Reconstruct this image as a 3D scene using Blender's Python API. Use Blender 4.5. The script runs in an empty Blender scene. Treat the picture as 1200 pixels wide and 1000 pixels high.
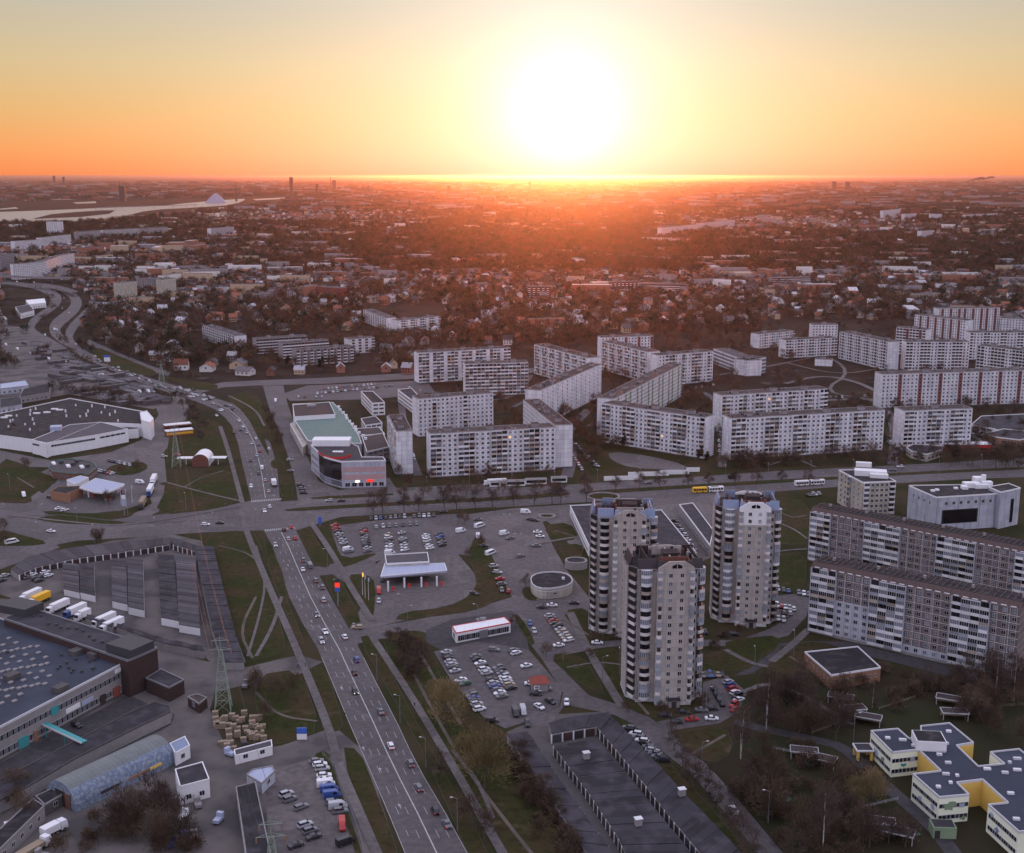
import bpy, math, random
from math import sin, cos, pi, radians, atan2, hypot, floor, sqrt
from mathutils import Vector, Matrix
R_ = random.Random(11)
# ------------------------------------------------------------------ camera, world, sun
F, H, CU, CV = 1400.0, 170.0, 600.0, 500.0
TH = math.atan(294.0 / F)
S = bpy.context.scene
col = S.collection
camd = bpy.data.cameras.new('camera'); cam = bpy.data.objects.new('camera', camd); col.objects.link(cam)
cam.location = (0, 0, H); cam.rotation_euler = (pi/2 - TH, 0, 0)
camd.lens = 36 * F / 1200; camd.sensor_width = 36; camd.clip_start = 1; camd.clip_end = 400000
S.camera = cam
DOME = 0.9; HAZE = 1.8e-5
SUN_AZ, SUN_EL = radians(2.45), radians(1.3)
sun_dir = Vector((sin(SUN_AZ) * cos(SUN_EL), cos(SUN_AZ) * cos(SUN_EL), sin(SUN_EL)))
W = bpy.data.worlds.new("World"); S.world = W; W.use_nodes = True
nt = W.node_tree; N = nt.nodes; Lk = nt.links; N.clear()
wout = N.new('ShaderNodeOutputWorld'); wbg = N.new('ShaderNodeBackground')
sky = N.new('ShaderNodeTexSky'); sky.sky_type = 'NISHITA'; sky.sun_disc = False
sky.sun_elevation = radians(2.2); sky.sun_rotation = SUN_AZ; sky.altitude = 150
sky.air_density = 1.0; sky.dust_density = 1.4; sky.ozone_density = 1.6
hs = N.new('ShaderNodeHueSaturation'); hs.inputs['Saturation'].default_value = 0.6; Lk.new(sky.outputs[0], hs.inputs['Color']); Lk.new(hs.outputs[0], wbg.inputs[0]); wbg.inputs[1].default_value = 0.02
# wide aureole of the setting sun in the humid air (a function of the angle to the sun only)
tc = N.new('ShaderNodeTexCoord')
dot = N.new('ShaderNodeVectorMath'); dot.operation = 'DOT_PRODUCT'; Lk.new(tc.outputs['Generated'], dot.inputs[0])
gel = radians(2.7)
dot.inputs[1].default_value = (sin(SUN_AZ) * cos(gel), cos(SUN_AZ) * cos(gel), sin(gel))
def M(op, a, b=None, c=None, clamp=False, tree=None):
    t = tree or nt; n = t.nodes.new('ShaderNodeMath'); n.operation = op; n.use_clamp = clamp
    for i, x in enumerate((a, b, c)):
        if x is None: continue
        if isinstance(x, (int, float)): n.inputs[i].default_value = x
        else: t.links.new(x, n.inputs[i])
    return n.outputs[0]
ang = M('ARCCOSINE', M('MINIMUM', dot.outputs['Value'], 1.0))
def glow(width, power):
    return M('POWER', M('ADD', 1.0, M('POWER', M('DIVIDE', ang, width), 2.0)), -power)
def addcol(prev, fac, colr, strength):
    b = N.new('ShaderNodeBackground'); b.inputs[0].default_value = (*colr, 1); Lk.new(M('MULTIPLY', fac, strength), b.inputs[1])
    a = N.new('ShaderNodeAddShader'); Lk.new(prev, a.inputs[0]); Lk.new(b.outputs[0], a.inputs[1]); return a.outputs[0]
sep = N.new('ShaderNodeSeparateXYZ'); Lk.new(tc.outputs['Generated'], sep.inputs[0])
up = M('MAXIMUM', sep.outputs[2], 0.0)
GLOWS = [(0.044, 1.25, (1.0, 0.90, 0.98), 0.85), (0.20, 2.0, (1.0, 0.80, 0.78), 0.08)]
def cramp(stops):
    n = N.new('ShaderNodeValToRGB'); e = n.color_ramp.elements; Lk.new(up, n.inputs[0])
    for i, (p, c) in enumerate(stops):
        k = e[i] if i < 2 else e.new(p)
        k.position = p; k.color = (*c, 1)
    return n.outputs[0]
# dusk dome: orange belt on the sun's side, mauve belt opposite, lavender blue overhead
west = cramp([(0.0, (.70, .16, .03)), (1.0, (.80, .79, 1.04)), (.02, (.66, .22, .042)), (.05, (.55, .30, .09)), (.085, (.48, .355, .18)), (.13, (.385, .35, .275)), (.22, (.46, .43, .44)), (.42, (.82, .79, 1.0))])
east = cramp([(0.0, (.36, .32, .44)), (1.0, (.80, .79, 1.04)), (.12, (.72, .62, .76)), (.3, (.82, .79, 1.0))])
az = M('MULTIPLY_ADD', sep.outputs[1], 0.5, 0.5)
mr = N.new('ShaderNodeMapRange'); mr.interpolation_type = 'SMOOTHSTEP'; Lk.new(az, mr.inputs[0]); mr.inputs[1].default_value = 0.15; mr.inputs[2].default_value = 0.85
mx = N.new('ShaderNodeMix'); mx.data_type = 'RGBA'; Lk.new(mr.outputs[0], mx.inputs[0]); Lk.new(east, mx.inputs[6]); Lk.new(west, mx.inputs[7])
o = wbg.outputs[0]
# the aureole reddens and thins where the light path grazes the ground
thin = M('MULTIPLY_ADD', M('SUBTRACT', 1.0, M('POWER', 2.718, M('MULTIPLY', up, -38.0))), 0.5, 0.5)
for gw, gp, gc, gs in GLOWS: o = addcol(o, M('MULTIPLY', glow(gw, gp), thin), gc, gs)
dome = N.new('ShaderNodeBackground'); Lk.new(mx.outputs[2], dome.inputs[0]); dome.inputs[1].default_value = DOME
ad = N.new('ShaderNodeAddShader'); Lk.new(o, ad.inputs[0]); Lk.new(dome.outputs[0], ad.inputs[1]); o = ad.outputs[0]
# below the horizon there is only dark land
land = N.new('ShaderNodeBackground'); land.inputs[0].default_value = (0.10, 0.055, 0.045, 1); msx = N.new('ShaderNodeMixShader'); Lk.new(M('GREATER_THAN', sep.outputs[2], -0.0002), msx.inputs[0]); Lk.new(land.outputs[0], msx.inputs[1]); Lk.new(o, msx.inputs[2]); Lk.new(msx.outputs[0], wout.inputs[0])
sd = bpy.data.lights.new('sun', 'SUN'); sun = bpy.data.objects.new('sun', sd); col.objects.link(sun)
sd.energy = 1.45; sd.color = (1.0, 0.24, 0.055); sd.angle = radians(0.6)
sun.rotation_euler = (-sun_dir).to_track_quat('-Z', 'Y').to_euler()
S.view_settings.view_transform = 'Standard'; S.view_settings.look = 'None'
S.view_settings.exposure = 0.42; S.view_settings.gamma = 1
S.render.engine = 'CYCLES'; cy = S.cycles
cy.max_bounces = 5; cy.diffuse_bounces = 2; cy.glossy_bounces = 2; cy.transmission_bounces = 2; cy.transparent_max_bounces = 6
cy.volume_bounces = 1; cy.use_denoising = True; cy.use_adaptive_sampling = True; cy.adaptive_threshold = 0.02
# ------------------------------------------------------------------ projection helpers
sT, cT = sin(TH), cos(TH)
def G(u, v, h=0.0):
    "point at height h seen at (u, v) of the 1200 x 1000 frame"
    x, y = (u - CU) / F, (v - CV) / F
    k = (H - h) / (sT + y * cT)
    return Vector((k * x, k * (cT - y * sT), h))
def PX(p):
    dx, dy, dz = p[0], p[1], p[2] - H
    z = dy * cT - dz * sT; yy = -(dy * sT + dz * cT)
    return (CU + F * dx / z, CV + F * yy / z)
def ppm(v): return 0.00576 * (v - 206)
# ------------------------------------------------------------------ materials
MT = {}
def mat(name, rgb, rough=0.85, var=0.12, scale=0.15, obj_var=0.0, metal=0.0, spec=0.3, extra=None, coords='Object'):
    if name in MT: return MT[name]
    m = bpy.data.materials.new(name); m.use_nodes = True; t = m.node_tree; b = t.nodes['Principled BSDF']
    b.inputs['Roughness'].default_value = rough; b.inputs['Metallic'].default_value = metal
    b.inputs['Specular IOR Level'].default_value = spec
    c = t.nodes.new('ShaderNodeTexCoord')
    n = t.nodes.new('ShaderNodeTexNoise'); n.inputs['Scale'].default_value = scale; n.inputs['Detail'].default_value = 5
    if coords == 'World':
        g = t.nodes.new('ShaderNodeNewGeometry'); t.links.new(g.outputs['Position'], n.inputs[0])
    else: t.links.new(c.outputs['Object'], n.inputs[0])
    v = M('MULTIPLY_ADD', n.outputs[0], 2 * var, 1 - var, tree=t)
    if obj_var:
        oi = t.nodes.new('ShaderNodeObjectInfo')
        v = M('MULTIPLY', v, M('MULTIPLY_ADD', oi.outputs['Random'], 2 * obj_var, 1 - obj_var, tree=t), tree=t)
    mx = t.nodes.new('ShaderNodeVectorMath'); mx.operation = 'SCALE'; mx.inputs[0].default_value = rgb
    t.links.new(v, mx.inputs['Scale']); out = mx.outputs[0]
    if extra: out = extra(t, out, c)
    t.links.new(out, b.inputs['Base Color'])
    MT[name] = m; return m
def mixc(t, fac, a, b):
    n = t.nodes.new('ShaderNodeMix'); n.data_type = 'RGBA'
    t.links.new(fac, n.inputs[0])
    for i, x in ((6, a), (7, b)):
        if isinstance(x, tuple): n.inputs[i].default_value = (*x, 1)
        else: t.links.new(x, n.inputs[i])
    return n.outputs[2]
def ramp(t, x, lo, hi):
    n = t.nodes.new('ShaderNodeMapRange'); n.clamp = True; t.links.new(x, n.inputs[0]); n.inputs[1].default_value = lo; n.inputs[2].default_value = hi
    return n.outputs[0]
def wnoise(t, scale, detail=4, stretch=None):
    g = t.nodes.new('ShaderNodeNewGeometry'); n = t.nodes.new('ShaderNodeTexNoise'); n.inputs['Scale'].default_value = scale; n.inputs['Detail'].default_value = detail
    if stretch:
        mp = t.nodes.new('ShaderNodeMapping'); mp.inputs['Scale'].default_value = stretch
        t.links.new(g.outputs['Position'], mp.inputs[0]); t.links.new(mp.outputs[0], n.inputs[0])
    else: t.links.new(g.outputs['Position'], n.inputs[0])
    return n.outputs[0]
def two(c2, scale, lo=0.45, hi=0.6):
    return lambda t, out, c: mixc(t, ramp(t, wnoise(t, scale), lo, hi), out, c2)
def mott(t, out, c):
    # turf worn to brown in broad patches, mottled finer within, paler dry tufts
    a = mixc(t, ramp(t, wnoise(t, 0.045, 6), 0.42, 0.62), out, (0.050, 0.036, 0.018))
    b = mixc(t, ramp(t, wnoise(t, 0.4, 6), 0.5, 0.75), a, (0.020, 0.017, 0.008))
    return mixc(t, ramp(t, wnoise(t, 0.16, 8), 0.60, 0.72), b, (0.070, 0.054, 0.032))
def asph(t, out, c):
    # patched repairs, worn wheel tracks and stains
    v = t.nodes.new('ShaderNodeTexVoronoi'); v.inputs['Scale'].default_value = 0.07; g = t.nodes.new('ShaderNodeNewGeometry'); t.links.new(g.outputs['Position'], v.inputs[0])
    pv = t.nodes.new('ShaderNodeSeparateColor'); t.links.new(v.outputs['Color'], pv.inputs[0])
    k = M('MULTIPLY_ADD', pv.outputs[0], 0.34, 0.80, tree=t)
    s = M('MULTIPLY_ADD', ramp(t, wnoise(t, 0.5, 6), 0.35, 0.7), 0.42, 0.74, tree=t)
    sc = t.nodes.new('ShaderNodeVectorMath'); sc.operation = 'SCALE'; t.links.new(out, sc.inputs[0]); t.links.new(M('MULTIPLY', k, s, tree=t), sc.inputs['Scale'])
    return sc.outputs[0]
def joints(w=3.2, h=2.75, dark=0.5, th=0.045, stain=0.32):
    def f(t, out, c):
        sp = t.nodes.new('ShaderNodeSeparateXYZ'); t.links.new(c.outputs['Object'], sp.inputs[0])
        cb = t.nodes.new('ShaderNodeCombineXYZ'); t.links.new(M('ADD', sp.outputs[0], sp.outputs[1], tree=t), cb.inputs[0]); t.links.new(M('SUBTRACT', sp.outputs[2], 1.0, tree=t), cb.inputs[1])
        b = t.nodes.new('ShaderNodeTexBrick'); b.offset = 0; b.squash = 1; t.links.new(cb.outputs[0], b.inputs[0])
        b.inputs['Scale'].default_value = 1; b.inputs['Brick Width'].default_value = w; b.inputs['Row Height'].default_value = h
        b.inputs['Mortar Size'].default_value = th * 2; b.inputs['Mortar Smooth'].default_value = 0.3
        b.inputs['Color1'].default_value = (1, 1, 1, 1); b.inputs['Color2'].default_value = (0.80, 0.80, 0.84, 1); b.inputs['Mortar'].default_value = (dark, dark, dark, 1)
        m = t.nodes.new('ShaderNodeMix'); m.data_type = 'RGBA'; m.blend_type = 'MULTIPLY'; m.inputs[0].default_value = 1
        t.links.new(out, m.inputs[6]); t.links.new(b.outputs[0], m.inputs[7])
        # rain streaks run down the panels
        st = ramp(t, wnoise(t, 1.0, 4, (0.6, 0.6, 0.05)), 0.45, 0.75)
        sc = t.nodes.new('ShaderNodeVectorMath'); sc.operation = 'SCALE'; t.links.new(m.outputs[2], sc.inputs[0]); t.links.new(M('MULTIPLY_ADD', st, -stain, 1.0, tree=t), sc.inputs['Scale'])
        return sc.outputs[0]
    return f
def strips(period, dark, axis=0, th=0.12):
    def f(t, out, c):
        sp = t.nodes.new('ShaderNodeSeparateXYZ'); t.links.new(c.outputs['Object'], sp.inputs[0])
        x = M('FRACT', M('DIVIDE', sp.outputs[axis], period, tree=t), tree=t)
        k = M('GREATER_THAN', x, 1 - th, tree=t)
        sc = t.nodes.new('ShaderNodeVectorMath'); sc.operation = 'SCALE'; t.links.new(out, sc.inputs[0]); t.links.new(M('MULTIPLY_ADD', k, dark - 1, 1, tree=t), sc.inputs['Scale'])
        return sc.outputs[0]
    return f
mat('asphalt', (0.090, 0.079, 0.082), 0.8, 0.12, 0.08, extra=asph, coords='World', spec=0.4)
mat('asphalt_dark', (0.050, 0.047, 0.052), 0.85, 0.15, 0.1, extra=asph, coords='World')
mat('paving', (0.118, 0.104, 0.103), 0.85, 0.12, 0.4, extra=asph, coords='World')
mat('yard', (0.12, 0.105, 0.10), 0.95, 0.3, 0.12, extra=two((0.06, 0.055, 0.055), 0.06), coords='World')
mat('dirt', (0.12, 0.095, 0.08), 1, 0.3, 0.2, extra=two((0.07, 0.06, 0.05), 0.08), coords='World')
mat('grass', (0.027, 0.034, 0.009), 1, 0.5, 0.35, extra=mott, coords='World', spec=0.1)
mat('kerb', (0.058, 0.054, 0.038), 0.9, 0.15, 0.5, coords='World')
mat('paint', (0.36, 0.36, 0.36), 0.7, 0.3, 0.8, coords='World')
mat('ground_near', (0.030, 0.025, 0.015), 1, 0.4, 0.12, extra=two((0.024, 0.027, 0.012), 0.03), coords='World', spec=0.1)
mat('water', (0.10, 0.10, 0.105), 0.28, 0.1, 0.01, spec=0.6)
mat('wall_white', (0.74, 0.74, 0.77), 0.85, 0.06, 0.2, obj_var=0.05, extra=joints())
mat('wall_cream', (0.48, 0.45, 0.38), 0.85, 0.06, 0.2, extra=joints())
mat('wall_grey', (0.30, 0.29, 0.30), 0.85, 0.1, 0.2, extra=joints())
mat('wall_tower', (0.43, 0.39, 0.35), 0.9, 0.10, 0.15, extra=joints(3.0, 2.75, 0.7, 0.04, 0.2))
mat('wall_panel', (0.17, 0.14, 0.135), 0.9, 0.12, 0.2, extra=joints(3.2, 2.75, 2.3, 0.07, 0.15))
mat('wall_pale', (0.44, 0.46, 0.52), 0.85, 0.1, 0.2, extra=joints(3.2, 2.75, 0.8))
mat('wall_red', (0.24, 0.065, 0.05), 0.9, 0.15, 0.3)
mat('wall_brick', (0.15, 0.065, 0.048), 0.9, 0.2, 0.4)
mat('wall_brown', (0.048, 0.030, 0.028), 0.9, 0.2, 0.4)
mat('wall_stripe', (0.19, 0.085, 0.08), 0.9, 0.1, 0.4)
mat('pinkish', (0.42, 0.27, 0.27), 0.8, 0.1, 0.4)
mat('wall_orange', (0.27, 0.145, 0.09), 0.9, 0.1, 0.4)
mat('wall_green', (0.20, 0.27, 0.17), 0.9, 0.1, 0.3)
mat('white_paint', (0.70, 0.70, 0.71), 0.6, 0.08, 0.2)
mat('white_metal', (0.72, 0.73, 0.75), 0.5, 0.06, 0.2, extra=strips(3.0, 0.8, 0, 0.04))
mat('school_wall', (0.76, 0.79, 0.62), 0.85, 0.06, 0.3)
mat('school_yellow', (0.68, 0.45, 0.11), 0.85, 0.06, 0.3)
mat('roof_dark', (0.018, 0.016, 0.019), 0.9, 0.35, 0.25, extra=two((0.05, 0.045, 0.045), 0.3, 0.5, 0.7))
mat('roof_brown', (0.05, 0.036, 0.034), 0.9, 0.35, 0.3, obj_var=0.35, extra=two((0.05, 0.042, 0.042), 0.25, 0.45, 0.65))
mat('roof_grey', (0.062, 0.056, 0.064), 0.9, 0.25, 0.3, obj_var=0.4, extra=strips(5.0, 0.75, 0, 0.04))
mat('roof_blue', (0.030, 0.036, 0.055), 0.8, 0.3, 0.12, extra=two((0.045, 0.053, 0.078), 0.07, 0.45, 0.65))
mat('roof_slate', (0.027, 0.025, 0.031), 0.85, 0.25, 0.3, obj_var=0.4, extra=two((0.052, 0.047, 0.057), 0.2, 0.45, 0.65))
mat('mansard_blue', (0.17, 0.22, 0.33), 0.5, 0.1, 0.5, spec=0.5, extra=strips(1.2, 0.75, 0, 0.08))
mat('mansard_dark', (0.035, 0.029, 0.034), 0.6, 0.2, 0.5, extra=strips(1.2, 0.7, 0, 0.08))
mat('mansard_brown', (0.085, 0.058, 0.053), 0.8, 0.2, 0.5, extra=strips(1.6, 0.7, 0, 0.08))
mat('glass', (0.015, 0.018, 0.025), 0.12, 0.3, 0.4, obj_var=0.5, spec=0.6)
mat('glass_pale', (0.16, 0.18, 0.22), 0.25, 0.3, 0.4, obj_var=0.4, spec=0.6)
mat('frame', (0.50, 0.50, 0.52), 0.6, 0.05, 1)
mat('recess_shade', (0.028, 0.026, 0.028), 0.9, 0.3, 0.5)  # flat near-black sheet, paints the shade inside open balconies on a solid wall
mat('balcony_white', (0.60, 0.60, 0.62), 0.8, 0.1, 0.5, obj_var=0.18)
mat('balcony_render', (0.52, 0.49, 0.47), 0.85, 0.15, 0.8, obj_var=0.35)
mat('pylon_paint', (0.22, 0.27, 0.22), 0.6, 0.1, 1)
mat('balcony_tan', (0.33, 0.28, 0.24), 0.8, 0.1, 0.5, obj_var=0.35)
mat('balcony_blue', (0.26, 0.28, 0.32), 0.8, 0.1, 0.5, obj_var=0.3)
mat('metal_dark', (0.05, 0.05, 0.055), 0.6, 0.1, 1)
mat('metal_grey', (0.25, 0.25, 0.27), 0.5, 0.1, 1, metal=0.5)
mat('concrete', (0.24, 0.225, 0.225), 0.9, 0.2, 0.4)
mat('concrete_dark', (0.085, 0.077, 0.076), 0.9, 0.3, 0.4)
mat('door_dark', (0.035, 0.03, 0.032), 0.8, 0.2, 1, obj_var=0.3)
mat('bark', (0.075, 0.058, 0.05), 0.95, 0.3, 2)
mat('bark_birch', (0.42, 0.39, 0.36), 0.9, 0.4, 3)
mat('twig_brown', (0.10, 0.07, 0.05), 1, 0.3, 0.4, obj_var=0.25, spec=0.1)
mat('twig_purple', (0.085, 0.062, 0.052), 1, 0.3, 0.4, obj_var=0.25, spec=0.1)
mat('twig_willow', (0.20, 0.15, 0.075), 1, 0.2, 0.4, obj_var=0.15, spec=0.1)
mat('needle', (0.03, 0.042, 0.028), 1, 0.3, 0.4, obj_var=0.25, spec=0.1)
mat('tyre', (0.015, 0.015, 0.016), 0.9, 0.1, 2)
mat('lamp_red', (0.5, 0.02, 0.02), 0.4, 0.1, 2)
mat('timber', (0.27, 0.21, 0.15), 0.9, 0.3, 1)
mat('hangar_metal', (0.14, 0.155, 0.155), 0.5, 0.3, 0.3, extra=strips(1.5, 0.75, 0, 0.1))
mat('hangar_blue', (0.12, 0.16, 0.23), 0.7, 0.5, 0.5, extra=two((0.22, 0.25, 0.29), 1.1, 0.45, 0.6))
mat('red_sign', (0.55, 0.03, 0.03), 0.5, 0.05, 1)
mat('yellow_sign', (0.75, 0.42, 0.03), 0.5, 0.05, 1)
mat('blue_sign', (0.05, 0.12, 0.45), 0.5, 0.05, 1)
mat('teal', (0.05, 0.28, 0.28), 0.5, 0.1, 1)
mat('roof_green', (0.10, 0.17, 0.15), 0.6, 0.2, 0.3, extra=strips(8, 0.6, 1, 0.1))
mat('canopy_blue', (0.34, 0.38, 0.50), 0.5, 0.1, 0.3, extra=strips(2.5, 0.8, 0, 0.05))
mat('roof_rust', (0.19, 0.075, 0.05), 0.9, 0.2, 0.6, obj_var=0.3)
mat('roof_ash', (0.10, 0.092, 0.097), 0.85, 0.2, 0.6, obj_var=0.35)
mat('roof_pale', (0.36, 0.35, 0.38), 0.6, 0.15, 0.6, obj_var=0.25)
mat('house_white', (0.60, 0.58, 0.56), 0.9, 0.05, 0.5, obj_var=0.15)
mat('house_tan', (0.38, 0.29, 0.21), 0.9, 0.05, 0.5, obj_var=0.3)
mat('house_brick', (0.24, 0.11, 0.08), 0.9, 0.1, 0.5, obj_var=0.3)
CARC = dict(white=(0.66, 0.67, 0.70), silver=(0.36, 0.37, 0.40), grey=(0.13, 0.135, 0.15), black=(0.018, 0.018, 0.022), red=(0.36, 0.02, 0.02),
            blue=(0.03, 0.07, 0.25), tan=(0.33, 0.27, 0.18), green=(0.03, 0.10, 0.06), yellow=(0.75, 0.42, 0.04))
for k, c in CARC.items(): mat('car_' + k, c, 0.3, 0.03, 1, spec=0.6)
def lit(name, rgb, e):
    m = bpy.data.materials.new(name); m.use_nodes = True; b = m.node_tree.nodes['Principled BSDF']
    b.inputs['Base Color'].default_value = (*rgb, 1); b.inputs['Emission Color'].default_value = (*rgb, 1); b.inputs['Emission Strength'].default_value = e; MT[name] = m
lit('lamp_on', (1, 0.9, 0.7), 1.6); lit('sign_lit_red', (1, 0.04, 0.02), 0.6); lit('head_lamp', (1, 0.95, 0.85), 1.4); lit('window_lit', (1.0, 0.62, 0.25), 0.6)
lit('flag_glow_amber', (1, 0.45, 0.06), 0.9)  # amber glow put into a cloth flag's colour
# ------------------------------------------------------------------ mesh builder
class MB:
    def __init__(s): s.v = []; s.f = []; s.m = []; s.mats = []
    def mi(s, name):
        if name not in s.mats: s.mats.append(name)
        return s.mats.index(name)
    def add(s, vs, fs, mt):
        o = len(s.v); k = s.mi(mt); s.v += [tuple(p) for p in vs]
        for f in fs: s.f.append([i + o for i in f]); s.m.append(k)
        return s
    def box(s, x0, x1, y0, y1, z0, z1, mt, bottom=False):
        vs = [(x, y, z) for z in (z0, z1) for y in (y0, y1) for x in (x0, x1)]
        fs = [(0, 1, 5, 4), (1, 3, 7, 5), (3, 2, 6, 7), (2, 0, 4, 6), (4, 5, 7, 6)]
        if bottom: fs.append((0, 2, 3, 1))
        return s.add(vs, fs, mt)
    def obox(s, c, dx, dy, ang, z0, z1, mt):
        ca, sa = cos(ang), sin(ang)
        pts = [(c[0] + ca * a * dx / 2 - sa * b * dy / 2, c[1] + sa * a * dx / 2 + ca * b * dy / 2) for a, b in ((-1, -1), (1, -1), (1, 1), (-1, 1))]
        return s.prism(pts, z0, z1, mt)
    def prism(s, pts, z0, z1, mt, top=None, sides=True):
        n = len(pts)
        if sides: s.add([(p[0], p[1], z0) for p in pts] + [(p[0], p[1], z1) for p in pts], [(i, (i + 1) % n, n + (i + 1) % n, n + i) for i in range(n)], mt)
        if top != '': s.add([(p[0], p[1], z1) for p in pts], [list(range(n))], top or mt)
        return s
    def cyl(s, x, y, r0, r1, z0, z1, mt, n=8, cap=True):
        vs = [(x + r * cos(2 * pi * i / n), y + r * sin(2 * pi * i / n), z) for r, z in ((r0, z0), (r1, z1)) for i in range(n)]
        s.add(vs, [(i, (i + 1) % n, n + (i + 1) % n, n + i) for i in range(n)] + ([list(range(n, 2 * n))] if cap else []), mt); return s
    def bar(s, a, b, r0, r1, mt, n=4):
        a, b = Vector(a), Vector(b); d = (b - a)
        if d.length < 1e-6: return s
        d.normalize(); t = Vector((0, 0, 1)) if abs(d.z) < 0.9 else Vector((1, 0, 0)); e = d.cross(t).normalized(); g = d.cross(e)
        vs = [p + (e * cos(2 * pi * i / n) + g * sin(2 * pi * i / n)) * r for p, r in ((a, r0), (b, r1)) for i in range(n)]
        return s.add(vs, [(i, (i + 1) % n, n + (i + 1) % n, n + i) for i in range(n)] + [list(range(n))[::-1], list(range(n, 2 * n))], mt)
    def mesh(s, name):
        me = bpy.data.meshes.new(name); me.from_pydata(s.v, [], s.f)
        for x in s.mats: me.materials.append(MT[x])
        if len(s.mats) > 1: me.polygons.foreach_set('material_index', s.m)
        me.update(); return me
    def build(s, name, parent=None, loc=None, rz=0):
        return ob(name, s.mesh(name), parent, loc, rz)
def ob(name, me, parent=None, loc=None, rz=0):
    o = bpy.data.objects.new(name, me); col.objects.link(o)
    if parent: o.parent = parent
    if loc is not None: o.location = loc
    if rz: o.rotation_euler = (0, 0, rz)
    return o
ALL = []
def tag(o, cat, look, place='', group=None, p=None):
    o['category'] = cat; o['label'] = look
    if group: o['group'] = group
    ALL.append((o, look, place, PX(p if p is not None else o.location))); return o
def empty(name, loc, rz=0):
    return ob(name, None, None, loc, rz)
def struct(name, mb, kind='structure'):
    o = mb.build(name) if isinstance(mb, MB) else mb
    o['kind'] = kind; return o
def polyG(pts, h=0): return [tuple(G(u, v, h)[:2]) for u, v in pts]
def ccw(pts):
    a = sum(pts[i][0] * pts[(i + 1) % len(pts)][1] - pts[(i + 1) % len(pts)][0] * pts[i][1] for i in range(len(pts)))
    return pts if a > 0 else pts[::-1]
def smooth(pts, it=2):
    for _ in range(it):
        q = []
        for i in range(len(pts)):
            a, b = pts[i], pts[(i + 1) % len(pts)]
            q += [(a[0] * .75 + b[0] * .25, a[1] * .75 + b[1] * .25), (a[0] * .25 + b[0] * .75, a[1] * .25 + b[1] * .75)]
        pts = q
    return pts
def smooth_line(pts, it=2):
    for _ in range(it):
        q = [pts[0]]
        for a, b in zip(pts, pts[1:]):
            q += [(a[0] * .75 + b[0] * .25, a[1] * .75 + b[1] * .25), (a[0] * .25 + b[0] * .75, a[1] * .25 + b[1] * .75)]
        pts = q + [pts[-1]]
    return pts
_zc = [0]
def flat(name, px, z, mt, sm=0):
    _zc[0] += 1; z += _zc[0] * 0.0004
    pts = ccw(polyG(px)); pts = smooth(pts, sm) if sm else pts
    return struct(name, MB().add([(x, y, z) for x, y in pts], [list(range(len(pts)))], mt))
def island(px, mt='grass', z=0.15, sm=1, name='lawn'):
    _zc[0] += 1; z += _zc[0] * 0.0004
    pts = ccw(polyG(px)); pts = smooth(pts, sm) if sm else pts
    m = MB().prism(pts, 0, z, 'kerb', top='kerb')
    # turf sits inside a kerb line
    n = len(pts); ins = []
    for i in range(n):
        a, b, c = Vector(pts[i - 1]), Vector(pts[i]), Vector(pts[(i + 1) % n])
        e1, e2 = (b - a), (c - b)
        if e1.length < 1e-6 or e2.length < 1e-6: ins.append(tuple(b)); continue
        e1.normalize(); e2.normalize(); nn = Vector((-e1.y - e2.y, e1.x + e2.x))
        if nn.length < 1e-3: ins.append(tuple(b)); continue
        nn.normalize(); ins.append(tuple(b + nn * 0.15))
    m.add([(x, y, z + .02) for x, y in ins], [list(range(n))], mt)
    return struct(name, m)
def ribbon(name, px, w, z, mt, sm=2, h=0):
    _zc[0] += 1; z += _zc[0] * 0.0004
    P = smooth_line([tuple(G(u, v, h)[:2]) for u, v in px], sm)
    vs = []; n = len(P)
    for i in range(n):
        a, b = Vector(P[max(0, i - 1)]), Vector(P[min(n - 1, i + 1)]); d = (b - a).normalized(); nn = Vector((-d.y, d.x)) * w / 2
        p = Vector(P[i]); vs += [(*(p + nn), z), (*(p - nn), z)]
    return struct(name, MB().add(vs, [(2 * i, 2 * i + 1, 2 * i + 3, 2 * i + 2) for i in range(n - 1)], mt))
FOOT = []
def on_building(x, y, pad=2.5):
    for ax, ay, ca, sa, L, dep in FOOT:
        lx, ly = (x - ax) * ca + (y - ay) * sa, -(x - ax) * sa + (y - ay) * ca
        if -pad < lx < L + pad and -pad < ly < dep + pad: return True
    return False
def in_poly(x, y, P):
    c = False; n = len(P); j = n - 1
    for i in range(n):
        if (P[i][1] > y) != (P[j][1] > y) and x < (P[j][0] - P[i][0]) * (y - P[i][1]) / (P[j][1] - P[i][1]) + P[i][0]: c = not c
        j = i
    return c
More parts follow.
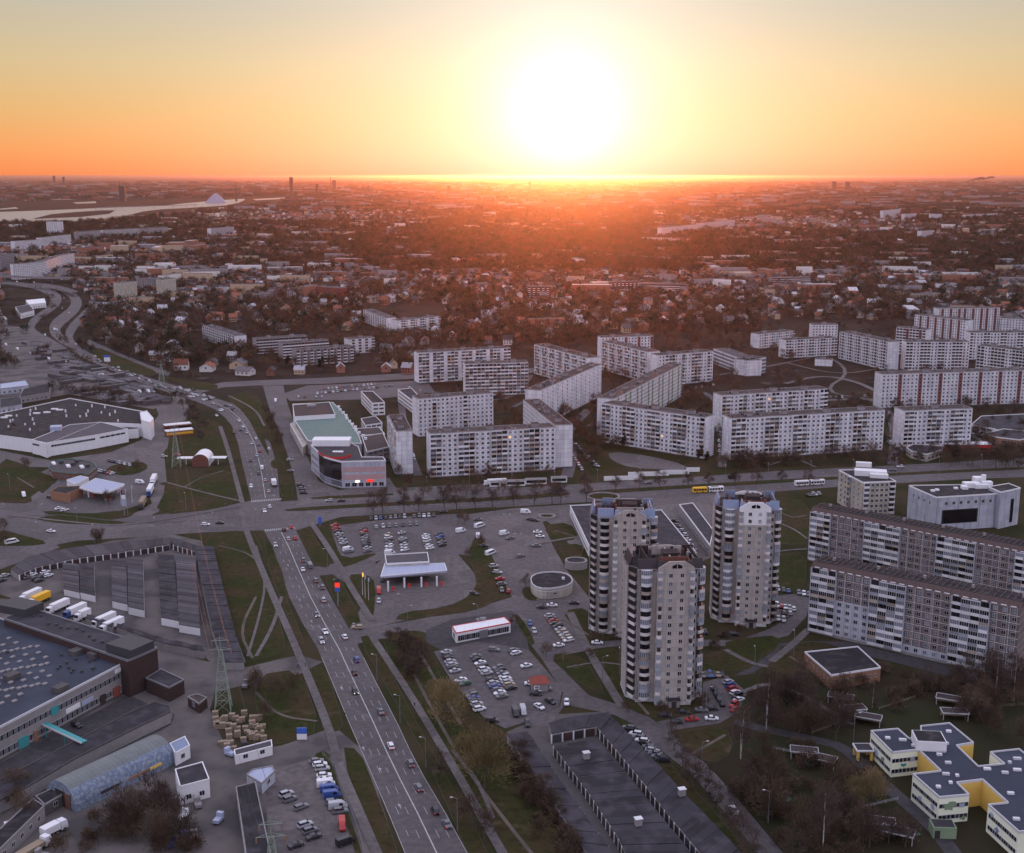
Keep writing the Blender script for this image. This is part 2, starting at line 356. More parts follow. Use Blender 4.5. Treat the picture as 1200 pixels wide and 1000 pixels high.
# ------------------------------------------------------------------ ground, roads, yards
def city_ground():
    m = bpy.data.materials.new('far_city_ground'); m.use_nodes = True; t = m.node_tree; b = t.nodes['Principled BSDF']
    b.inputs['Roughness'].default_value = 1; b.inputs['Specular IOR Level'].default_value = 0.05
    a = mixc(t, ramp(t, wnoise(t, 0.02, 6), 0.45, 0.62), (0.026, 0.019, 0.015), (0.042, 0.032, 0.026))
    a = mixc(t, ramp(t, wnoise(t, 0.05, 5), 0.62, 0.70), a, (0.08, 0.07, 0.07))
    a = mixc(t, ramp(t, wnoise(t, 0.006, 5), 0.50, 0.60), a, (0.034, 0.030, 0.026))
    g = t.nodes.new('ShaderNodeNewGeometry'); sp = t.nodes.new('ShaderNodeSeparateXYZ'); t.links.new(g.outputs['Position'], sp.inputs[0])
    near = mixc(t, ramp(t, wnoise(t, 0.04, 6), 0.42, 0.6), (0.028, 0.031, 0.013), (0.048, 0.038, 0.022))
    out = mixc(t, ramp(t, sp.outputs[1], 780, 980), near, a)
    t.links.new(out, b.inputs['Base Color']); MT['city'] = m
city_ground()
g = MB(); E = 150000
ys = [-600, 400, 1500, 6000, 20000, 200000]
for a, b in zip(ys, ys[1:]): g.add([(-E, a, 0), (E, a, 0), (E, b, 0), (-E, b, 0)], [(0, 1, 2, 3)], 'city')
struct('ground', g)
Z1, Z2, Z3, Z4 = 0.03, 0.05, 0.07, 0.09
# main avenue: (v, left u, right u)
AV = [(1060, 494, 580), (1000, 474, 548), (954, 455, 523), (912, 437, 498), (880, 423, 481), (848, 409, 466), (800, 389, 441), (760, 372, 421), (730, 354, 405), (700, 339, 388), (660, 326, 366), (640, 319, 356), (620, 308, 346), (605, 303, 340),
      (586, 294, 328), (560, 288, 326), (544, 284, 324), (520, 279, 317), (500, 272, 303), (490, 264, 296), (480, 252, 284), (473, 236, 272), (466, 216, 250), (460, 196, 232), (452, 174, 206), (446, 158, 184), (439, 142, 163), (430, 121, 140), (420, 98, 117), (410, 82, 98)]
def aslist(rows): return [(l, v) for v, l, r in rows] + [(r, v) for v, l, r in rows[::-1]]
flat('main_avenue', aslist(AV), Z3, 'asphalt')
# the two carriageways curving away to the flyover
flat('outbound_carriageway', [(82, 410), (62, 398), (44, 389), (39, 383), (50, 372), (67, 361), (73, 352), (70, 344), (56, 337), (36, 332), (0, 328), (0, 332), (34, 337), (52, 343), (60, 350), (56, 360), (42, 369), (34, 376), (32, 386), (40, 396), (64, 408), (80, 416)][::-1], Z3, 'asphalt', 1)
flat('inbound_carriageway', [(98, 411), (84, 402), (72, 392), (70, 385), (80, 376), (92, 366), (97, 355), (92, 346), (78, 338), (60, 333), (30, 330), (30, 333), (58, 337), (74, 343), (84, 351), (82, 360), (70, 369), (60, 377), (57, 387), (62, 396), (80, 408)], Z3, 'asphalt', 1)
flat('slip_road', [(98, 411), (84, 397), (88, 388), (100, 372), (112, 357), (106, 356), (92, 370), (78, 384), (76, 396), (92, 412)], Z2, 'asphalt', 1)
flat('side_street', [(230, 462), (262, 454), (300, 452), (380, 450), (450, 446), (520, 442), (640, 436), (640, 431), (520, 435), (450, 439), (380, 443), (300, 446), (262, 448), (230, 455)], Z2, 'asphalt')
flat('service_street', [(104, 398), (140, 414), (180, 430), (200, 437), (197, 441), (170, 433), (130, 416), (100, 402)], Z2, 'asphalt')
flat('parallel_street', [(308, 452), (316, 480), (325, 500), (336, 530), (345, 560), (350, 592), (400, 590), (396, 575), (374, 565), (362, 540), (346, 500), (336, 470), (332, 452)], Z2, 'asphalt')
# cross boulevard with a grass median
flat('cross_boulevard', [(284, 610), (300, 622), (346, 622), (400, 606), (500, 600), (600, 594), (700, 588), (800, 583), (900, 577), (980, 571), (1060, 566), (1130, 562), (1210, 559), (1210, 536), (1130, 541), (1060, 545), (980, 549), (900, 553), (800, 560), (700, 566), (600, 572), (500, 578), (400, 583), (330, 588), (294, 590)], Z2, 'asphalt')
flat('west_street', [(300, 586), (250, 596), (180, 604), (110, 606), (60, 600), (28, 590), (0, 584), (-80, 570), (-80, 640), (0, 652), (20, 650), (60, 640), (90, 634), (160, 630), (240, 624), (300, 622)], Z2, 'asphalt')
flat('yard_road', [(0, 650), (62, 634), (70, 642), (20, 660), (-60, 690), (-60, 660)], Z1, 'asphalt')
# left-hand industrial ground
flat('garage_yard', [(12, 672), (60, 650), (130, 634), (200, 626), (236, 634), (288, 776), (262, 790), (240, 770), (190, 760), (-20, 690)], Z1, 'yard')
flat('works_yard', [(-60, 700), (100, 705), (186, 755), (240, 775), (290, 782), (330, 772), (352, 768), (378, 776), (352, 790), (298, 800), (252, 812), (246, 832), (268, 885), (330, 874), (392, 852), (424, 878), (436, 905), (478, 1040), (-60, 1060)], Z2, 'yard')
flat('works_lane', [(-20, 905), (150, 815), (205, 838), (200, 850), (60, 925), (-20, 965)], Z3, 'asphalt_dark')
flat('west_car_park', [(310, 905), (364, 890), (376, 880), (392, 930), (420, 1010), (316, 1020)], Z3, 'paving')
# central car parks and streets
flat('north_car_park', [(383, 618), (470, 606), (545, 602), (560, 608), (572, 655), (540, 650), (455, 654), (410, 668), (396, 655)], Z3, 'asphalt')
flat('plaza', [(540, 604), (600, 596), (668, 591), (672, 601), (636, 612), (648, 640), (664, 668), (690, 700), (700, 712), (600, 724), (600, 700), (582, 668), (560, 622)], Z1, 'paving')
flat('station_forecourt', [(385, 670), (440, 662), (455, 650), (535, 648), (556, 672), (560, 694), (530, 715), (470, 728), (440, 735), (405, 745), (430, 700)], Z1, 'paving')
flat('station_drive', [(360, 666), (395, 660), (440, 652), (440, 668), (400, 672), (366, 676)], Z2, 'asphalt')
flat('district_street', [(404, 738), (440, 735), (490, 726), (560, 712), (600, 700), (640, 706), (740, 704), (740, 716), (640, 719), (560, 733), (500, 742), (440, 750), (412, 756)], Z2, 'asphalt')
flat('shop_apron', [(500, 738), (530, 726), (600, 716), (616, 740), (620, 762), (520, 764), (498, 752)], Z3, 'asphalt_dark')
flat('lower_car_park', [(508, 764), (560, 752), (620, 762), (659, 808), (655, 828), (618, 846), (592, 854), (568, 842), (530, 800)], Z3, 'asphalt')
flat('east_car_park', [(598, 722), (664, 714), (690, 758), (640, 766), (616, 742)], Z3, 'asphalt')
flat('residential_street', [(598, 724), (620, 722), (640, 752), (664, 790), (690, 815), (730, 828), (757, 838), (784, 857), (810, 878), (843, 912), (880, 955), (930, 1015), (900, 1015), (850, 953), (808, 905), (764, 872), (744, 850), (720, 838), (662, 826), (645, 850), (620, 852), (618, 846), (656, 828), (660, 812), (636, 774)], Z2, 'asphalt')
flat('tower_lane', [(640, 764), (700, 752), (735, 750), (800, 750), (866, 750), (900, 738), (930, 722), (944, 704), (952, 704), (944, 724), (924, 745), (880, 757), (800, 758), (730, 757), (700, 760), (645, 772)], Z2, 'asphalt')
flat('tower_car_park', [(770, 846), (822, 836), (824, 800), (852, 792), (876, 812), (864, 836), (843, 848), (790, 856), (784, 858)], Z3, 'asphalt')
flat('block_car_park', [(896, 700), (948, 694), (952, 716), (930, 724), (898, 722)], Z1, 'asphalt')
flat('pavilion_yard', [(668, 592), (740, 586), (900, 576), (906, 600), (860, 640), (815, 662), (700, 670), (690, 650), (700, 640)], Z1, 'paving')
flat('garage_court', [(594, 858), (640, 838), (712, 834), (856, 990), (880, 1040), (690, 1040)], Z1, 'concrete_dark')
flat('back_lane', [(880, 757), (940, 752), (990, 752), (1060, 768), (1130, 785), (1200, 805), (1200, 813), (1120, 795), (1050, 777), (985, 762), (905, 776), (880, 790), (860, 793), (900, 768)], Z2, 'asphalt_dark')
ribbon('school_path', [(860, 846), (900, 856), (960, 868), (990, 876), (1020, 905), (1060, 940), (1100, 975), (1130, 1020)], 4.5, Z2, 'asphalt_dark')
# store and filling station on the left
flat('store_apron', [(-40, 520), (60, 540), (130, 530), (165, 516), (186, 486), (180, 470), (215, 462), (222, 480), (216, 500), (192, 530), (196, 570), (186, 600), (150, 615), (150, 606), (178, 590), (168, 560), (150, 552), (60, 560), (40, 572), (60, 585), (40, 598), (40, 612), (20, 608), (34, 560), (60, 548), (-40, 545)], Z1, 'paving')
flat('fuel_forecourt', [(36, 590), (60, 570), (60, 545), (130, 545), (176, 560), (170, 590), (130, 602), (70, 606), (50, 600)], Z1, 'asphalt')
flat('mall_apron', [(348, 592), (460, 584), (600, 572), (600, 566), (464, 572), (456, 560), (398, 575), (364, 560)], Z3, 'paving')
flat('west_compound', [(0, 400), (60, 405), (130, 440), (200, 468), (180, 480), (80, 462), (0, 478)], Z1, 'yard')
flat('railway_yard', [(0, 380), (28, 384), (60, 408), (180, 458), (186, 468), (120, 452), (0, 404)], Z2, 'yard')
flat('side_car_park', [(330, 462), (360, 452), (500, 446), (510, 460), (440, 468), (340, 470)], Z1, 'asphalt')
flat('tower_terrace', [(630, 604), (668, 600), (690, 640), (676, 648), (648, 616)], Z2, 'paving')
flat('river', [(-60, 250), (0, 248.7), (60, 246.5), (125, 243.7), (185, 242), (225, 237.5), (275, 233.7), (290, 233), (275, 240.2), (225, 243.8), (175, 246.2), (140, 255), (100, 260), (70, 261.3), (22, 262.6), (0, 259.5), (-60, 260)], 0.4, 'water', 1)
flat('river_island', [(38, 257), (60, 251.5), (90, 248.8), (120, 247), (135, 247), (128, 251), (95, 254.6), (60, 256)], 1.2, 'city')
for i, q in enumerate([[(0, 244.8), (18, 243), (22, 244.6), (0, 246)], [(85, 237.6), (112, 236.2), (113, 238.2), (90, 239)], [(296, 233.6), (344, 231), (346, 232.6), (300, 235)], [(-20, 206.95), (60, 206.9), (60, 207.3), (-20, 207.4)], [(40, 232.6), (60, 232), (88, 234), (60, 234.6)]]): flat('backwater', q, 0.4, 'water')
# lawns and kerbed islands
LAWNS = [
 [(252, 624), (288, 622), (300, 650), (318, 700), (338, 762), (320, 770), (288, 776), (270, 720), (252, 672), (238, 636)],
 [(311, 654), (324, 654), (333, 675), (337, 708), (350, 735), (357, 756), (350, 758), (340, 730), (324, 690)],
 [(296, 622), (308, 628), (314, 650), (309, 652)],
 [(349, 622), (362, 620), (376, 640), (388, 660), (384, 666), (370, 663), (358, 642)],
 [(371, 614), (386, 612), (394, 640), (402, 656), (440, 648), (440, 651), (408, 664), (397, 665), (382, 640)],
 [(379, 677), (394, 673), (410, 700), (424, 728), (418, 732), (404, 728), (392, 702)],
 [(405, 674), (430, 673), (441, 684), (438, 726), (432, 724), (418, 700)],
 [(419, 748), (434, 744), (456, 782), (484, 840), (520, 905), (560, 975), (585, 1030), (560, 1030), (505, 900), (462, 820)],
 [(446, 743), (498, 738), (497, 752), (506, 766), (530, 805), (566, 845), (592, 858), (640, 930), (690, 1020), (600, 1030), (548, 930), (492, 830), (460, 780)],
 [(360, 783), (381, 781), (404, 850), (396, 858), (388, 856), (374, 820)],
 [(299, 792), (352, 784), (377, 856), (340, 870), (318, 874), (300, 840)],
 [(365, 886), (384, 878), (392, 905), (432, 1020), (422, 1020), (398, 940), (380, 898)],
 [(397, 876), (421, 878), (440, 925), (474, 1020), (444, 1020)],
 [(184, 566), (240, 560), (272, 548), (281, 585), (262, 596), (179, 605), (196, 570)],
 [(204, 498), (238, 485), (258, 505), (270, 540), (240, 546), (196, 548), (196, 520)],
 [(243, 497), (254, 492), (266, 512), (273, 540), (268, 534), (258, 510)],
 [(66, 430), (108, 428), (200, 442), (256, 450), (254, 458), (228, 457), (196, 443), (150, 432)],
 [(110, 405), (150, 422), (190, 438), (172, 442), (128, 430), (108, 416)],
 [(262, 466), (300, 456), (318, 508), (314, 520), (300, 500), (284, 474)],
 [(264, 466), (278, 463), (306, 500), (318, 540), (306, 520), (288, 485)],
 [(317, 540), (330, 537), (334, 547), (330, 550), (318, 549)],
 [(329, 560), (338, 556), (346, 580), (332, 584), (327, 574)],
 [(0, 536), (30, 545), (52, 556), (74, 562), (36, 580), (38, 590), (10, 590), (-20, 586)],
 [(40, 608), (62, 604), (110, 610), (150, 611), (140, 615), (90, 615), (56, 612)],
 [(46, 598), (100, 603), (145, 598), (160, 605), (120, 611), (60, 605)],
 [(120, 548), (165, 540), (176, 548), (160, 556), (138, 558)],
 [(0, 620), (28, 628), (58, 636), (40, 640), (0, 640), (-20, 636)],
 [(400, 607), (500, 600), (580, 594), (584, 597), (500, 603), (410, 610)],
 [(330, 597), (400, 592), (500, 587), (600, 582), (668, 577), (667, 581), (600, 586), (500, 591), (400, 596), (340, 600)],
 [(684, 576), (800, 569), (900, 563), (1000, 558), (1000, 561), (900, 567), (800, 573), (686, 580)],
 [(1022, 556), (1100, 552), (1210, 547), (1210, 550), (1100, 555), (1024, 559)],
 [(360, 583), (460, 578), (462, 581), (370, 586)],
 [(556, 628), (566, 630), (586, 672), (592, 698), (560, 716), (500, 724), (462, 728), (470, 718), (524, 712), (552, 698), (560, 680), (548, 652)],
 [(610, 690), (622, 688), (632, 704), (616, 704)],
 [(636, 616), (668, 612), (680, 632), (648, 636)], [(652, 640), (682, 637), (684, 650), (668, 660)],
 [(640, 768), (680, 764), (712, 816), (700, 812), (672, 796)],
 [(690, 762), (728, 760), (732, 800), (728, 822), (712, 800)],
 [(658, 716), (690, 712), (704, 744), (730, 747), (700, 752), (690, 758), (674, 738)],
 [(600, 722), (610, 722), (628, 752), (622, 758)],
 [(712, 770), (728, 768), (731, 820), (726, 822)],
 [(728, 800), (820, 800), (824, 834), (770, 843), (740, 834), (730, 820)],
 [(822, 764), (900, 760), (884, 784), (850, 788), (820, 796)],
 [(784, 860), (850, 850), (862, 880), (830, 900)],
 [(906, 582), (950, 588), (948, 640), (910, 640), (904, 610)], [(906, 650), (944, 646), (944, 696), (900, 696)],
 [(850, 750), (922, 744), (900, 772), (850, 764)],
 [(920, 752), (980, 754), (1010, 780), (950, 810), (904, 800), (900, 778)],
 [(712, 836), (740, 850), (780, 890), (850, 965), (880, 1010), (862, 1010), (800, 930)]]
for q in LAWNS: island(q)
# dark wooded ground round the school
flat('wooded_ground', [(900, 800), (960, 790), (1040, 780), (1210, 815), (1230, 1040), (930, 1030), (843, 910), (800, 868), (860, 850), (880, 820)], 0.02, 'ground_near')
# paths across the lawns
for q, w in [([(437, 748), (480, 813), (532, 900), (560, 950), (600, 1020)], 2.6), ([(283, 600), (288, 622), (316, 690), (334, 730), (352, 772), (372, 820), (388, 862), (396, 895), (424, 960), (450, 1020)], 2.8),
             ([(364, 612), (390, 650), (412, 690), (436, 728)], 2.8), ([(668, 718), (690, 764), (716, 808), (730, 830)], 3.2), ([(196, 566), (240, 578), (283, 588)], 1.6), ([(258, 500), (268, 530), (276, 560), (284, 590)], 2.6),
             ([(300, 770), (320, 735), (330, 700)], 1.4), ([(290, 770), (305, 720), (312, 680), (300, 640)], 1.0), ([(664, 783), (700, 776), (730, 780)], 1.0), ([(904, 776), (930, 755), (948, 738)], 3.0),
             ([(620, 640), (660, 632), (690, 628)], 2), ([(268, 464), (300, 480), (310, 500)], 1.6), ([(904, 610), (930, 620), (946, 632)], 1.2), ([(905, 648), (925, 645), (946, 644)], 1.6),
             ([(870, 812), (900, 800), (940, 815), (1000, 850)], 2.2), ([(850, 762), (880, 778), (900, 782)], 2.2), ([(700, 712), (714, 735), (735, 748)], 2.4), ([(578, 960), (560, 915), (530, 880)], 1.2),
             ([(10, 604), (100, 614), (150, 617), (282, 594)], 1.8), ([(920, 425), (980, 440), (1034, 432)], 3), ([(920, 450), (960, 440), (1000, 446), (1034, 462)], 5), ([(960, 412), (1000, 436), (960, 460), (1034, 470)], 3),
             ([(900, 546), (930, 536), (956, 548)], 2), ([(0, 608), (60, 602), (140, 612), (190, 614), (283, 606)], 0.5)]:
    ribbon('footpath', q, w, 0.20, 'paving')
for q, w in [([(470, 452), (540, 468), (600, 470), (622, 440)], 5), ([(690, 500), (760, 466), (838, 455), (848, 520), (846, 548)], 5), ([(868, 474), (960, 470), (1030, 466), (1050, 500), (1046, 545)], 6), ([(600, 478), (616, 470)], 4), ([(664, 560), (672, 530), (660, 510), (690, 480)], 7), ([(470, 470), (476, 520), (490, 558)], 5), ([(1040, 432), (1140, 440)], 4), ([(840, 440), (900, 430), (985, 412)], 4)]:
    ribbon('courtyard_lane', q, w, 0.16, 'asphalt')
# garages' access lane, embankment retaining slope and hoardings beside the boulevard
for q in ([(470, 760), (505, 830), (545, 900), (590, 960), (630, 1010)], [(300, 812), (325, 840), (372, 846)], [(215, 572), (235, 560), (262, 552)], [(912, 600), (930, 608), (945, 604)], [(256, 640), (290, 648), (306, 662)], [(300, 700), (280, 740), (296, 772)], [(735, 808), (760, 838)], [(850, 862), (810, 885)], [(925, 770), (960, 790), (1000, 782)], [(20, 560), (40, 572)], [(490, 762), (540, 850)], [(660, 726), (690, 745)], [(650, 622), (676, 630)]):
    ribbon('worn_trail', q, 1.1, 0.185, 'dirt')
flat('sand_slope', [(712, 529), (760, 534), (806, 546), (800, 552), (740, 549), (716, 540)], Z2, 'paving', 1)
# ---- painted markings on the avenue
def av_at(v):
    for (v0, l0, r0), (v1, l1, r1) in zip(AV, AV[1:]):
        if v0 >= v >= v1:
            k = (v0 - v) / (v0 - v1); return l0 + (l1 - l0) * k, r0 + (r1 - r0) * k
    return AV[-1][1:]
mk = MB()
def line_frac(fr, v0, v1, w, dash=None, step=1.0, shift=None):
    y0, y1 = G(0, v0).y, G(0, v1).y; y = y0; pts = []
    while y <= y1:
        vv = PX((0, y, 0))[1]; l, r = av_at(vv); u = l + (r - l) * fr; pts.append(G(u, vv)); y += step
    L = 0
    for i in range(0, len(pts) - 1):
        a, b = pts[i], pts[i + 1]; L += (b - a).length
        if dash and (L % (dash * 3)) > dash: continue
        d = (b - a).normalized(); n = Vector((-d.y, d.x, 0)) * w / 2; z = Vector((0, 0, Z4))
        mk.add([a + n + z, a - n + z, b - n + z, b + n + z], [(0, 1, 2, 3)], 'paint')
line_frac(0.51, 1040, 624, 0.34); line_frac(0.51, 584, 470, 0.34)
for fr in (0.18, 0.345, 0.675, 0.84):
    line_frac(fr, 1040, 628, 0.13, 4.0); line_frac(fr, 582, 480, 0.13, 4.0)
line_frac(0.01, 1040, 770, 0.14); line_frac(0.99, 1040, 770, 0.14)
def zebra(a, b, n, wid, ln):
    A, B = G(*a), G(*b); d = (B - A) / n; dn = d.normalized(); q = Vector((-dn.y, dn.x, 0)) * ln / 2
    for i in range(n):
        c = A + d * (i + .25); e = c + d * 0.5; z = Vector((0, 0, Z4))
        mk.add([c - q + z, e - q + z, e + q + z, c + q + z], [(0, 1, 2, 3)], 'paint')
zebra((294, 588), (330, 585), 17, 0.5, 3.2); zebra((310, 622), (346, 619), 17, 0.5, 3.2)
for (u, v) in [(352, 705), (366, 730), (401, 809), (427, 880), (447, 905), (470, 948), (338, 664), (300, 545), (295, 556), (308, 570)]:
    p = G(u, v); l, r = av_at(v - 4), av_at(v + 4); d = G((l[0] + l[1]) / 2, v - 4) - G((r[0] + r[1]) / 2, v + 4); d.normalize(); n = Vector((-d.y, d.x, 0)); z = Vector((0, 0, Z4))
    mk.add([p - n * .1 + z, p + n * .1 + z, p + n * .1 + d * 1.6 + z, p - n * .1 + d * 1.6 + z], [(0, 1, 2, 3)], 'paint')
    mk.add([p - n * .45 + d * 1.6 + z, p + n * .45 + d * 1.6 + z, p + d * 2.8 + z], [(0, 1, 2)], 'paint')
# centre lines of the boulevard
for pts, dash in (([(360, 601), (450, 597), (600, 590), (668, 585)], 3), ([(690, 583), (800, 578), (900, 572), (1000, 566), (1190, 557)], 3), ([(340, 590), (450, 583), (600, 577), (800, 564), (1000, 552), (1190, 542)], 3), ([(20, 622), (90, 622), (180, 616), (284, 606)], 3)):
    P = [G(*q) for q in smooth_line(pts, 2)]; L = 0
    for a, b in zip(P, P[1:]):
        k = max(1, int((b - a).length / 1.5))
        for i in range(k):
            L += (b - a).length / k
            if (L % 9) > 3: continue
            c, e = a.lerp(b, i / k), a.lerp(b, (i + 1) / k); d = (e - c).normalized(); n = Vector((-d.y, d.x, 0)) * .09; z = Vector((0, 0, Z4))
            mk.add([c + n + z, c - n + z, e - n + z, e + n + z], [(0, 1, 2, 3)], 'paint')
# bay lines in the car parks
for a, b, n, dx, dy in (((385, 612), (398, 650), 14, 4.6, 1.2), ((482, 620), (492, 652), 12, 4.6, .8), ((640, 766), (600, 722), 10, 4.6, 0)):
    A, B = G(*a), G(*b)
    for i in range(n + 1):
        c = A.lerp(B, i / n); z = Vector((0, 0, Z4 + .01)); mk.add([c + z, c + z + Vector((0, .1, 0)), c + z + Vector((dx, dy + .1, 0)), c + z + Vector((dx, dy, 0))], [(0, 1, 2, 3)], 'paint')
struct('road_markings', mk)
# ------------------------------------------------------------------ windows, balconies
def window_mesh(w, h, pane='glass', mull=1, name='window'):
    m = MB(); f = 0.07
    m.box(-w/2 + f, w/2 - f, -0.03, 0, f, h - f, pane)
    for a, b, c, d in ((-w/2, w/2, 0, f), (-w/2, w/2, h - f, h), (-w/2, -w/2 + f, f, h - f), (w/2 - f, w/2, f, h - f)): m.box(a, b, -0.08, 0, c, d, 'frame')
    for i in range(mull):
        x = -w/2 + w * (i + 1) / (mull + 1); m.box(x - .04, x + .04, -0.07, 0, f, h - f, 'frame')
    return m.mesh(name)
def balcony_mesh(w, par='balcony_white', glazed=0, d=0.9, fh=2.75):
    m = MB(); m.box(-w/2, w/2, -0.04, 0, 0.12, fh - 0.1, 'recess_shade'); m.box(-w/2, w/2, -d, 0, -0.07, 0.09, 'concrete', True)
    m.box(-w/2, w/2, -d - .06, -d + .03, -0.1, 1.05, par, True)
    for x in (-w/2 + .04, w/2 - .04): m.box(x - .04, x + .04, -d, -.04, 0.09, fh - 0.1 if glazed else 1.05, par)
    if glazed:
        m.box(-w/2 + .08, w/2 - .08, -d - .02, -d + .02, 1.05, fh - .2, 'glass_pale' if glazed == 2 else 'glass')
        for i in range(5):
            x = -w/2 + .06 + (w - .12) * i / 4; m.box(x - .04, x + .04, -d - .05, -d + .04, 1.05, fh - .2, 'frame')
        m.box(-w/2, w/2, -d - .06, -.05, fh - .2, fh - .1, 'frame')
    else:
        m.box(-w * .3, -w * .02, -0.07, -.03, 0.2, 2.3, 'glass'); m.box(w * .08, w * .36, -0.07, -.03, 0.9, 2.3, 'glass')
    return m.mesh('balcony')
WM = [window_mesh(1.5, 1.45), window_mesh(1.5, 1.45, 'glass_pale'), window_mesh(1.2, 1.4), window_mesh(1.5, 1.45, 'window_lit')]
BW = 3.2
BMS = [balcony_mesh(BW - .06), balcony_mesh(BW - .06, glazed=1), balcony_mesh(BW - .06, 'balcony_tan', 1), balcony_mesh(BW - .06, 'balcony_tan'), balcony_mesh(BW - .06, 'balcony_blue', 1), balcony_mesh(BW - .06, 'balcony_white', 2)]
def local(o, x, y, z=0): return (o.matrix_basis @ Vector((x, y, z)))
def roof_kit(root, L, dep, h, roofm, rr, sh=0.5, lifts=True, capm='concrete'):
    "parapet, sunken roof, lift houses, vents"
    p = MB()
    for a in ((0, L, 0, .3), (0, L, dep - .3, dep), (0, .3, .3, dep - .3), (L - .3, L, .3, dep - .3)): p.box(*a, h - 0.003, h + sh, capm)
    p.build('parapet', root)
    MB().add([(.3, .3, h + .05), (L - .3, .3, h + .05), (L - .3, dep - .3, h + .05), (.3, dep - .3, h + .05)], [(0, 1, 2, 3)], roofm).build('roof', root)
    if lifts:
        n = max(1, int(L / 24)); v = MB()
        for i in range(n):
            x = L * (i + .5) / n + rr.uniform(-2, 2); y = dep * rr.uniform(.4, .6)
            b = MB().box(x - 2, x + 2, y - 1.6, y + 1.6, h + .05, h + 2.3, 'wall_grey'); b.box(x - 2.2, x + 2.2, y - 1.8, y + 1.8, h + 2.3, h + 2.45, roofm, True); b.build('lift_house', root)
        for i in range(int(L / 5)):
            x, y = rr.uniform(1, L - 1), rr.uniform(1, dep - 1); s = rr.uniform(.25, .55); v.box(x - s, x + s, y - s, y + s, h + .05, h + rr.uniform(.5, 1.1), rr.choice(('concrete', 'metal_grey', 'roof_dark')))
        for i in range(int(L / 14)):
            x, y = rr.uniform(1, L - 1), rr.uniform(1, dep - 1); v.box(x - .04, x + .04, y - .04, y + .04, h, h + rr.uniform(2.5, 4.5), 'metal_dark')
        v.build('roof_vents', root)['kind'] = 'stuff'
def slab(look, place, p1, p2, fl=9, dep=12, pat='bwwwbb', wall='wall_white', roofm='roof_brown', fh=2.75, base=1.0, indiv=True, end='', stripes=None, seed=0, group='long panel apartment blocks', name='apartment_block', cat='apartment block', bset=(0, 0, 1, 1, 3, 2, 5, 4, 2), lifts=True, win=None, endwin=1, stripemat='wall_stripe', stair=None):
    rr = random.Random(seed + int(p1[0] * 7 + p1[1])); h = base + fl * fh + 0.3
    A, B = G(*p1, h), G(*p2, h); A.z = B.z = 0; d = B - A; L = d.length; rz = atan2(d.y, d.x)
    root = empty(name, A, rz); root.matrix_basis = Matrix.Translation(A) @ Matrix.Rotation(rz, 4, 'Z')
    FOOT.append((A.x, A.y, cos(rz), sin(rz), L, dep))
    w = MB().box(0, L, 0, dep, 0, h, wall); w.box(-.06, L + .06, -.06, dep + .06, 0, .8, 'concrete_dark')
    w.build('wall', root); roof_kit(root, L, dep, h, roofm, rr, lifts=lifts)
    n = max(1, round(L / BW)); bw = L / n; joint = MB() if not indiv else None
    cA = root.matrix_basis.inverted() @ Vector((0, 0, H))
    def cell(kind, x, y, r, fi):
        z = base + fi * fh
        if kind == 'w':
            me = rr.choices(win or WM, (6, 3, 1, .008)[:len(win or WM)])[0]
            if indiv: ob('window', me, root, (x, y, z + .75), r)
            else:
                s = .68
                if r == 0: joint.box(x - s, x + s, y - .05, y, z + .8, z + 2.15, 'glass')
                elif r > 0: joint.box(x, x + .05, y - s, y + s, z + .8, z + 2.15, 'glass')
                else: joint.box(x - .05, x, y - s, y + s, z + .8, z + 2.15, 'glass')
        elif kind == 'b':
            if indiv:
                o2 = ob('balcony', BMS[rr.choice(bset)], root, (x, y, z), r); o2.scale = (bw / BW, 1, 1)
            elif r == 0:
                joint.box(x - bw / 2 + .1, x + bw / 2 - .1, y - .06, y, z + .9, z + 2.6, 'recess_shade'); joint.box(x - bw / 2, x + bw / 2, y - .9, y - .8, z - .1, z + 1.0, 'balcony_white', True)
        elif kind == 'g' and r == 0:
            (joint or jj).box(x - bw / 2 + .2, x + bw / 2 - .2, y - .05, y, z + .4, z + 2.4, 'glass_pale')
    jj = MB(); P = [pat[i % len(pat)] for i in range(n)]
    tot = sum(1 for c in P if c != '.') * fl
    if indiv and tot > 290:   # keep each kind of piece within reason
        pass
    for i, k in enumerate(P):
        if k in 'rs':
            jj.box(bw * i + .1, bw * (i + 1) - .1, -.12, 0, base, h - .3, stripemat if k == 'r' else 'wall_green')
            for fi in range(fl): jj.box(bw * (i + .5) - .5, bw * (i + .5) + .5, -.16, -.12, base + fi * fh + .9, base + fi * fh + 2.2, 'glass')
            continue
        for fi in range(fl): cell(k, bw * (i + .5), 0, 0, fi)
        if k == 'b':
            jj.box(bw * i - .08, bw * i + .08, -.95, 0, base, h - .2, wall)
    ne = max(1, int(dep / 4))
    for side, xs, r in (('L', 0, -pi / 2), ('R', L, pi / 2)):
        if side in end:
            for i in range(ne):
                for fi in range(fl): cell('w', xs, dep * (i + .5) / ne, r, fi)
    if jj.v: jj.build('facade_fins', root)['kind'] = 'stuff'
    if joint and joint.v: joint.build('window_rows', root)['kind'] = 'stuff'
    tag(root, cat, look, place, group, p=A + d / 2)
    return root, L, dep, h
PB = 'white panel block'
def nm(x): return x
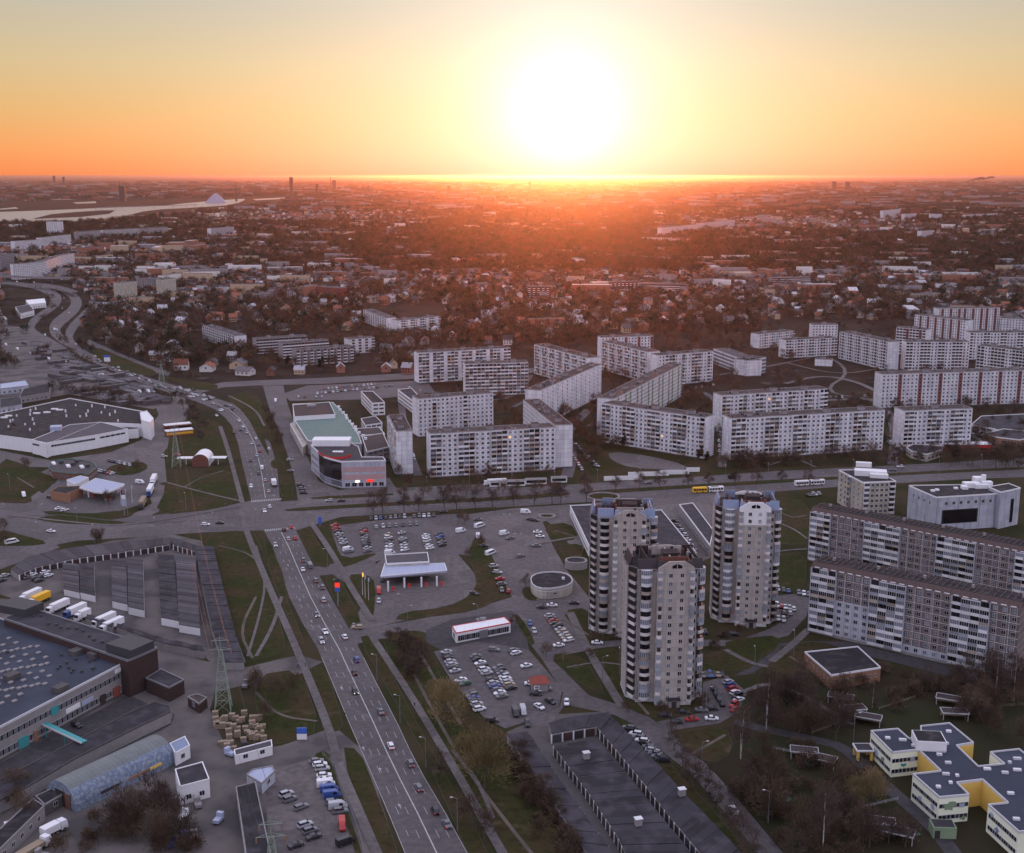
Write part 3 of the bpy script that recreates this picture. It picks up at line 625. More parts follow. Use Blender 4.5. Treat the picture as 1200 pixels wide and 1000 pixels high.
# nearer blocks, each window and balcony its own piece
slab('long nine-storey white block with even windows', 'behind the trees of the boulevard', (504, 509), (651, 501), 9, 12, 'bbwwwbbbwwwb', seed=1)
slab('plain-ended white block turning its narrow end', 'left of the long boulevard block', (455, 487), (464, 506), 9, 9.5, 'bbb', seed=2)
slab('low arm of the zigzag white block running back', 'behind the long boulevard block', (613, 469), (650, 499), 9, 11, 'wwww', seed=3)
slab('fluted windowless-looking white block of the zigzag row', 'between the two boulevard blocks', (633, 458), (705, 427), 9, 11, '.w..w.', seed=4, wall='wall_white')
slab('white and green block of the zigzag row', 'joined to the right-hand boulevard block', (720, 468), (800, 427), 9, 12, 'wwswwwws', seed=5)
slab('nine-storey white block facing left with dark loggias', 'right of the sandy slope', (706, 473), (826, 490), 9, 12, 'bbwwwbbbwwwb', seed=6)
slab('white block with stepped loggias', 'facing the camera above the zigzag row', (626, 404), (688, 420), 9, 12, 'wbbw', seed=7)
slab('white block with strips of loggias', 'above the white and green block', (705, 400), (759, 413), 9, 12, 'wbbw', seed=8)
slab('white block with brown loggias', 'left of the low office building', (772, 417), (836, 412), 9, 12, 'wwbbbwwb', seed=9)
slab('stepped white block with grey bands', 'behind the long middle block', (846, 464), (970, 456), 9, 12, 'bbwwbbww', seed=10)
slab('long white block with six loggia bands', 'in front of the stepped block', (857, 491), (1037, 481), 9, 12, 'bbbwwwwbbbwww', seed=11)
slab('long white block with dark red stair bands', 'at the right edge behind the corner block', (1034, 439), (1212, 434), 9, 12, 'wwwwrwwwwrwwwwr', seed=12, stripemat='wall_stripe')
slab('short white block over a curved shop podium', 'beside the red shop', (1060, 482), (1140, 479), 9, 13, 'bbwwwbbbwwb', seed=13)
slab('stepped white block with dark glazed loggias', 'leftmost of the far white blocks', (490, 414), (598, 408), 9, 12, 'bbb.bbb.', seed=20)
slab('white block with bands of glazed balconies', 'just right of the stepped far block', (545, 427), (619, 425), 9, 12, 'bbbb', seed=21)
slab('pale block with grey window grid', 'behind the plain-ended block', (490, 468), (578, 461), 9, 12, 'wwwbwww', seed=22)
LAT = [((985, 389), (1041, 401), 9, 'bbwwbbww', 'above the grassy playing field'), ((1062, 401), (1137, 401), 9, 'bbwwbbbww', 'right of the playing field'), ((1051, 384), (1085, 387), 9, 'bbbr', 'behind the playing-field block'),
       ((1072, 369), (1132, 376), 9, 'wwrwwr', 'in the back row at right'), ((1100, 362), (1172, 361), 9, 'wrwwrwwr', 'tallest of the back row at right'), ((1137, 390), (1212, 390), 9, 'bwwwb', 'in the second row at the right edge'),
       ((1146, 405), (1212, 413), 9, 'bbwwbb', 'in the third row at the right edge'), ((1172, 373), (1212, 375), 5, 'w', 'low one at the right edge'), ((890, 392), (931, 388), 5, 'wwb', 'left of the playing field'), ((952, 381), (982, 381), 9, 'wwww', 'behind the five-storey one'),
       ((921, 399), (981, 396), 6, 'bbww', 'in front of the playing-field group'), ((705, 396), (766, 394), 9, 'wwwr', 'in the back of the zigzag group')]
for a, b, f, p, pl in LAT: slab('distant white panel block', pl, a, b, f, 12, p, indiv=False, seed=int(a[0]))
OFF = [((836, 409), (875, 423), 4, 'white office building with long ribbon windows', 'beside the brown loggia block'), ((876, 423), (898, 419), 4, 'short wing of the white ribbon-window office', 'beside the playing field')]
for a, b, f, l, pl in OFF: slab(l, pl, a, b, f, 14, 'gg', indiv=False, fh=3.2, group='office wings', name='office_building', cat='office building', roofm='roof_grey')
slab('small white plain pavilion', 'on the playing field', (955, 421), (975, 422), 2, 8, '.', indiv=False, group=None, name='service_building', cat='building')
# mid-distance five-storey and other blocks on the left
MID = [((300, 398), (360, 394), 5, 'b', 'wall_grey', 'grey five-storey slab'), ((331, 403), (385, 399), 5, 'b', 'wall_grey', 'grey five-storey slab'), ((347, 411), (414, 406), 5, 'bw', 'wall_grey', 'grey five-storey slab'), ((408, 398), (439, 396), 5, '.b', 'wall_white', 'white and dark five-storey block'),
       ((426, 363), (452, 373), 5, 'wb.', 'wall_white', 'white and red five-storey block'), ((467, 376), (516, 371), 5, '.bbw', 'wall_white', 'white and red five-storey block'), ((370, 336), (400, 338), 5, 'wr', 'wall_red', 'dark red block'),
       ((238, 382), (275, 394), 5, 'bw', 'wall_white', 'brick-ended white block'), ((140, 332), (160, 330), 9, '.', 'wall_cream', 'blunt ochre tower block'), ((161, 327), (190, 326), 6, 'ww', 'wall_grey', 'grey block'), ((191, 328), (206, 326), 9, '.', 'wall_cream', 'blunt ochre tower block'),
       ((15, 310), (35, 309), 9, 'w', 'wall_white', 'white block of the curved row'), ((35, 309), (54, 306), 9, 'w', 'wall_white', 'white block of the curved row'), ((54, 306), (71, 300), 9, 'w', 'wall_white', 'white block of the curved row'), ((71, 300), (87, 297), 9, 'w', 'wall_white', 'white block of the curved row'),
       ((17, 283), (48, 281), 9, 'w', 'wall_white', 'long white block'), ((48, 279), (83, 275), 9, 'w', 'wall_white', 'long white block'), ((91, 272), (117, 270), 9, 'b', 'wall_grey', 'grey long block'), ((120, 270), (162, 268), 9, 'b', 'wall_white', 'long white block'), ((162, 268), (196, 266), 9, 'b', 'wall_grey', 'grey long block'),
       ((54, 260), (72, 260), 14, '.w', 'wall_white', 'tall white block'), ((0, 299), (16, 297), 12, 'w', 'wall_grey', 'tall grey block'), ((247, 268), (274, 266), 9, 'b', 'wall_white', 'long white block'), ((393, 311), (441, 313), 3, 'g', 'wall_white', 'white hall with tall windows'),
       ((487, 313), (571, 310), 2, 'g', 'wall_white', 'long pale works hall'), ((775, 267), (820, 263), 9, 'b', 'wall_white', 'long hazy white block'), ((820, 262), (861, 258), 9, 'b', 'wall_white', 'long hazy white block'), ((752, 278), (785, 279), 5, 'b.', 'wall_white', 'low hazy white block'), ((785, 280), (811, 280), 5, 'b.', 'wall_white', 'low hazy white block'),
       ((710, 298), (782, 302), 4, 'g', 'wall_white', 'wide hazy office block'), ((839, 321), (866, 321), 3, 'g', 'wall_grey', 'flat grey hall'), ((870, 323), (897, 322), 3, 'g', 'wall_grey', 'flat grey hall'), ((715, 331), (749, 330), 5, 'b.', 'wall_brick', 'brick five-storey block'), ((619, 336), (646, 336), 6, 'b.', 'wall_brick', 'brick five-storey block'),
       ((625, 293), (707, 297), 3, 'g', 'wall_grey', 'long hazy works hall'), ((600, 313), (648, 313), 3, 'b', 'wall_white', 'low hazy white block'), ((755, 333), (806, 334), 4, 'b', 'wall_brick', 'brick five-storey block'), ((910, 281), (954, 280), 5, 'b', 'wall_white', 'pale long block'), ((898, 278), (912, 277), 5, 'b', 'wall_white', 'pale long block'), ((967, 281), (986, 280), 4, 'b', 'wall_white', 'pale long block'),
       ((905, 326), (950, 325), 5, 'b', 'wall_grey', 'grey five-storey slab'), ((960, 317), (996, 318), 3, 'g', 'wall_cream', 'cream low block'), ((1080, 271), (1095, 270), 8, 'b', 'wall_white', 'white squat tower block'), ((1035, 247), (1055, 245), 12, 'b', 'wall_white', 'tall white block'), ((1060, 251), (1077, 250), 9, 'b', 'wall_white', 'tall white block'), ((1131, 252), (1169, 250), 6, 'b', 'wall_white', 'pale long block'),
       ((1090, 251), (1104, 251), 9, 'w', 'wall_white', 'tall white block'), ((1073, 345), (1102, 344), 3, 'w', 'wall_cream', 'cream low block'), ((1103, 333), (1122, 332), 2, 'w', 'wall_white', 'white gabled villa'), ((436, 348), (470, 345), 3, 'w', 'wall_cream', 'cream low block'), ((300, 345), (344, 342), 3, 'w', 'wall_grey', 'flat grey hall'), ((122, 313), (146, 313), 3, 'w', 'wall_grey', 'flat grey hall'),
       ((245, 314), (272, 312), 3, 'w', 'wall_grey', 'flat grey hall'), ((290, 309), (322, 308), 2, 'g', 'wall_white', 'low white shed'), ((230, 335), (262, 337), 3, 'w', 'wall_white', 'low white shed'), ((1120, 300), (1150, 300), 3, 'w', 'wall_white', 'low white shed'), ((1100, 385), (1120, 384), 4, 'w', 'wall_grey', 'grey five-storey slab')]
for a, b, f, p, wl, lk in MID:
    ref = 'on the left skyline' if a[0] < 230 and a[1] < 300 else 'by the flyover' if a[0] < 230 else 'among the left gardens' if a[0] < 560 else 'in the glow under the sun' if a[0] < 860 else 'in the right-hand suburb'
    slab(lk, ref, a, b, f, 12, p, wall=wl, indiv=False, lifts=(a[1] > 290), group='distant blocks', seed=int(a[0] + a[1]), roofm='roof_grey')
# ------------------------------------------------------------------ the two long grey and white panel blocks at right
def big_block(p1, p2, fl, look, place, seed):
    rr = random.Random(seed); base, fh, dep = 1.0, 2.75, 12.5; h = base + fl * fh + .3
    A, B = G(*p1, h), G(*p2, h); A.z = B.z = 0; d = B - A; L = d.length; rz = atan2(d.y, d.x)
    root = empty('apartment_block', A, rz); root.matrix_basis = Matrix.Translation(A) @ Matrix.Rotation(rz, 4, 'Z')
    MB().box(0, L, 0, dep, 0, h, 'wall_panel').box(-.08, L + .08, -.08, dep + .08, 0, .8, 'concrete').build('wall', root)
    # sloping metal cornice band, ridge and flat roof
    rf = MB(); rf.add([(-.3, -.35, h), (L + .3, -.35, h), (L + .3, 1.6, h + 1.7), (-.3, 1.6, h + 1.7), (-.3, dep + .35, h), (L + .3, dep + .35, h), (L + .3, dep - 1.6, h + 1.7), (-.3, dep - 1.6, h + 1.7)],
              [(0, 1, 2, 3), (5, 4, 7, 6), (1, 5, 6, 2), (4, 0, 3, 7)], 'mansard_brown')
    rf.build('cornice_band', root)
    rf = MB(); rf.add([(-.3, 1.6, h + 1.7), (L + .3, 1.6, h + 1.7), (L + .3, dep - 1.6, h + 1.7), (-.3, dep - 1.6, h + 1.7)], [(0, 1, 2, 3)], 'roof_dark')
    x = 1
    while x < L: rf.box(x, x + .5, 1.8, dep - 1.8, h + 1.7, h + 1.95, 'roof_brown'); x += 2.2
    rf.build('roof', root)
    ds = MB(); x = 1.0
    while x < L - 2: ds.add([(x, -.37, h + .02), (x + 1.9, -.37, h + .02), (x + 1.9, -.12, h + .28), (x, -.12, h + .28)], [(0, 1, 2, 3)], 'frame'); x += 3.2
    ds.build('cornice_openings', root)['kind'] = 'stuff'
    v = MB(); rd = MB().box(0, L, dep * .5 - .08, dep * .5 + .08, h + 2.1, h + 2.25, 'metal_dark'); rd.build('roof_rail', root)
    x = 6
    while x < L:
        v.box(x - .5, x + .5, dep * .45, dep * .45 + 1, h + 1.9, h + 3.0, 'concrete'); v.box(x + 8, x + 8.08, dep * .6, dep * .6 + .08, h + 1.8, h + 5.5, 'metal_dark'); x += 17
    v.build('roof_vents', root)['kind'] = 'stuff'
    n = round(L / 3.2); bw = L / n; pat = 'bbbBBwwwwbbbbb' if seed == 1 else 'bbwwwwbbbbbwwwww'
    seq = ('bbb' + 'wwww' + 'bbbb' + 'wwwww' + 'bbbb' + 'wwww' + 'bbbb' + 'wwwww' + 'bbbbb') if seed == 1 else ('bbb' + 'wwwww' + 'bbbbb' + 'wwwww' + 'bbbbb' + 'wwwww' + 'bbbbb' + 'wwwww' + 'bbbbb' + 'wwwww')
    fins = MB(); i = 0; prev = ''
    for i in range(n):
        k = seq[i % len(seq)]
        if k != prev: fins.box(bw * i - .12, bw * i + .12, -1.15 if 'b' in (k, prev) else -.2, 0, base, h - .1, 'wall_pale')
        elif k == 'w' and i % 2 == 0: fins.box(bw * i - .08, bw * i + .08, -.12, 0, base, h - .1, 'frame')
        prev = k
        clad = rr.random
        for f in range(fl):
            z = base + f * fh
            if k == 'b':
                o2 = ob('balcony', BMS[rr.choices(range(6), (3, 3, 2, .6, 3, 6))[0]], root, (bw * (i + .5), 0, z)); o2.scale = (bw / BW, 1, 1)
            else:
                ob('window', WM[rr.choices(range(4), (5, 4, 0, .01))[0]], root, (bw * (i + .5), -.12, z + .75))
    # re-clad pale patches at the foot of some bays
    for (a, b, f0, f1) in ([(3, 7, 0, 5), (11, 16, 0, 1), (20, 24, 0, 3)] if seed == 1 else [(3, 5, 0, 1), (6, 8, 0, 1), (13, 15, 0, 1)]):
        if bw * b < L: fins.box(bw * a + .1, bw * b - .1, -.1, 0, base, base + f1 * fh, 'wall_pale')
    for f in range(1, fl): fins.box(0, L, -.13, 0, base + f * fh - .06, base + f * fh + .06, 'frame')
    fins.build('facade_fins', root)['kind'] = 'stuff'
    for i in range(3):
        for f in range(fl): ob('window', WM[0], root, (0, dep * (i + .5) / 3, base + f * fh + .75), -pi / 2)
    tag(root, 'apartment block', look, place, 'long grey apartment blocks', p=A + d / 2)
big_block((952, 664), (1196, 713), 9, 'nearer long grey nine-storey block with white balcony bands and blue-white patches', '', 1)
big_block((951, 599), (1240, 655), 8, 'farther long grey block with brown cornice', 'rising behind the nearer one', 2)
# ------------------------------------------------------------------ three sixteen-storey towers
def arc_balcony(w, d, par, glazed, fh=2.75):
    m = MB(); n = 6; pts = [(-w/2 + w * i / n, -d * sin(pi * (0.12 + .76 * i / n)) ) for i in range(n + 1)]
    fl = [(-w/2, 0)] + pts + [(w/2, 0)]
    m.add([(x, y, 0) for x, y in fl] + [(x, y, .15) for x, y in fl], [list(range(len(fl))), list(range(2 * len(fl) - 1, len(fl) - 1, -1))], 'concrete')
    for (x0, y0), (x1, y1) in zip(fl, fl[1:]):
        if y0 == 0 and y1 == 0: continue
        m.add([(x0, y0, 0), (x1, y1, 0), (x1, y1, 1.1), (x0, y0, 1.1)], [(0, 1, 2, 3)], par)
        m.add([(x0, y0 + .12, .15), (x1, y1 + .12, .15), (x1, y1 + .12, 1.1), (x0, y0 + .12, 1.1)], [(3, 2, 1, 0)], par)
        if glazed:
            m.add([(x0, y0 + .04, 1.1), (x1, y1 + .04, 1.1), (x1, y1 + .04, fh - .15), (x0, y0 + .04, fh - .15)], [(0, 1, 2, 3)], 'glass_pale')
            m.box(x0 - .05, x0 + .05, y0 - .02, y0 + .08, 1.1, fh - .1, 'frame')
    if glazed: m.add([(x, y, fh - .12) for x, y in fl], [list(range(len(fl)))], 'frame')
    m.box(-w/2 + .2, w/2 - .2, -.05, 0, .15, fh - .3, 'recess_shade'); m.box(-w * .3, w * .05, -.09, -.05, .2, 2.2, 'glass'); m.box(w * .12, w * .34, -.09, -.05, .9, 2.2, 'glass')
    return m.mesh('balcony')
ARC = [arc_balcony(3.7, 1.6, 'balcony_render', 0), arc_balcony(3.7, 1.6, 'balcony_tan', 0), arc_balcony(3.7, 1.6, 'balcony_white', 1), arc_balcony(3.7, 1.6, 'balcony_blue', 1), arc_balcony(3.7, 1.6, 'balcony_tan', 1)]
SML = [arc_balcony(1.7, .9, 'balcony_render', 1), arc_balcony(1.7, .9, 'balcony_render', 0), arc_balcony(2.0, 1.0, 'balcony_blue', 1)]
def loggia(w, fh, par):
    m = MB(); m.box(-w/2, w/2, -.05, 0, .15, fh - .1, 'recess_shade')
    m.add([(-w/2, -.1, 0), (w/2, -1.2, 0), (w/2, -1.2, 1.15), (-w/2, -.1, 1.15)], [(0, 1, 2, 3)], par)
    m.add([(-w/2, -.1, 0), (w/2, -1.2, 0), (w/2, 0, 0)], [(0, 2, 1)], 'concrete'); m.add([(w/2, -1.2, 0), (w/2, 0, 0), (w/2, 0, 1.15), (w/2, -1.2, 1.15)], [(0, 1, 2, 3)], par)
    m.add([(w/2, -1.2, 0), (w/2, 0, 0), (-w/2, 0, 0), (-w/2, -.1, 0)], [(0, 1, 2, 3)], 'concrete')
    return m.mesh('loggia')
LOG = [loggia(3.7, 2.75, 'balcony_render'), loggia(3.7, 2.75, 'balcony_tan')]
WT = [window_mesh(1.25, 1.45), window_mesh(1.25, 1.45, 'glass_pale'), window_mesh(1.25, 1.45, 'window_lit')]
def tower(u, v, rz, mans, look, place, seed, fl=16, topwhite=False):
    rr = random.Random(seed); base, fh = 1.2, 2.8; h = base + fl * fh
    A = G(u, v); root = empty('tower_block', A, rz); root.matrix_basis = Matrix.Translation(A) @ Matrix.Rotation(rz, 4, 'Z')
    # plan: front bay, two shoulders set back, cross-shaped towards the rear
    wb = MB()
    plan = [(-6, 0), (5.6, 0), (5.6, 3.2), (7.4, 3.2), (9.4, 6.6), (9.4, 17.4), (7.4, 20.8), (5.6, 20.8), (5.6, 24), (-6, 24), (-6, 20.8), (-9.2, 20.8), (-14.6, 17.4), (-14.6, 7.6), (-11.9, 4.6), (-11.9, 3.2), (-6, 3.2)]
    wb.prism(plan, 0, h, 'wall_tower', top='roof_dark'); wb.build('wall', root)
    MB().prism([(x * 1.012 - .0, (y - 12) * 1.012 + 12) for x, y in plan], 0, 1.3, 'balcony_white', top='concrete').build('plinth', root)
    if topwhite: MB().box(-6.03, 5.63, -.03, .4, h - 5.5, h - .02, 'white_paint').build('painted_gable', root)
    # gable over the front bay
    gb = MB(); gp = [(-6.1, h), (5.7, h), (5.7, h + 1.2), (2.6, h + 3.4), (-2.6, h + 3.4), (-6.1, h + 1.2)]; gm = 'white_paint' if topwhite else 'wall_tower'
    for y0, y1 in ((-.05, .5), (23.5, 24.05)):
        gq = gp if y0 < 1 else [(x, h + (z - h) * .45) for x, z in gp]; gb = MB(); gb.add([(x, y0, z) for x, z in gq] + [(x, y1, z) for x, z in gq], [list(range(6)), list(range(11, 5, -1))] + [((i + 1) % 6, i, 6 + i, 6 + (i + 1) % 6) for i in range(6)], gm); gb.build('gable', root)
    ar = MB(); 
    for a, b in ((-1.6, -.15), (.15, 1.6)): ar.add([(a, -.12, h + 1.1), (b, -.12, h + 1.1), (b, -.12, h + (2.3 if a > 0 else 2.9) - .3), (a, -.12, h + (2.9 if a > 0 else 2.3) - .3)], [(0, 1, 2, 3)], 'glass')
    ar.build('attic_window', root)
    # sloped metal parapets over the shoulders and sides
    def mansard(p, q, inn, z0=h - .6, z1=h + 2.9):
        p, q, inn = Vector((*p, z0)), Vector((*q, z0)), Vector((*inn, 0)); up = Vector((0, 0, z1 - z0)); e = inn.normalized() * .35
        MB().add([p, q, q + inn + up, p + inn + up, q + inn + up + e, p + inn + up + e, q + inn + e - Vector((0, 0, 0)), p + inn + e], [(0, 1, 2, 3), (3, 2, 4, 5), (5, 4, 6, 7), (1, 6, 4, 2), (0, 3, 5, 7)], mans).build('mansard_panel', root)
    mansard((-12.0, 3.1), (-6, 3.1), (0, 1.5)); mansard((5.6, 3.1), (9.2, 3.1), (0, 1.5)); mansard((-6.1, 1.0), (-4.2, .2), (.5, 1.6)); mansard((4.2, .2), (6.1, 1.0), (-.5, 1.6))
    mansard((-14.65, 17.4), (-14.65, 7.6), (1.4, 0)); mansard((9.45, 6.6), (9.45, 17.4), (-1.4, 0)); mansard((-6, 20.9), (-10, 20.9), (0, -1.5)); mansard((9.2, 20.9), (5.6, 20.9), (0, -1.5))
    # roof clutter: stepped brick walls, lift house, dark deck
    rc = MB(); 
    for a in ((-9, -8.7, 5, 19), (7.2, 7.5, 5, 19), (-5, 5, 6, 6.3), (-5, 5, 18, 18.3), (-5, -4.7, 2, 6), (4.7, 5, 2, 6), (-1, -.7, 6.3, 18)): rc.box(*a, h, h + rr.uniform(1.4, 3.4), rr.choice(('roof_brown', 'wall_tower', 'wall_brick')))
    rc.build('roof_walls', root)
    MB().box(-2.6, 2.6, 9.5, 14, h, h + 3.0, 'roof_brown').box(-2.8, 2.8, 9.3, 14.2, h + 3.0, h + 3.2, 'roof_dark', True).build('lift_house', root)
    ch = MB()
    for i in range(14): x, y = rr.uniform(-8, 7), rr.uniform(4, 20); ch.box(x - .4, x + .4, y - .4, y + .4, h, h + rr.uniform(1, 3.4), rr.choice(('concrete', 'wall_brick', 'roof_dark')))
    for x, y in ((-11, 8), (7.8, 9), (3, 20), (-4, 5)): ch.box(x - .05, x + .05, y - .05, y + .05, h, h + 5.5, 'metal_grey')
    ch.build('chimneys', root)['kind'] = 'stuff'
    pil = MB(); pil.box(-6.15, -5.85, -.15, .0, 1, h, 'wall_tower'); pil.box(5.5, 5.75, -.15, 0, 1, h, 'wall_tower'); pil.box(-12.1, -11.8, 2.4, 4.6, 1, h, 'wall_grey'); pil.box(-14.8, -14.5, 6.8, 7.6, 1, h, 'wall_grey'); pil.build('pilasters', root)
    for f in range(fl):
        z = base + f * fh
        for x in (-2.0, 1.7): ob('window', WT[rr.choices((0, 1, 2), (5, 2, .04))[0]], root, (x, 0, z + .8))
        ob('corner_balcony', SML[rr.choices((0, 1, 2), (5, 2, 1))[0]], root, (-5.4, .05, z)); ob('corner_balcony', SML[rr.choices((0, 1, 2), (3, 1, 1))[0]], root, (5.0, .05, z))
        ob('balcony', ARC[rr.choices(range(5), (5, 2, 3, 1, 1))[0]], root, (-9.3, 3.2, z))
        ob('balcony', ARC[rr.choices(range(5), (3, 1, 3, 3, 1))[0]], root, (8.7, 4.7, z), radians(58))
        ob('window', WT[0], root, (6.6, 3.2, z + .8))
        ob('loggia', LOG[rr.choices((0, 1), (3, 1))[0]], root, (-13.25, 6.1, z), radians(-48))
        for y in (8, 12, 16): ob('window', WT[rr.choices((0, 1), (4, 1))[0]], root, (-14.6, y + .5, z + .8), -pi / 2)
        for y in (8.5, 12, 15.5): ob('window', WT[rr.choices((0, 1), (4, 1))[0]], root, (9.4, y, z + .8), pi / 2)
    en = MB().box(-2, 1.6, -2, 0, 0, 2.6, 'concrete').box(-2.3, 1.9, -2.4, .1, 2.6, 2.8, 'roof_dark', True); en.box(-1, .6, -2.05, -2.0, .1, 2.2, 'door_dark'); en.build('entrance_porch', root)
    tag(root, 'tower block', look, place, 'three sixteen-storey tower blocks', p=A)
tower(736, 747, radians(-3), 'mansard_blue', 'tall beige tower block with blue sloped roof panels', 'leftmost of three, beside the round pavilion', 1)
tower(789, 827, radians(4), 'mansard_dark', 'nearest tall beige tower block with dark brown sloped roof panels', '', 2)
tower(880, 734, radians(-5), 'mansard_blue', 'tall grey tower block with white painted gable', 'rightmost of the three towers', 3, topwhite=True)
# ------------------------------------------------------------------ individual low buildings (roof outlines given on the roof plane)
def cen(P): return (sum(p[0] for p in P) / len(P), sum(p[1] for p in P) / len(P))
class Low:
    "a building from its roof outline: root empty, walls, parapet, roof, then pieces hung on its edges"
    def __init__(s, name, px, h, wall, roofm, z0=0, par=0.4, pm='concrete', world=False, base=None):
        P = px if world else polyG(px, h); s.P = ccw(P); c = base or cen(s.P); s.c = Vector((c[0], c[1], 0)); s.h = h
        s.P = [(x - c[0], y - c[1]) for x, y in s.P]; s.root = empty(name, s.c); s.root.matrix_basis = Matrix.Translation(s.c)
        MB().prism(s.P, z0, h, wall, top=roofm).build('wall', s.root)
        if par: s.parapet(par, pm)
    def parapet(s, par, pm, P=None, h=None, name='parapet'):
        m = MB(); P = P or s.P; h = h or s.h; n = len(P)
        for i in range(n):
            a, b = Vector(P[i]), Vector(P[(i + 1) % n]); d = (b - a)
            if d.length < .1: continue
            d.normalize(); q = Vector((-d.y, d.x)); o = q * -.05
            m.prism([tuple(a + o - d * .05), tuple(b + o + d * .05), tuple(b + q * .25 + d * .05), tuple(a + q * .25 - d * .05)], h - .25 - .003 * (i % 3), h + par + .003 * (i % 3), pm)
        return m.build(name, s.root)
    def edge(s, u, v, z):
        "index of the wall edge whose line passes nearest the pixel (u, v)"
        best = None
        for i in range(len(s.P)):
            a, b = Vector(s.P[i]) + s.c.xy, Vector(s.P[(i + 1) % len(s.P)]) + s.c.xy
            for k in range(21):
                q = a.lerp(b, k / 20); p = PX((q.x, q.y, z)); dd = hypot(p[0] - u, p[1] - v)
                if best is None or dd < best[0]: best = (dd, i)
        return best[1]
    def row(s, i, me, n, z, t0=.05, t1=.95, name='window', sx=1):
        a, b = Vector(s.P[i]), Vector(s.P[(i + 1) % len(s.P)]); d = b - a; r = atan2(d.y, d.x)
        for k in range(n):
            q = a.lerp(b, t0 + (t1 - t0) * (k + .5) / n); o2 = ob(name, me, s.root, (q.x, q.y, z), r); o2.scale = (sx, 1, 1)
    def panel(s, i, t0, t1, z0, z1, mt, name, th=.12):
        a, b = Vector(s.P[i]), Vector(s.P[(i + 1) % len(s.P)]); d = (b - a); p, q = a.lerp(b, t0), a.lerp(b, t1); r = atan2(d.y, d.x); L = (q - p).length
        return MB().box(0, L, -th, 0, z0, z1, mt, True).build(name, s.root, (p.x, p.y, 0), r)
    def roofbox(s, u, v, dx, dy, hz, mt, name='roof_unit', rz=0, z=None):
        z = s.h if z is None else z
        p = G(u, v, z) - s.c; return MB().box(-dx/2, dx/2, -dy/2, dy/2, 0, hz, mt).build(name, s.root, (p.x, p.y, z), rz)
    def done(s, cat, look, place='', group=None): tag(s.root, cat, look, place, group, p=s.c); return s
SHOPWIN = window_mesh(3.0, 2.2, 'glass', 2); RIB = window_mesh(3.4, 1.3, 'glass', 2); SMALLWIN = window_mesh(0.9, 1.2)
def at(o, u, v): return (o[0] + u * o[2], o[1] + v * o[2])
def crop(x0, y0, sc, pts): return [(x0 + a * sc, y0 + b * sc) for a, b in pts]
# nursery school
SC = (950, 780, .22)
sch = Low('school', crop(*SC, [(320, 352), (465, 340), (525, 392), (592, 386), (584, 326), (740, 310), (868, 415), (778, 430), (893, 540), (1030, 527), (955, 465), (1110, 448), (1320, 610), (1330, 860), (1110, 892), (945, 745), (1050, 735), (915, 612), (780, 628), (845, 692), (685, 707), (543, 582), (692, 565), (575, 452), (435, 468)]), 7.6, 'school_wall', 'roof_blue', par=.45, pm='balcony_white')
for (u, v), n in (((375, 410), 4), ((505, 460), 3), ((615, 645), 4), ((765, 700), 3), ((1030, 820), 4)):
    i = sch.edge(950 + u * .22, 780 + v * .22, 7.6)
    for z in (1.2, 4.5): sch.row(i, RIB, n, z, .06, .94)
for (u, v), n in (((635, 508), 2), ((848, 620), 2), ((980, 672), 3), ((820, 422), 1), ((1000, 530), 1)):
    i = sch.edge(950 + u * .22, 780 + v * .22, 7.6); sch.panel(i, .0, 1, .05, 7.3, 'school_yellow', 'yellow_wall')
    for z in (1.2, 4.5): sch.row(i, WM[0], n, z, .15, .85)
cols_ = ['car_green', 'teal', 'wall_green', 'mansard_blue', 'canopy_blue', 'yellow_sign']
def blob(i, t, z, r, mt, seed):
    "painted motif: an irregular rounded patch of wall paint"
    rr = random.Random(seed); a, b = Vector(sch.P[i]), Vector(sch.P[(i + 1) % len(sch.P)]); d = (b - a).normalized(); q = a.lerp(b, t)
    k = [rr.uniform(.45, 1.25) for _ in range(11)]; pts = [(r * k[j] * cos(2 * pi * j / 11), r * .8 * k[j] * sin(2 * pi * j / 11)) for j in range(11)]
    MB().add([(x, -.13, zz) for x, zz in pts] + [(x, 0, zz) for x, zz in pts], [list(range(11))[::-1]] + [(j, (j + 1) % 11, 11 + (j + 1) % 11, 11 + j) for j in range(11)], mt).build('wall_painting', sch.root, (q.x, q.y, z), atan2(d.y, d.x))
for j, (u, v, t, z, r, c) in enumerate([(375, 410, .28, 3.2, 1.5, 'canopy_blue'), (375, 410, .62, 3.0, 1.1, 'wall_green'), (505, 460, .45, 3.6, .8, 'teal'), (505, 460, .78, 5.0, 1.1, 'canopy_blue'), (615, 645, .35, 3.1, 1.0, 'canopy_blue'), (615, 645, .8, 3.6, .9, 'canopy_blue'),
                                        (765, 700, .36, 5.2, 1.9, 'wall_green'), (765, 700, .78, 4.9, 1.1, 'canopy_blue'), (765, 700, .85, 1.2, .9, 'wall_green'), (1030, 820, .35, 3.2, 1.1, 'mansard_blue'), (1030, 820, .15, 6.0, .9, 'canopy_blue')]):
    blob(sch.edge(950 + u * .22, 780 + v * .22, 7.6), t, z, r, c, j)
ph = MB().box(-4.2, 4.2, -3.6, 3.6, 0, 3.0, 'white_paint'); ph.box(-3.9, 3.9, -3.3, 3.3, 3.0, 3.08, 'roof_dark'); p = G(1088, 874, 7.6) - sch.c; ph.build('roof_room', sch.root, (p.x, p.y, 7.6), radians(-6))
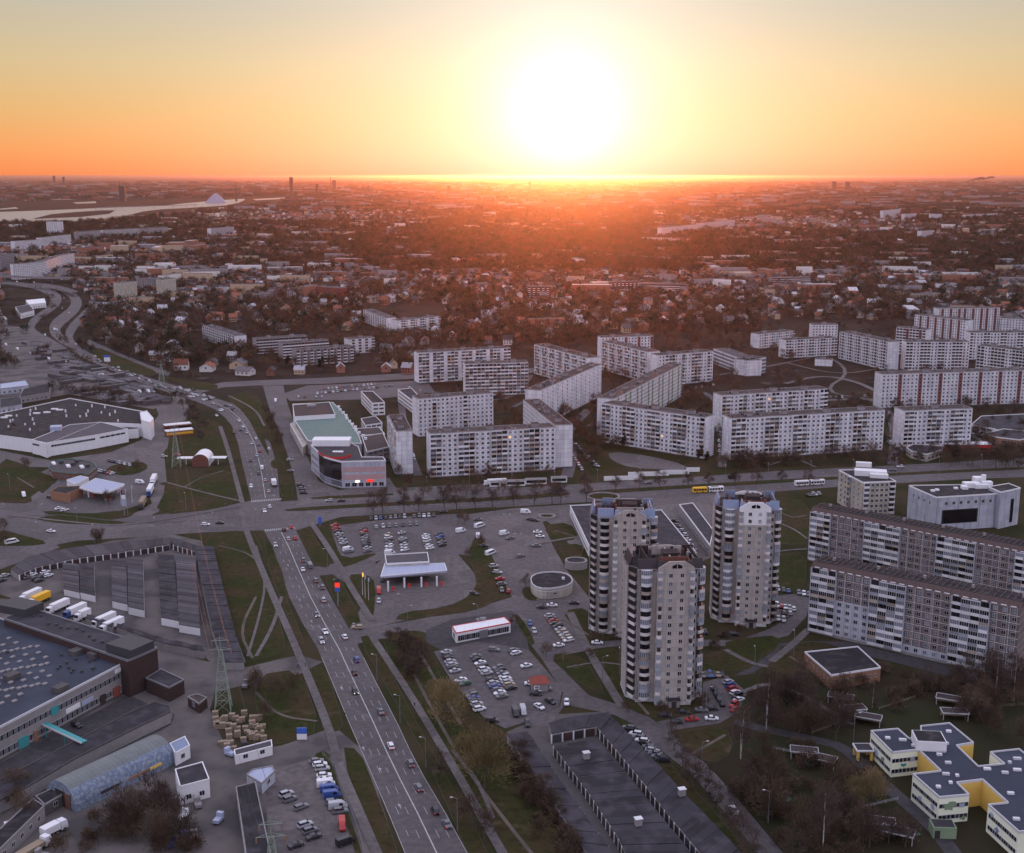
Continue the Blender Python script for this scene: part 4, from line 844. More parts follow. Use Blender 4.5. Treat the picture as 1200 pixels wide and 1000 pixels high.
for u, v in [(410, 390), (552, 430), (490, 400), (735, 355), (688, 375), (720, 420), (708, 460), (685, 478), (732, 522), (720, 582), (745, 628), (680, 650), (780, 590), (940, 555), (1035, 575), (1060, 520), (1100, 500), (1100, 560), (1065, 685), (1095, 822)]: sch.roofbox(950 + u * .22, 780 + v * .22, R_.uniform(.8, 2.2), .9, .6, 'balcony_white', 'skylight', radians(-5))
pc = MB(); 
for x in (-2, 2):
    for y in (-1.8, 1.8): pc.box(x - .35, x + .35, y - .35, y + .35, 0, 3, 'school_yellow')
pc.box(-2.6, 2.6, -2.4, 2.4, 3, 3.5, 'balcony_white', True); pc.box(-2.3, 2.3, -2.1, 2.1, 3.5, 3.53, 'roof_slate'); p = G(1007, 888) - sch.c; pc.build('yellow_porch', sch.root, (p.x + 1, p.y, 0))
gp = MB().box(-3, 3, -2.2, 2.2, 0, 3.2, 'wall_green'); gp.box(-2.7, 2.7, -1.9, 1.9, 3.2, 3.25, 'roof_slate'); gp.box(-2.6, -1.2, -2.25, -2.2, .1, 2.3, 'door_dark'); p = G(1104, 978) - sch.c; gp.build('green_porch', sch.root, (p.x, p.y, 0), radians(-4))
sch.done('school', 'cream two-storey nursery school with blue-grey winged roofs and painted walls')
# play shelters with white roof edges
for k, ((u, v), a, place) in enumerate([((985, 824), -22, 'north-west of the school'), ((999, 838), 8, 'north-west of the school'), ((1017, 848), -24, 'north-west of the school'), ((1112, 826), -25, 'behind the school'), ((1118, 842), -6, 'behind the school'), ((942, 888), -12, 'in the wooded ground'), ((963, 897), -28, 'in the wooded ground'), ((1030, 972), -14, 'in front of the school'), ((1052, 984), -26, 'in front of the school')]):
    r = empty('play_shelter', G(u, v), radians(a)); m = MB().box(-4, 4, -2, 2, 2.5, 2.62, 'roof_brown', True); m.build('shelter_roof', r)
    m = MB()
    for q in ((-4.1, 4.1, -2.15, -2.0), (-4.1, 4.1, 2.0, 2.15), (-4.15, -4, -2, 2), (4, 4.15, -2, 2)): m.box(*q, 2.4, 2.75, 'frame', True)
    m.build('roof_edge', r); m = MB().box(-3.9, 3.9, 1.8, 1.95, 0, 2.4, 'timber'); m.build('back_wall', r)
    for x in (-3.8, 3.8): MB().box(x - .08, x + .08, -1.9, -1.74, 0, 2.45, 'frame').build('post', r)
    tag(r, 'shelter', 'small open play shelter with white roof edge', place, 'play shelters')
for (u, v), c, nm_ in [((950, 894), 'teal', 'turquoise'), ((1145, 820), 'teal', 'turquoise'), ((918, 938), 'teal', 'turquoise'), ((1068, 978), 'car_green', 'green')]:
    r = empty('playground_frame', G(u, v), .4); MB().box(-2, 2, -1.3, 1.3, 0, .35, c).build('play_deck', r); MB().bar((-1.8, 0, .3), (-1.2, 0, 2.4), .09, .09, c).bar((1.8, 0, .3), (1.2, 0, 2.4), .09, .09, c).bar((-1.2, 0, 2.4), (1.2, 0, 2.4), .09, .09, c).build('swing_frame', r)
    tag(r, 'play equipment', nm_ + ' play equipment on the dark lawn', 'around the school')
def fence(px, look, place, hgt=1.6, mt='metal_grey', posts=4.0, solid=False):
    P = [G(u, v) for u, v in px]; r = empty('fence', P[0]); m = MB()
    for a, b in zip(P, P[1:]):
        a, b = a - P[0], b - P[0]; n = max(1, round((b - a).length / posts))
        for i in range(n + 1):
            q = a.lerp(b, i / n); m.bar(q, q + Vector((0, 0, hgt)), .07, .07, mt)
        if solid:
            for i in range(n):
                c, e = a.lerp(b, (i + .02) / n), a.lerp(b, (i + .98) / n); d = (e - c).normalized(); w = Vector((-d.y, d.x, 0)) * .08; top = hgt * (.96 + .06 * (i % 2))
                MB().prism([tuple((c - w).xy), tuple((e - w).xy), tuple((e + w).xy), tuple((c + w).xy)], 0, top, mt).build('fence_panel', r)
        else:
            for z in (.35, hgt * .65, hgt - .05): m.bar(a + Vector((0, 0, z)), b + Vector((0, 0, z)), .035, .035, mt)
    m.build('posts_and_rails', r)['kind'] = 'stuff'; tag(r, 'fence', look, place)
fence([(1030, 832), (1055, 824), (1072, 818)], 'low timber fence', 'behind the school', .9, 'timber'); fence([(1134, 832), (1200, 827)], 'orange-brown timber fence', 'right behind the school', 1.1, 'timber')
fence([(952, 860), (985, 848), (1000, 838)], 'timber fence along a curved path', 'above the wooded ground', .9, 'timber'); fence([(972, 958), (1010, 948), (1052, 938)], 'pale rail fence', 'beside the round willow by the school', 1.0, 'frame')
fence([(905, 878), (960, 890)], 'white rail fence', 'left of the play shelters', 1.0, 'frame'); fence([(378, 886), (392, 900), (420, 975), (432, 1020)], 'wire fence', 'along the west car park', 1.5)
fence([(662, 768), (690, 762)], 'low wall', 'beside the residential street', .5, 'concrete', solid=True)
# brown-walled flat shop right of centre
br = Low('market_hall', crop(900, 540, .26, [(165, 865), (405, 840), (508, 935), (285, 970)]), 5.0, 'wall_orange', 'roof_dark', pm='balcony_white')
br.row(br.edge(935, 778, 5), SMALLWIN, 7, 2.2); br.row(br.edge(1003, 790, 5), SMALLWIN, 8, 2.2); br.done('building', 'low flat-roofed building with worn ochre walls and dark roof', 'below the long grey blocks')
# concert hall
hp = [(1065, 569.5), (1097, 583.5), (1178, 578.5), (1160, 568)]
ch = Low('concert_hall', hp, 17, 'wall_pale', 'roof_dark', pm='white_paint')
i = ch.edge(1140, 581, 17); ch.panel(i, .1, .62, 3.5, 10.5, 'recess_shade', 'glazed_screen', .1); ch.panel(i, .12, .60, 3.8, 10.2, 'glass', 'glass_wall', .16); ch.row(i, window_mesh(1.5, 1.6), 8, 13.0, .1, .95)
for t in (.02, .33, .64, .86): ch.panel(i, t, t + .006, .5, 16.6, 'metal_grey', 'facade_joint', .08)
j = ch.edge(1080, 576, 17); ch.row(j, window_mesh(1.2, 1.6), 4, 12.5, .1, .9)
rf = Low('hall_wing', [(1158, 571), (1173, 577.5), (1196, 572.5), (1182, 567)], 18.5, 'wall_pale', 'roof_dark', pm='white_paint')
rf.panel(rf.edge(1186, 575, 18), .55, .7, 2, 14, 'glass', 'glass_slot', .1); rf.done('building', 'taller blank side wing of the pale hall', 'at its right end')
for u, v, a, b, c in ((1138, 571, 8, 4, 2.5), (1146, 568, 5, 4, 4), (1150, 572, 7, 3, 2), (1130, 573, 3, 3, 1.5), (1156, 571, 5, 3, 3)): ch.roofbox(u, v, a, b, c, 'white_metal', 'air_unit')
for u, v in ((1093, 576), (1120, 573), (1098, 575)): ch.roofbox(u, v, 1.8, 1.8, .8, 'white_paint', 'skylight')
MB().cyl(0, 0, 1.2, 1.2, 0, 5.5, 'white_metal', 10).build('flue', ch.root, tuple(G(1152, 569, 17) - ch.c)); ch.done('hall', 'pale grey windowless hall with a dark glazed screen and rooftop plant')
# white six-storey block
wb_ = Low('apartment_block', [(983, 551.5), (1011, 566), (1050, 564.5), (1023, 550.5)], 17.5, 'wall_cream', 'roof_dark', pm='white_paint')
i = wb_.edge(1030, 565.5, 17.5)
for z in range(6): wb_.row(i, WM[0], 4, 1.6 + z * 2.75, .24, .80); wb_.row(i, BMS[1], 1, 1.0 + z * 2.75, .03, .2, 'balcony', .9); wb_.row(i, BMS[0], 1, 1.0 + z * 2.75, .82, .98, 'balcony', .9)
i = wb_.edge(997, 559, 17.5)
for z in range(6): wb_.row(i, WM[0], 2, 1.6 + z * 2.75, .05, .4); wb_.row(i, WM[1], 2, 1.6 + z * 2.75, .6, .95); wb_.row(i, BMS[(2, 4)[z % 2]], 1, 1.0 + z * 2.75, .42, .58, 'balcony', .8)
for u, v, a, b, c in ((1020, 557, 16, 6, 2.8), (1030, 560, 9, 3, 2), (1012, 547, 8, 3, 2.4)): wb_.roofbox(u, v, a, b, c, 'white_paint', 'lift_house', radians(-14))
wb_.done('apartment block', 'cube-like cream six-storey block with white rooftop huts', 'behind the long grey blocks', None)
# pavilion, red-edged shop, fuel station
pv = Low('pavilion', crop(460, 570, .2083, smooth([(762, 492), (985, 480), (1030, 560), (800, 590)], 2)), 4.2, 'wall_cream', 'roof_dark', par=.5, pm='balcony_white')
pt = MB().prism([(x * 1.03, y * 1.03) for x, y in pv.P], 3.1, 3.5, 'balcony_white', top=''); pt.build('band_course', pv.root); i = pv.edge(650, 700, 2)
for k in range(len(pv.P)):
    a, b = Vector(pv.P[k]), Vector(pv.P[(k + 1) % len(pv.P)])
    if (b - a).length > 4: pv.row(k, window_mesh(1.6, .8), int((b - a).length / 2.6), 1.7)
pv.roofbox(660, 679, 1.2, 1.2, .9, 'balcony_white'); pv.done('pavilion', 'round-cornered single-storey pavilion with pale walls', 'left of the leftmost tower')
rs = Low('shop', crop(460, 570, .2083, [(335, 787), (630, 736), (664, 768), (357, 826)]), 4.0, 'white_paint', 'white_metal', par=0)
rs.parapet(.1, 'red_sign', name='red_fascia'); i = rs.edge(566, 736, 4); rs.row(i, SHOPWIN, 8, .6, .04, .96); i2 = rs.edge(532, 738, 4); rs.row(i2, SHOPWIN, 1, .6)
rs.panel(i, .42, .58, 0, 3.2, 'metal_grey', 'shop_door', .2); rs.roofbox(566, 727, 2.2, 1.2, 1.1, 'metal_grey', 'air_unit', radians(10)); rs.roofbox(560, 728, 1.2, 1, .9, 'metal_grey', 'air_unit'); rs.done('shop', 'long white shop with red fascia', 'at the head of the lower car park')
def canopy(px, h, roofm, trim, cols, look, place, name='fuel_station', th=.9):
    s = Low(name, px, h, trim, roofm, z0=h - th, par=.12, pm='white_paint')
    for u, v in cols:
        p = G(u, v) - s.c; MB().box(-.35, .35, -.35, .35, 0, h - th, 'white_paint').build('column', s.root, (p.x, p.y, 0))
        MB().box(-.5, .5, -.3, .3, 0, 1.7, 'red_sign').box(-.6, .6, -.4, .4, 0, .2, 'concrete').build('fuel_pump', s.root, (p.x + 2, p.y, .15))
    return s.done('fuel station', look, place)
st = canopy([(446, 675.5), (451, 660), (492, 657), (493, 661), (521, 660), (524, 668.5)], 5.2, 'canopy_blue', 'canopy_blue', [(455, 693), (474, 689), (494, 688), (512, 687)], 'filling station canopy with pale blue flat roof', 'between the avenue and the plaza')
sk = Low('station_shop', [(451, 651), (501, 648), (503, 659), (453, 661.5)], 6.2, 'wall_cream', 'roof_grey', pm='white_paint'); sk.row(sk.edge(480, 660, 3), SHOPWIN, 6, 1); sk.done('shop', 'station shop with letters on its parapet', 'behind the blue filling canopy')
def text(body, size, mt, parent, loc, rz, rx=pi / 2, name='lettering', ext=.03):
    cu = bpy.data.curves.new(name, 'FONT'); cu.body = body; cu.size = size; cu.align_x = 'CENTER'; cu.extrude = ext; cu.materials.append(MT[mt])
    tmp = bpy.data.objects.new(name, cu); col.objects.link(tmp); dg = bpy.context.evaluated_depsgraph_get(); me = bpy.data.meshes.new_from_object(tmp.evaluated_get(dg)); bpy.data.objects.remove(tmp); bpy.data.curves.remove(cu)
    o2 = ob(name, me, parent, loc, 0); o2.rotation_euler = (rx, 0, rz); return o2
p = G(489, 660, 5.6) - sk.c; text('VIRŠI', 1.7, 'white_paint', sk.root, (p.x, p.y - .6, 5.2), 0)
# signs and flagpoles by the avenue
def totem(u, v, h, w, mts, look, place, legs=False):
    r = empty('sign_totem', G(u, v)); z = h - len(mts) * 1.9
    MB().box(-.2, .2, -.2, .2, 0, z, 'metal_grey').build('pole', r)
    for i, mt in enumerate(mts[::-1]): MB().box(-w/2, w/2, -.25, .25, z + i * 1.9 + .05, z + (i + 1) * 1.9, mt, True).build('sign_panel', r)
    tag(r, 'sign', look, place)
totem(396, 711, 12, 1.9, ['metal_dark', 'sign_lit_red', 'blue_sign'], 'tall sign with a glowing red panel', 'on the lawn by the avenue')
totem(390, 556, 6, 2.2, ['blue_sign', 'blue_sign'], 'blue and white totem sign', 'in front of the glazed bank')
totem(375, 617, 5, 1.6, ['blue_sign', 'blue_sign'], 'small blue road sign', 'at the crossroads')
totem(146, 605, 11, 1.8, ['white_paint', 'canopy_blue', 'canopy_blue'], 'slender filling station price sign', 'beside the queue of lorries')
totem(126, 428, 9, 5.5, ['blue_sign', 'white_paint', 'white_paint'], 'big blue and white billboard', 'on the strip beside the dual carriageway')
totem(354, 868, 4.2, 3.0, ['blue_sign', 'white_paint'], 'blue and white hoarding', 'on the lawn by the works entrance')
for (u, v), g_ in (((425, 698), 'by the blue filling canopy'), ((428, 701), 'by the blue filling canopy'), ((432, 704), 'by the blue filling canopy'), ((142, 592), 'by the orange-walled station'), ((148, 594), 'by the orange-walled station'), ((155, 590), 'by the orange-walled station')):
    r = empty('flagpole', G(u, v)); MB().bar((0, 0, 0), (0, 0, 10), .09, .06, 'white_paint', 5).build('pole', r); MB().add([(0, 0, 8.2), (.5, .1, 8.0), (.6, 0, 9.7), (0, 0, 9.9)], [(0, 1, 2, 3), (3, 2, 1, 0)], 'flag_glow_amber' if u < 427 and u > 200 else 'canopy_blue').build('flag', r)
    tag(r, 'flagpole', 'white flagpole with a limp flag', g_, 'flagpoles')
# ---- left side: white store
s1 = Low('store', [(-60, 497), (0, 485), (82, 467.5), (174, 484), (166, 498), (118, 496), (54, 522), (38, 516), (-60, 503)], 8.0, 'white_metal', 'roof_dark', par=.6, pm='white_paint')
s2 = Low('store_hall', [(37, 516), (82, 498), (118, 495), (150, 503), (113, 510), (54, 519.5)], 8.6, 'white_metal', 'roof_grey', par=.3, pm='white_paint')
i = s2.edge(85, 515, 8); s2.row(i, RIB, 14, 5.6, .05, .95); s2.row(s2.edge(45, 518, 8), RIB, 4, 5.6, .05, .95); s2.row(s2.edge(132, 507, 8), RIB, 5, 5.8, .1, .9)
s2.done('store', 'white store hall with a ribbon of windows', 'in front of the dark store roof'); 
for k in range(46):
    u, v = R_.uniform(0, 168), R_.uniform(474, 508)
    if not in_poly(u, v, [(0, 490), (80, 470), (166, 486), (155, 496), (110, 492), (60, 500), (36, 511), (0, 504)]): continue
    s1.roofbox(u, v, .8, .8, R_.uniform(1.2, 2.2), 'white_paint', 'roof_cowl')
for u, v in ((43, 485), (55, 484), (64, 480), (70, 481), (10, 488), (5, 490)): s1.roofbox(u, v, 4.5, 2, .8, 'white_paint', 'skylight')
s1.roofbox(66, 505, 7, 7, 3.2, 'canopy_blue', 'plant_room', .3); s1.done('store', 'large white store with a dark flat roof dotted with cowls', 'at the left edge')
c3 = Low('corner_tower', [(164, 484), (172, 482), (180, 491), (176, 496), (166, 493)], 11.5, 'white_paint', 'white_paint', par=.5, pm='white_paint'); c3.row(c3.edge(170, 495, 8), WM[0], 2, 6.5); c3.row(c3.edge(178, 494, 8), WM[0], 2, 3, .1, .9); c3.row(c3.edge(178, 494, 8), WM[0], 2, 7, .1, .9); c3.done('building', 'white corner block with small square windows', 'at the right end of the white store')
fs = Low('corner_shop', [(118, 497), (166, 497.5), (162, 503), (150, 504)], 6.0, 'white_paint', 'roof_brown', par=.3, pm='white_paint'); fs.row(fs.edge(158, 504, 3), SHOPWIN, 4, .6); fs.done('shop', 'low glazed corner with a brown roof', 'at the right end of the white store')
# diner, orange-walled station, vaulted station
dn = Low('diner', [(57, 549), (64, 540), (84, 538), (108, 542), (114, 548), (104, 556), (82, 555), (62, 553)], 4.2, 'wall_brick', 'mansard_dark', par=.5, pm='roof_green')
for i in range(len(dn.P)): 
    L = (Vector(dn.P[i]) - Vector(dn.P[(i + 1) % len(dn.P)])).length
    if L > 4: dn.row(i, window_mesh(1.6, 1.6), int(L / 2.4), 1)
for u, v in ((63, 544), (80, 547), (96, 548)): dn.roofbox(u, v, 2, 6, .9, 'white_paint', 'roof_beam', .5)
for u, v in ((72, 543), (90, 542), (103, 547), (86, 545)): dn.roofbox(u, v, 2, 2, 1.4, 'metal_dark', 'air_unit')
dn.done('restaurant', 'dark-roofed diner with slanted white roof beams', 'in front of the white store')
of = Low('station_building', [(59, 576), (68, 571), (94, 570), (97, 572), (80, 578), (82, 580)], 4.5, 'wall_orange', 'roof_dark', par=.3, pm='wall_orange'); of.row(of.edge(70, 578, 2), WM[0], 3, 1.2); of.done('building', 'low orange-walled station building', 'left of the pale blue canopy')
canopy([(93, 571), (112, 560.5), (146, 567.5), (142, 570), (124, 577.5), (110, 576)], 5.6, 'canopy_blue', 'white_paint', [(104, 583), (124, 586), (120, 578), (138, 578)], 'filling station with a large slanting pale blue canopy', 'beside the orange-walled building')
cb = Low('car_wash', [(78, 563), (94, 558), (104, 560), (88, 568)], 5, 'white_paint', 'canopy_blue', par=.3, pm='white_paint'); cb.done('building', 'small blue and white car wash', 'behind the orange-walled building')
def vault(u, v, w, l, h, rz, mt, ends, look, place, name='hangar', cat='building', wallh=0, seg=12, cuts=()):
    r = empty(name, G(u, v), rz); m = MB(); pts = [(-w/2, 0)] + [(-w/2 * cos(pi * i / seg), wallh + (h - wallh) * sin(pi * i / seg)) for i in range(seg + 1)] + [(w/2, 0)]
    if wallh == 0: pts = pts[1:-1]
    n = len(pts); vs = [(0, x, z) for x, z in pts] + [(l, x, z) for x, z in pts]
    m.add(vs, [(i, i + 1, n + i + 1, n + i)[::-1] for i in range(n - 1)], mt); m.build('shell', r)
    for x, s_ in ((0, -1), (l, 1)):
        MB().add([(x, a, b) for a, b in pts], [list(range(n)) if s_ > 0 else list(range(n))[::-1]], ends).build('end_wall', r)
    r.matrix_basis = Matrix.Translation(G(u, v)) @ Matrix.Rotation(rz, 4, 'Z')
    tag(r, cat, look, place); return r
v1 = vault(235, 547, 10, 15, 7.5, radians(93), 'white_metal', 'wall_brick', 'white barrel-roofed filling station with a dark red end', 'on the island beside the avenue', 'fuel_station', 'fuel station', 3)
m = MB(); 
for y in (-10, 10): m.box(3, 8, y - 4.5, y + 4.5, 4, 4.5, 'white_paint', True)
m.build('side_canopy', v1)
for y in (-9.5, 9.5): MB().box(5.2, 5.6, y - .2, y + .2, 0, 4, 'white_paint').build('column', v1)
for k, (u, v) in enumerate(((208, 503), (210, 510))):
    r = empty('covered_stall', G(u, v), radians(28)); MB().box(-9, 9, -3.2, 3.2, 3.4, 3.9, 'white_paint', True).build('stall_roof', r); MB().box(-8.8, 8.8, -3, 3, 0, 3.4, 'wall_red').build('stall_body', r); MB().box(-8.8, 8.8, -3.1, -3.0, 1.2, 2.6, 'yellow_sign' if k else 'glass').build('stall_front', r)
    tag(r, 'stall', 'red stall with a white roof', 'behind the barrel-roofed station', 'red and white stalls')
# small kiosks along the boulevard
for k, (u, v, w) in enumerate([(604, 569, 11), (628, 567, 12), (655, 565, 9), (580, 570, 6), (730, 563, 22), (760, 558, 24), (790, 556, 18), (812, 553, 8)]):
    r = empty('kiosk' if k < 4 else 'site_fence', G(u, v), radians(5)); hh = 3 if k < 4 else 2.6
    MB().box(-w/2, w/2, -1.2 if k < 4 else -.15, 1.2 if k < 4 else .15, 0, hh, 'white_paint').build('wall', r)
    if k < 4: MB().box(-w/2 + .6, w/2 - .6, -1.26, -1.2, .8, 2.4, 'glass').build('window', r); MB().box(-w/2 - .2, w/2 + .2, -1.5, 1.4, hh, hh + .15, 'concrete', True).build('roof', r)
    tag(r, 'kiosk' if k < 4 else 'site fence', 'white kiosk with dark glazing' if k < 4 else 'white hoarding panel', 'beside the boulevard' if k < 4 else 'below the sandy slope', 'kiosks' if k < 4 else 'hoardings')
# bank with the curved glass corner, and the green-roofed mall behind
bk_h = 15
bkP = [(364, 522), (374, 531), (380, 536), (388, 538.5), (400, 541.5), (452, 540), (449, 536), (424, 536), (420, 524), (405, 517), (372, 516)]
bn = Low('bank_building', bkP, bk_h, 'wall_pale', 'roof_slate', pm='white_paint')
for i in (bn.edge(377, 534, bk_h), bn.edge(384, 537, bk_h), bn.edge(393, 540, bk_h)): bn.panel(i, 0, 1, 4.2, 14.4, 'glass', 'curved_glazing', .25); bn.panel(i, 0, 1, .8, 3.6, 'glass_pale', 'shop_front', .2)
i = bn.edge(426, 541, bk_h); bn.panel(i, .02, .98, 4.6, 7.6, 'pinkish', 'pink_panel_band', .06); bn.panel(i, .02, .98, 9.0, 11.8, 'pinkish', 'pink_panel_band', .06)
for z in (5.2, 9.6): bn.row(i, window_mesh(3, 2), 4, z, .05, .97)
bn.row(i, window_mesh(2.6, 2.2), 6, .7, .05, .97); bn.panel(i, .56, .72, 3.2, 4.4, 'sign_lit_red', 'lit_sign', .5); bn.panel(i, .3, .4, 3.2, 4.0, 'lamp_on', 'lit_sign', .4)
i = bn.edge(369, 527, bk_h)
for z in (1, 5, 9): bn.row(i, window_mesh(2, 2), 5, z, .1, .9)
rb = MB(); pp = [G(u, v, bk_h) - bn.c for u, v in ((373, 531), (379, 535.5), (388, 538), (404, 538), (412, 534.5), (402, 533), (390, 532.5), (380, 530.5))]
rb.prism([(q.x, q.y) for q in pp], bk_h, bk_h + 1.2, 'red_sign', top='roof_brown').build('red_roof_ring', bn.root); bn.roofbox(389, 521, 22, 10, 3.6, 'white_metal', 'roof_room', radians(0))
for u, v in ((393, 531), (399, 531)): bn.roofbox(u, v, 3, 3, 1, 'white_paint', 'air_unit')
bn.done('bank', 'building with curved dark glass corner and pink window bands', 'at the corner of the avenue')
ml = Low('shopping_centre', [(346, 494), (344, 481), (343, 474), (390, 472), (404, 486), (420, 510), (424, 520), (370, 519), (360, 516)], 9, 'wall_grey', 'roof_green', pm='white_paint')
mr_ = Low('roof_hall', [(345, 489), (343, 475), (386, 471.5), (393, 486)], 11.5, 'white_metal', 'roof_brown', pm='white_paint'); mr_.roofbox(365, 477, 6, 4, 1.5, 'metal_grey', 'air_unit'); mr_.done('building', 'brown-roofed upper hall with a white wall', 'over the green-roofed shopping centre')
for k in range(12): ml.roofbox(398 + k * 2.6 + R_.uniform(-2, 2), 478 + k * 3.4, 1.8, 1.4, 1.5, 'white_metal', 'air_unit')
ml.done('shopping centre', 'shopping centre with a green ribbed roof', 'behind the glazed bank')
ar_ = Low('arcade', [(340, 497), (346, 494), (362, 519), (355, 524)], 6, 'wall_cream', 'wall_cream', par=.2, pm='white_paint'); ar_.row(ar_.edge(348, 512, 5), SHOPWIN, 12, .6); ar_.done('arcade', 'long cream glazed arcade', 'along the left side of the shopping centre')
for px, h, wl, rf_, lk, pl in [([(423, 459), (437, 459), (451, 472), (436, 473)], 9, 'white_paint', 'roof_dark', 'narrow white three-storey block', 'behind the shopping centre'), ([(466, 457), (482, 455), (494, 468), (486, 472)], 9, 'white_paint', 'roof_slate', 'white three-storey block with recessed roof', 'left of the pale grid block'),
                               ([(423, 491), (440, 488), (448, 496), (428, 499)], 6, 'white_paint', 'roof_slate', 'small white building', 'behind the plain-ended block'), ([(413, 503), (444, 501), (451, 509), (420, 511)], 7, 'wall_cream', 'roof_brown', 'brown-roofed service building', 'behind the glazed bank'),
                               ([(424, 512), (449, 508), (456, 524), (430, 530)], 9, 'wall_grey', 'roof_brown', 'grey service wing with a stained wall', 'right of the glazed bank'),
                               ([(1062, 525), (1068, 529), (1086, 533), (1105, 527), (1104, 523), (1070, 521)], 4.5, 'wall_cream', 'roof_slate', 'curved shop podium with cream walls', 'under the short white block'), ([(1138, 498), (1165, 503), (1196, 513), (1210, 512), (1210, 485), (1150, 488)], 6, 'wall_white', 'roof_slate', 'flat-roofed supermarket', 'at the right edge beside the boulevard'),
                               ([(1152, 509), (1170, 513), (1195, 516), (1212, 513), (1206, 506), (1176, 503)], 7, 'wall_orange', 'roof_slate', 'rounded orange-banded shop front', 'below the flat-roofed supermarket'),
                               ([(668, 593), (696, 592), (704, 598), (706, 640), (690, 640)], 5, 'white_paint', 'roof_slate', 'flat-roofed wing with pale walls', 'behind the leftmost tower'), ([(754, 600), (775, 598), (816, 648), (812, 655), (770, 656)], 5.5, 'concrete', 'roof_slate', 'large grey-roofed supermarket', 'between the towers'),
                               ([(796, 592), (812, 590), (836, 622), (832, 640)], 5, 'concrete', 'roof_slate', 'long grey market roof', 'left of the rightmost tower')]:
    q = Low('commercial_building', px, h, wl, rf_, pm='white_paint')
    for i in range(len(q.P)):
        a, b = Vector(q.P[i]), Vector(q.P[(i + 1) % len(q.P)]); d = b - a
        if d.x > 0 and d.length > 8:
            for z in ([1.2, 4.2, 7][:max(1, int(h / 3))]): q.row(i, RIB, int(d.length / 4.5), z)
    q.done('building', lk, pl)
r = empty('shop', G(1132, 527)); MB().box(-14, 14, -4, 4, 0, 4, 'red_sign').build('wall', r); MB().box(-14.4, 14.4, -4.4, 4.4, 4, 4.3, 'white_metal', True).build('roof', r); MB().box(-10, 12, -4.1, -4, .5, 2, 'glass').build('window', r); tag(r, 'shop', 'bright red single-storey shop', 'beside the curved podium')
# round walled terrace and ring planter
for (u, v), R0, lk, pl in (((694, 610), 4.4, 'oval white-rimmed planter', 'left of the leftmost tower'), ((707, 583), 9, 'white ring-shaped ramp', 'behind the leftmost tower'), ((675, 665), 5.0, 'round white drum with a dark roof', 'left of the leftmost tower')):
    if u == 694: u, v = 641, 606
    r = empty('round_planter', G(u, v)); m = MB(); n = 20
    hgt = 3.5 if R0 == 5 else .9
    for i in range(n):
        a, b = 2 * pi * i / n, 2 * pi * (i + 1) / n
        q = lambda R1, t_, z: (R1 * cos(t_), R1 * .9 * sin(t_), z)
        m.add([q(R0, a, 0), q(R0, b, 0), q(R0, b, hgt), q(R0, a, hgt), q(R0 - .9, a, hgt), q(R0 - .9, b, hgt), q(R0 - .9, a, 0), q(R0 - .9, b, 0)], [(0, 1, 2, 3), (3, 2, 5, 4), (4, 5, 7, 6)], 'concrete')
    m.build('rim', r); MB().cyl(0, 0, R0 - 1, R0 - 1.1, 0, .3 if R0 != 5 else 3.2, 'grass' if R0 != 5 else 'roof_dark', 16).build('bed', r); tag(r, 'planter', lk, pl)
# guard hut with a dark red roof and big white letters
r = empty('guard_hut', G(632, 808), radians(8)); MB().box(-2.6, 2.6, -2, 2, 0, 3, 'concrete').build('wall', r)
MB().add([(-3.4, -2.6, 3), (3.4, -2.6, 3), (3.4, 2.6, 3), (-3.4, 2.6, 3), (-1.8, .6, 4.8), (1.8, .6, 4.8)], [(0, 1, 5, 4), (1, 2, 5), (2, 3, 4, 5), (3, 0, 4), (3, 2, 1, 0)], 'wall_red').build('roof', r)
text('EL', 3.0, 'white_paint', r, (-1.0, -2.75, .6), 0); tag(r, 'hut', 'guard hut with red roof and white letters', 'at the lower car park gate')
# ---- works on the left: long halls
LH = crop(0, 620, .2083, [(715, 748), (-330, 1290), (-330, 400), (0, 505)])
wh = Low('factory_hall', LH, 10.3, 'concrete', 'roof_blue', par=.5, pm='balcony_white')
i = wh.edge(80, 811, 10.3)
for z in (1.3, 5.9): wh.row(i, window_mesh(2.6, 2.0, 'glass', 2), 34, z, .01, .985); 
wh.panel(i, .0, 1, .0, .7, 'concrete_dark', 'wall_base', .2)
for t0, t1, z0, z1, mt in ((.90, .94, .3, 3.8, 'wall_red'), (.62, .70, 3.7, 5.2, 'white_paint'), (.71, .78, 3.6, 5.0, 'canopy_blue'), (.54, .58, 5.6, 8.2, 'teal'), (.44, .46, .4, 3.6, 'wall_orange'), (.36, .41, .4, 3.8, 'teal'), (.92, .985, 8.4, 9.7, 'white_paint'), (.82, .85, .3, 3.6, 'wall_brown')): wh.panel(i, t0, t1, z0, z1, mt, 'shop_panel', .3)
for r0 in range(17):
    for c0 in range(9):
        u, v = 8 + r0 * 1.5 + c0 * 8.3 - 30, 738 + r0 * 8.2 - 30 + c0 * 2.4 - (c0 % 2) * 3 - r0 * .9
        if not in_poly(u, v, [(-5, 742), (78, 768), (66, 796), (-5, 835)]): continue
        
        if (r0 + c0 * 2) % 3 == 0: continue
        wh.roofbox(u, v, 1.2, 1.5, .45, 'concrete', 'skylight', radians(-32))
for u, v in ((90, 766), (112, 769), (71, 809), (14, 795)): wh.roofbox(u, v, 3.4, 4.4, 1.6, 'concrete_dark', 'roof_unit', radians(-30))
for k in range(16): wh.roofbox(R_.uniform(5, 120), R_.uniform(765, 792), .7, .7, .8, 'metal_dark', 'roof_cowl')
wh.done('factory', 'huge factory hall with blue-black roof dotted with skylights', 'at the left edge')
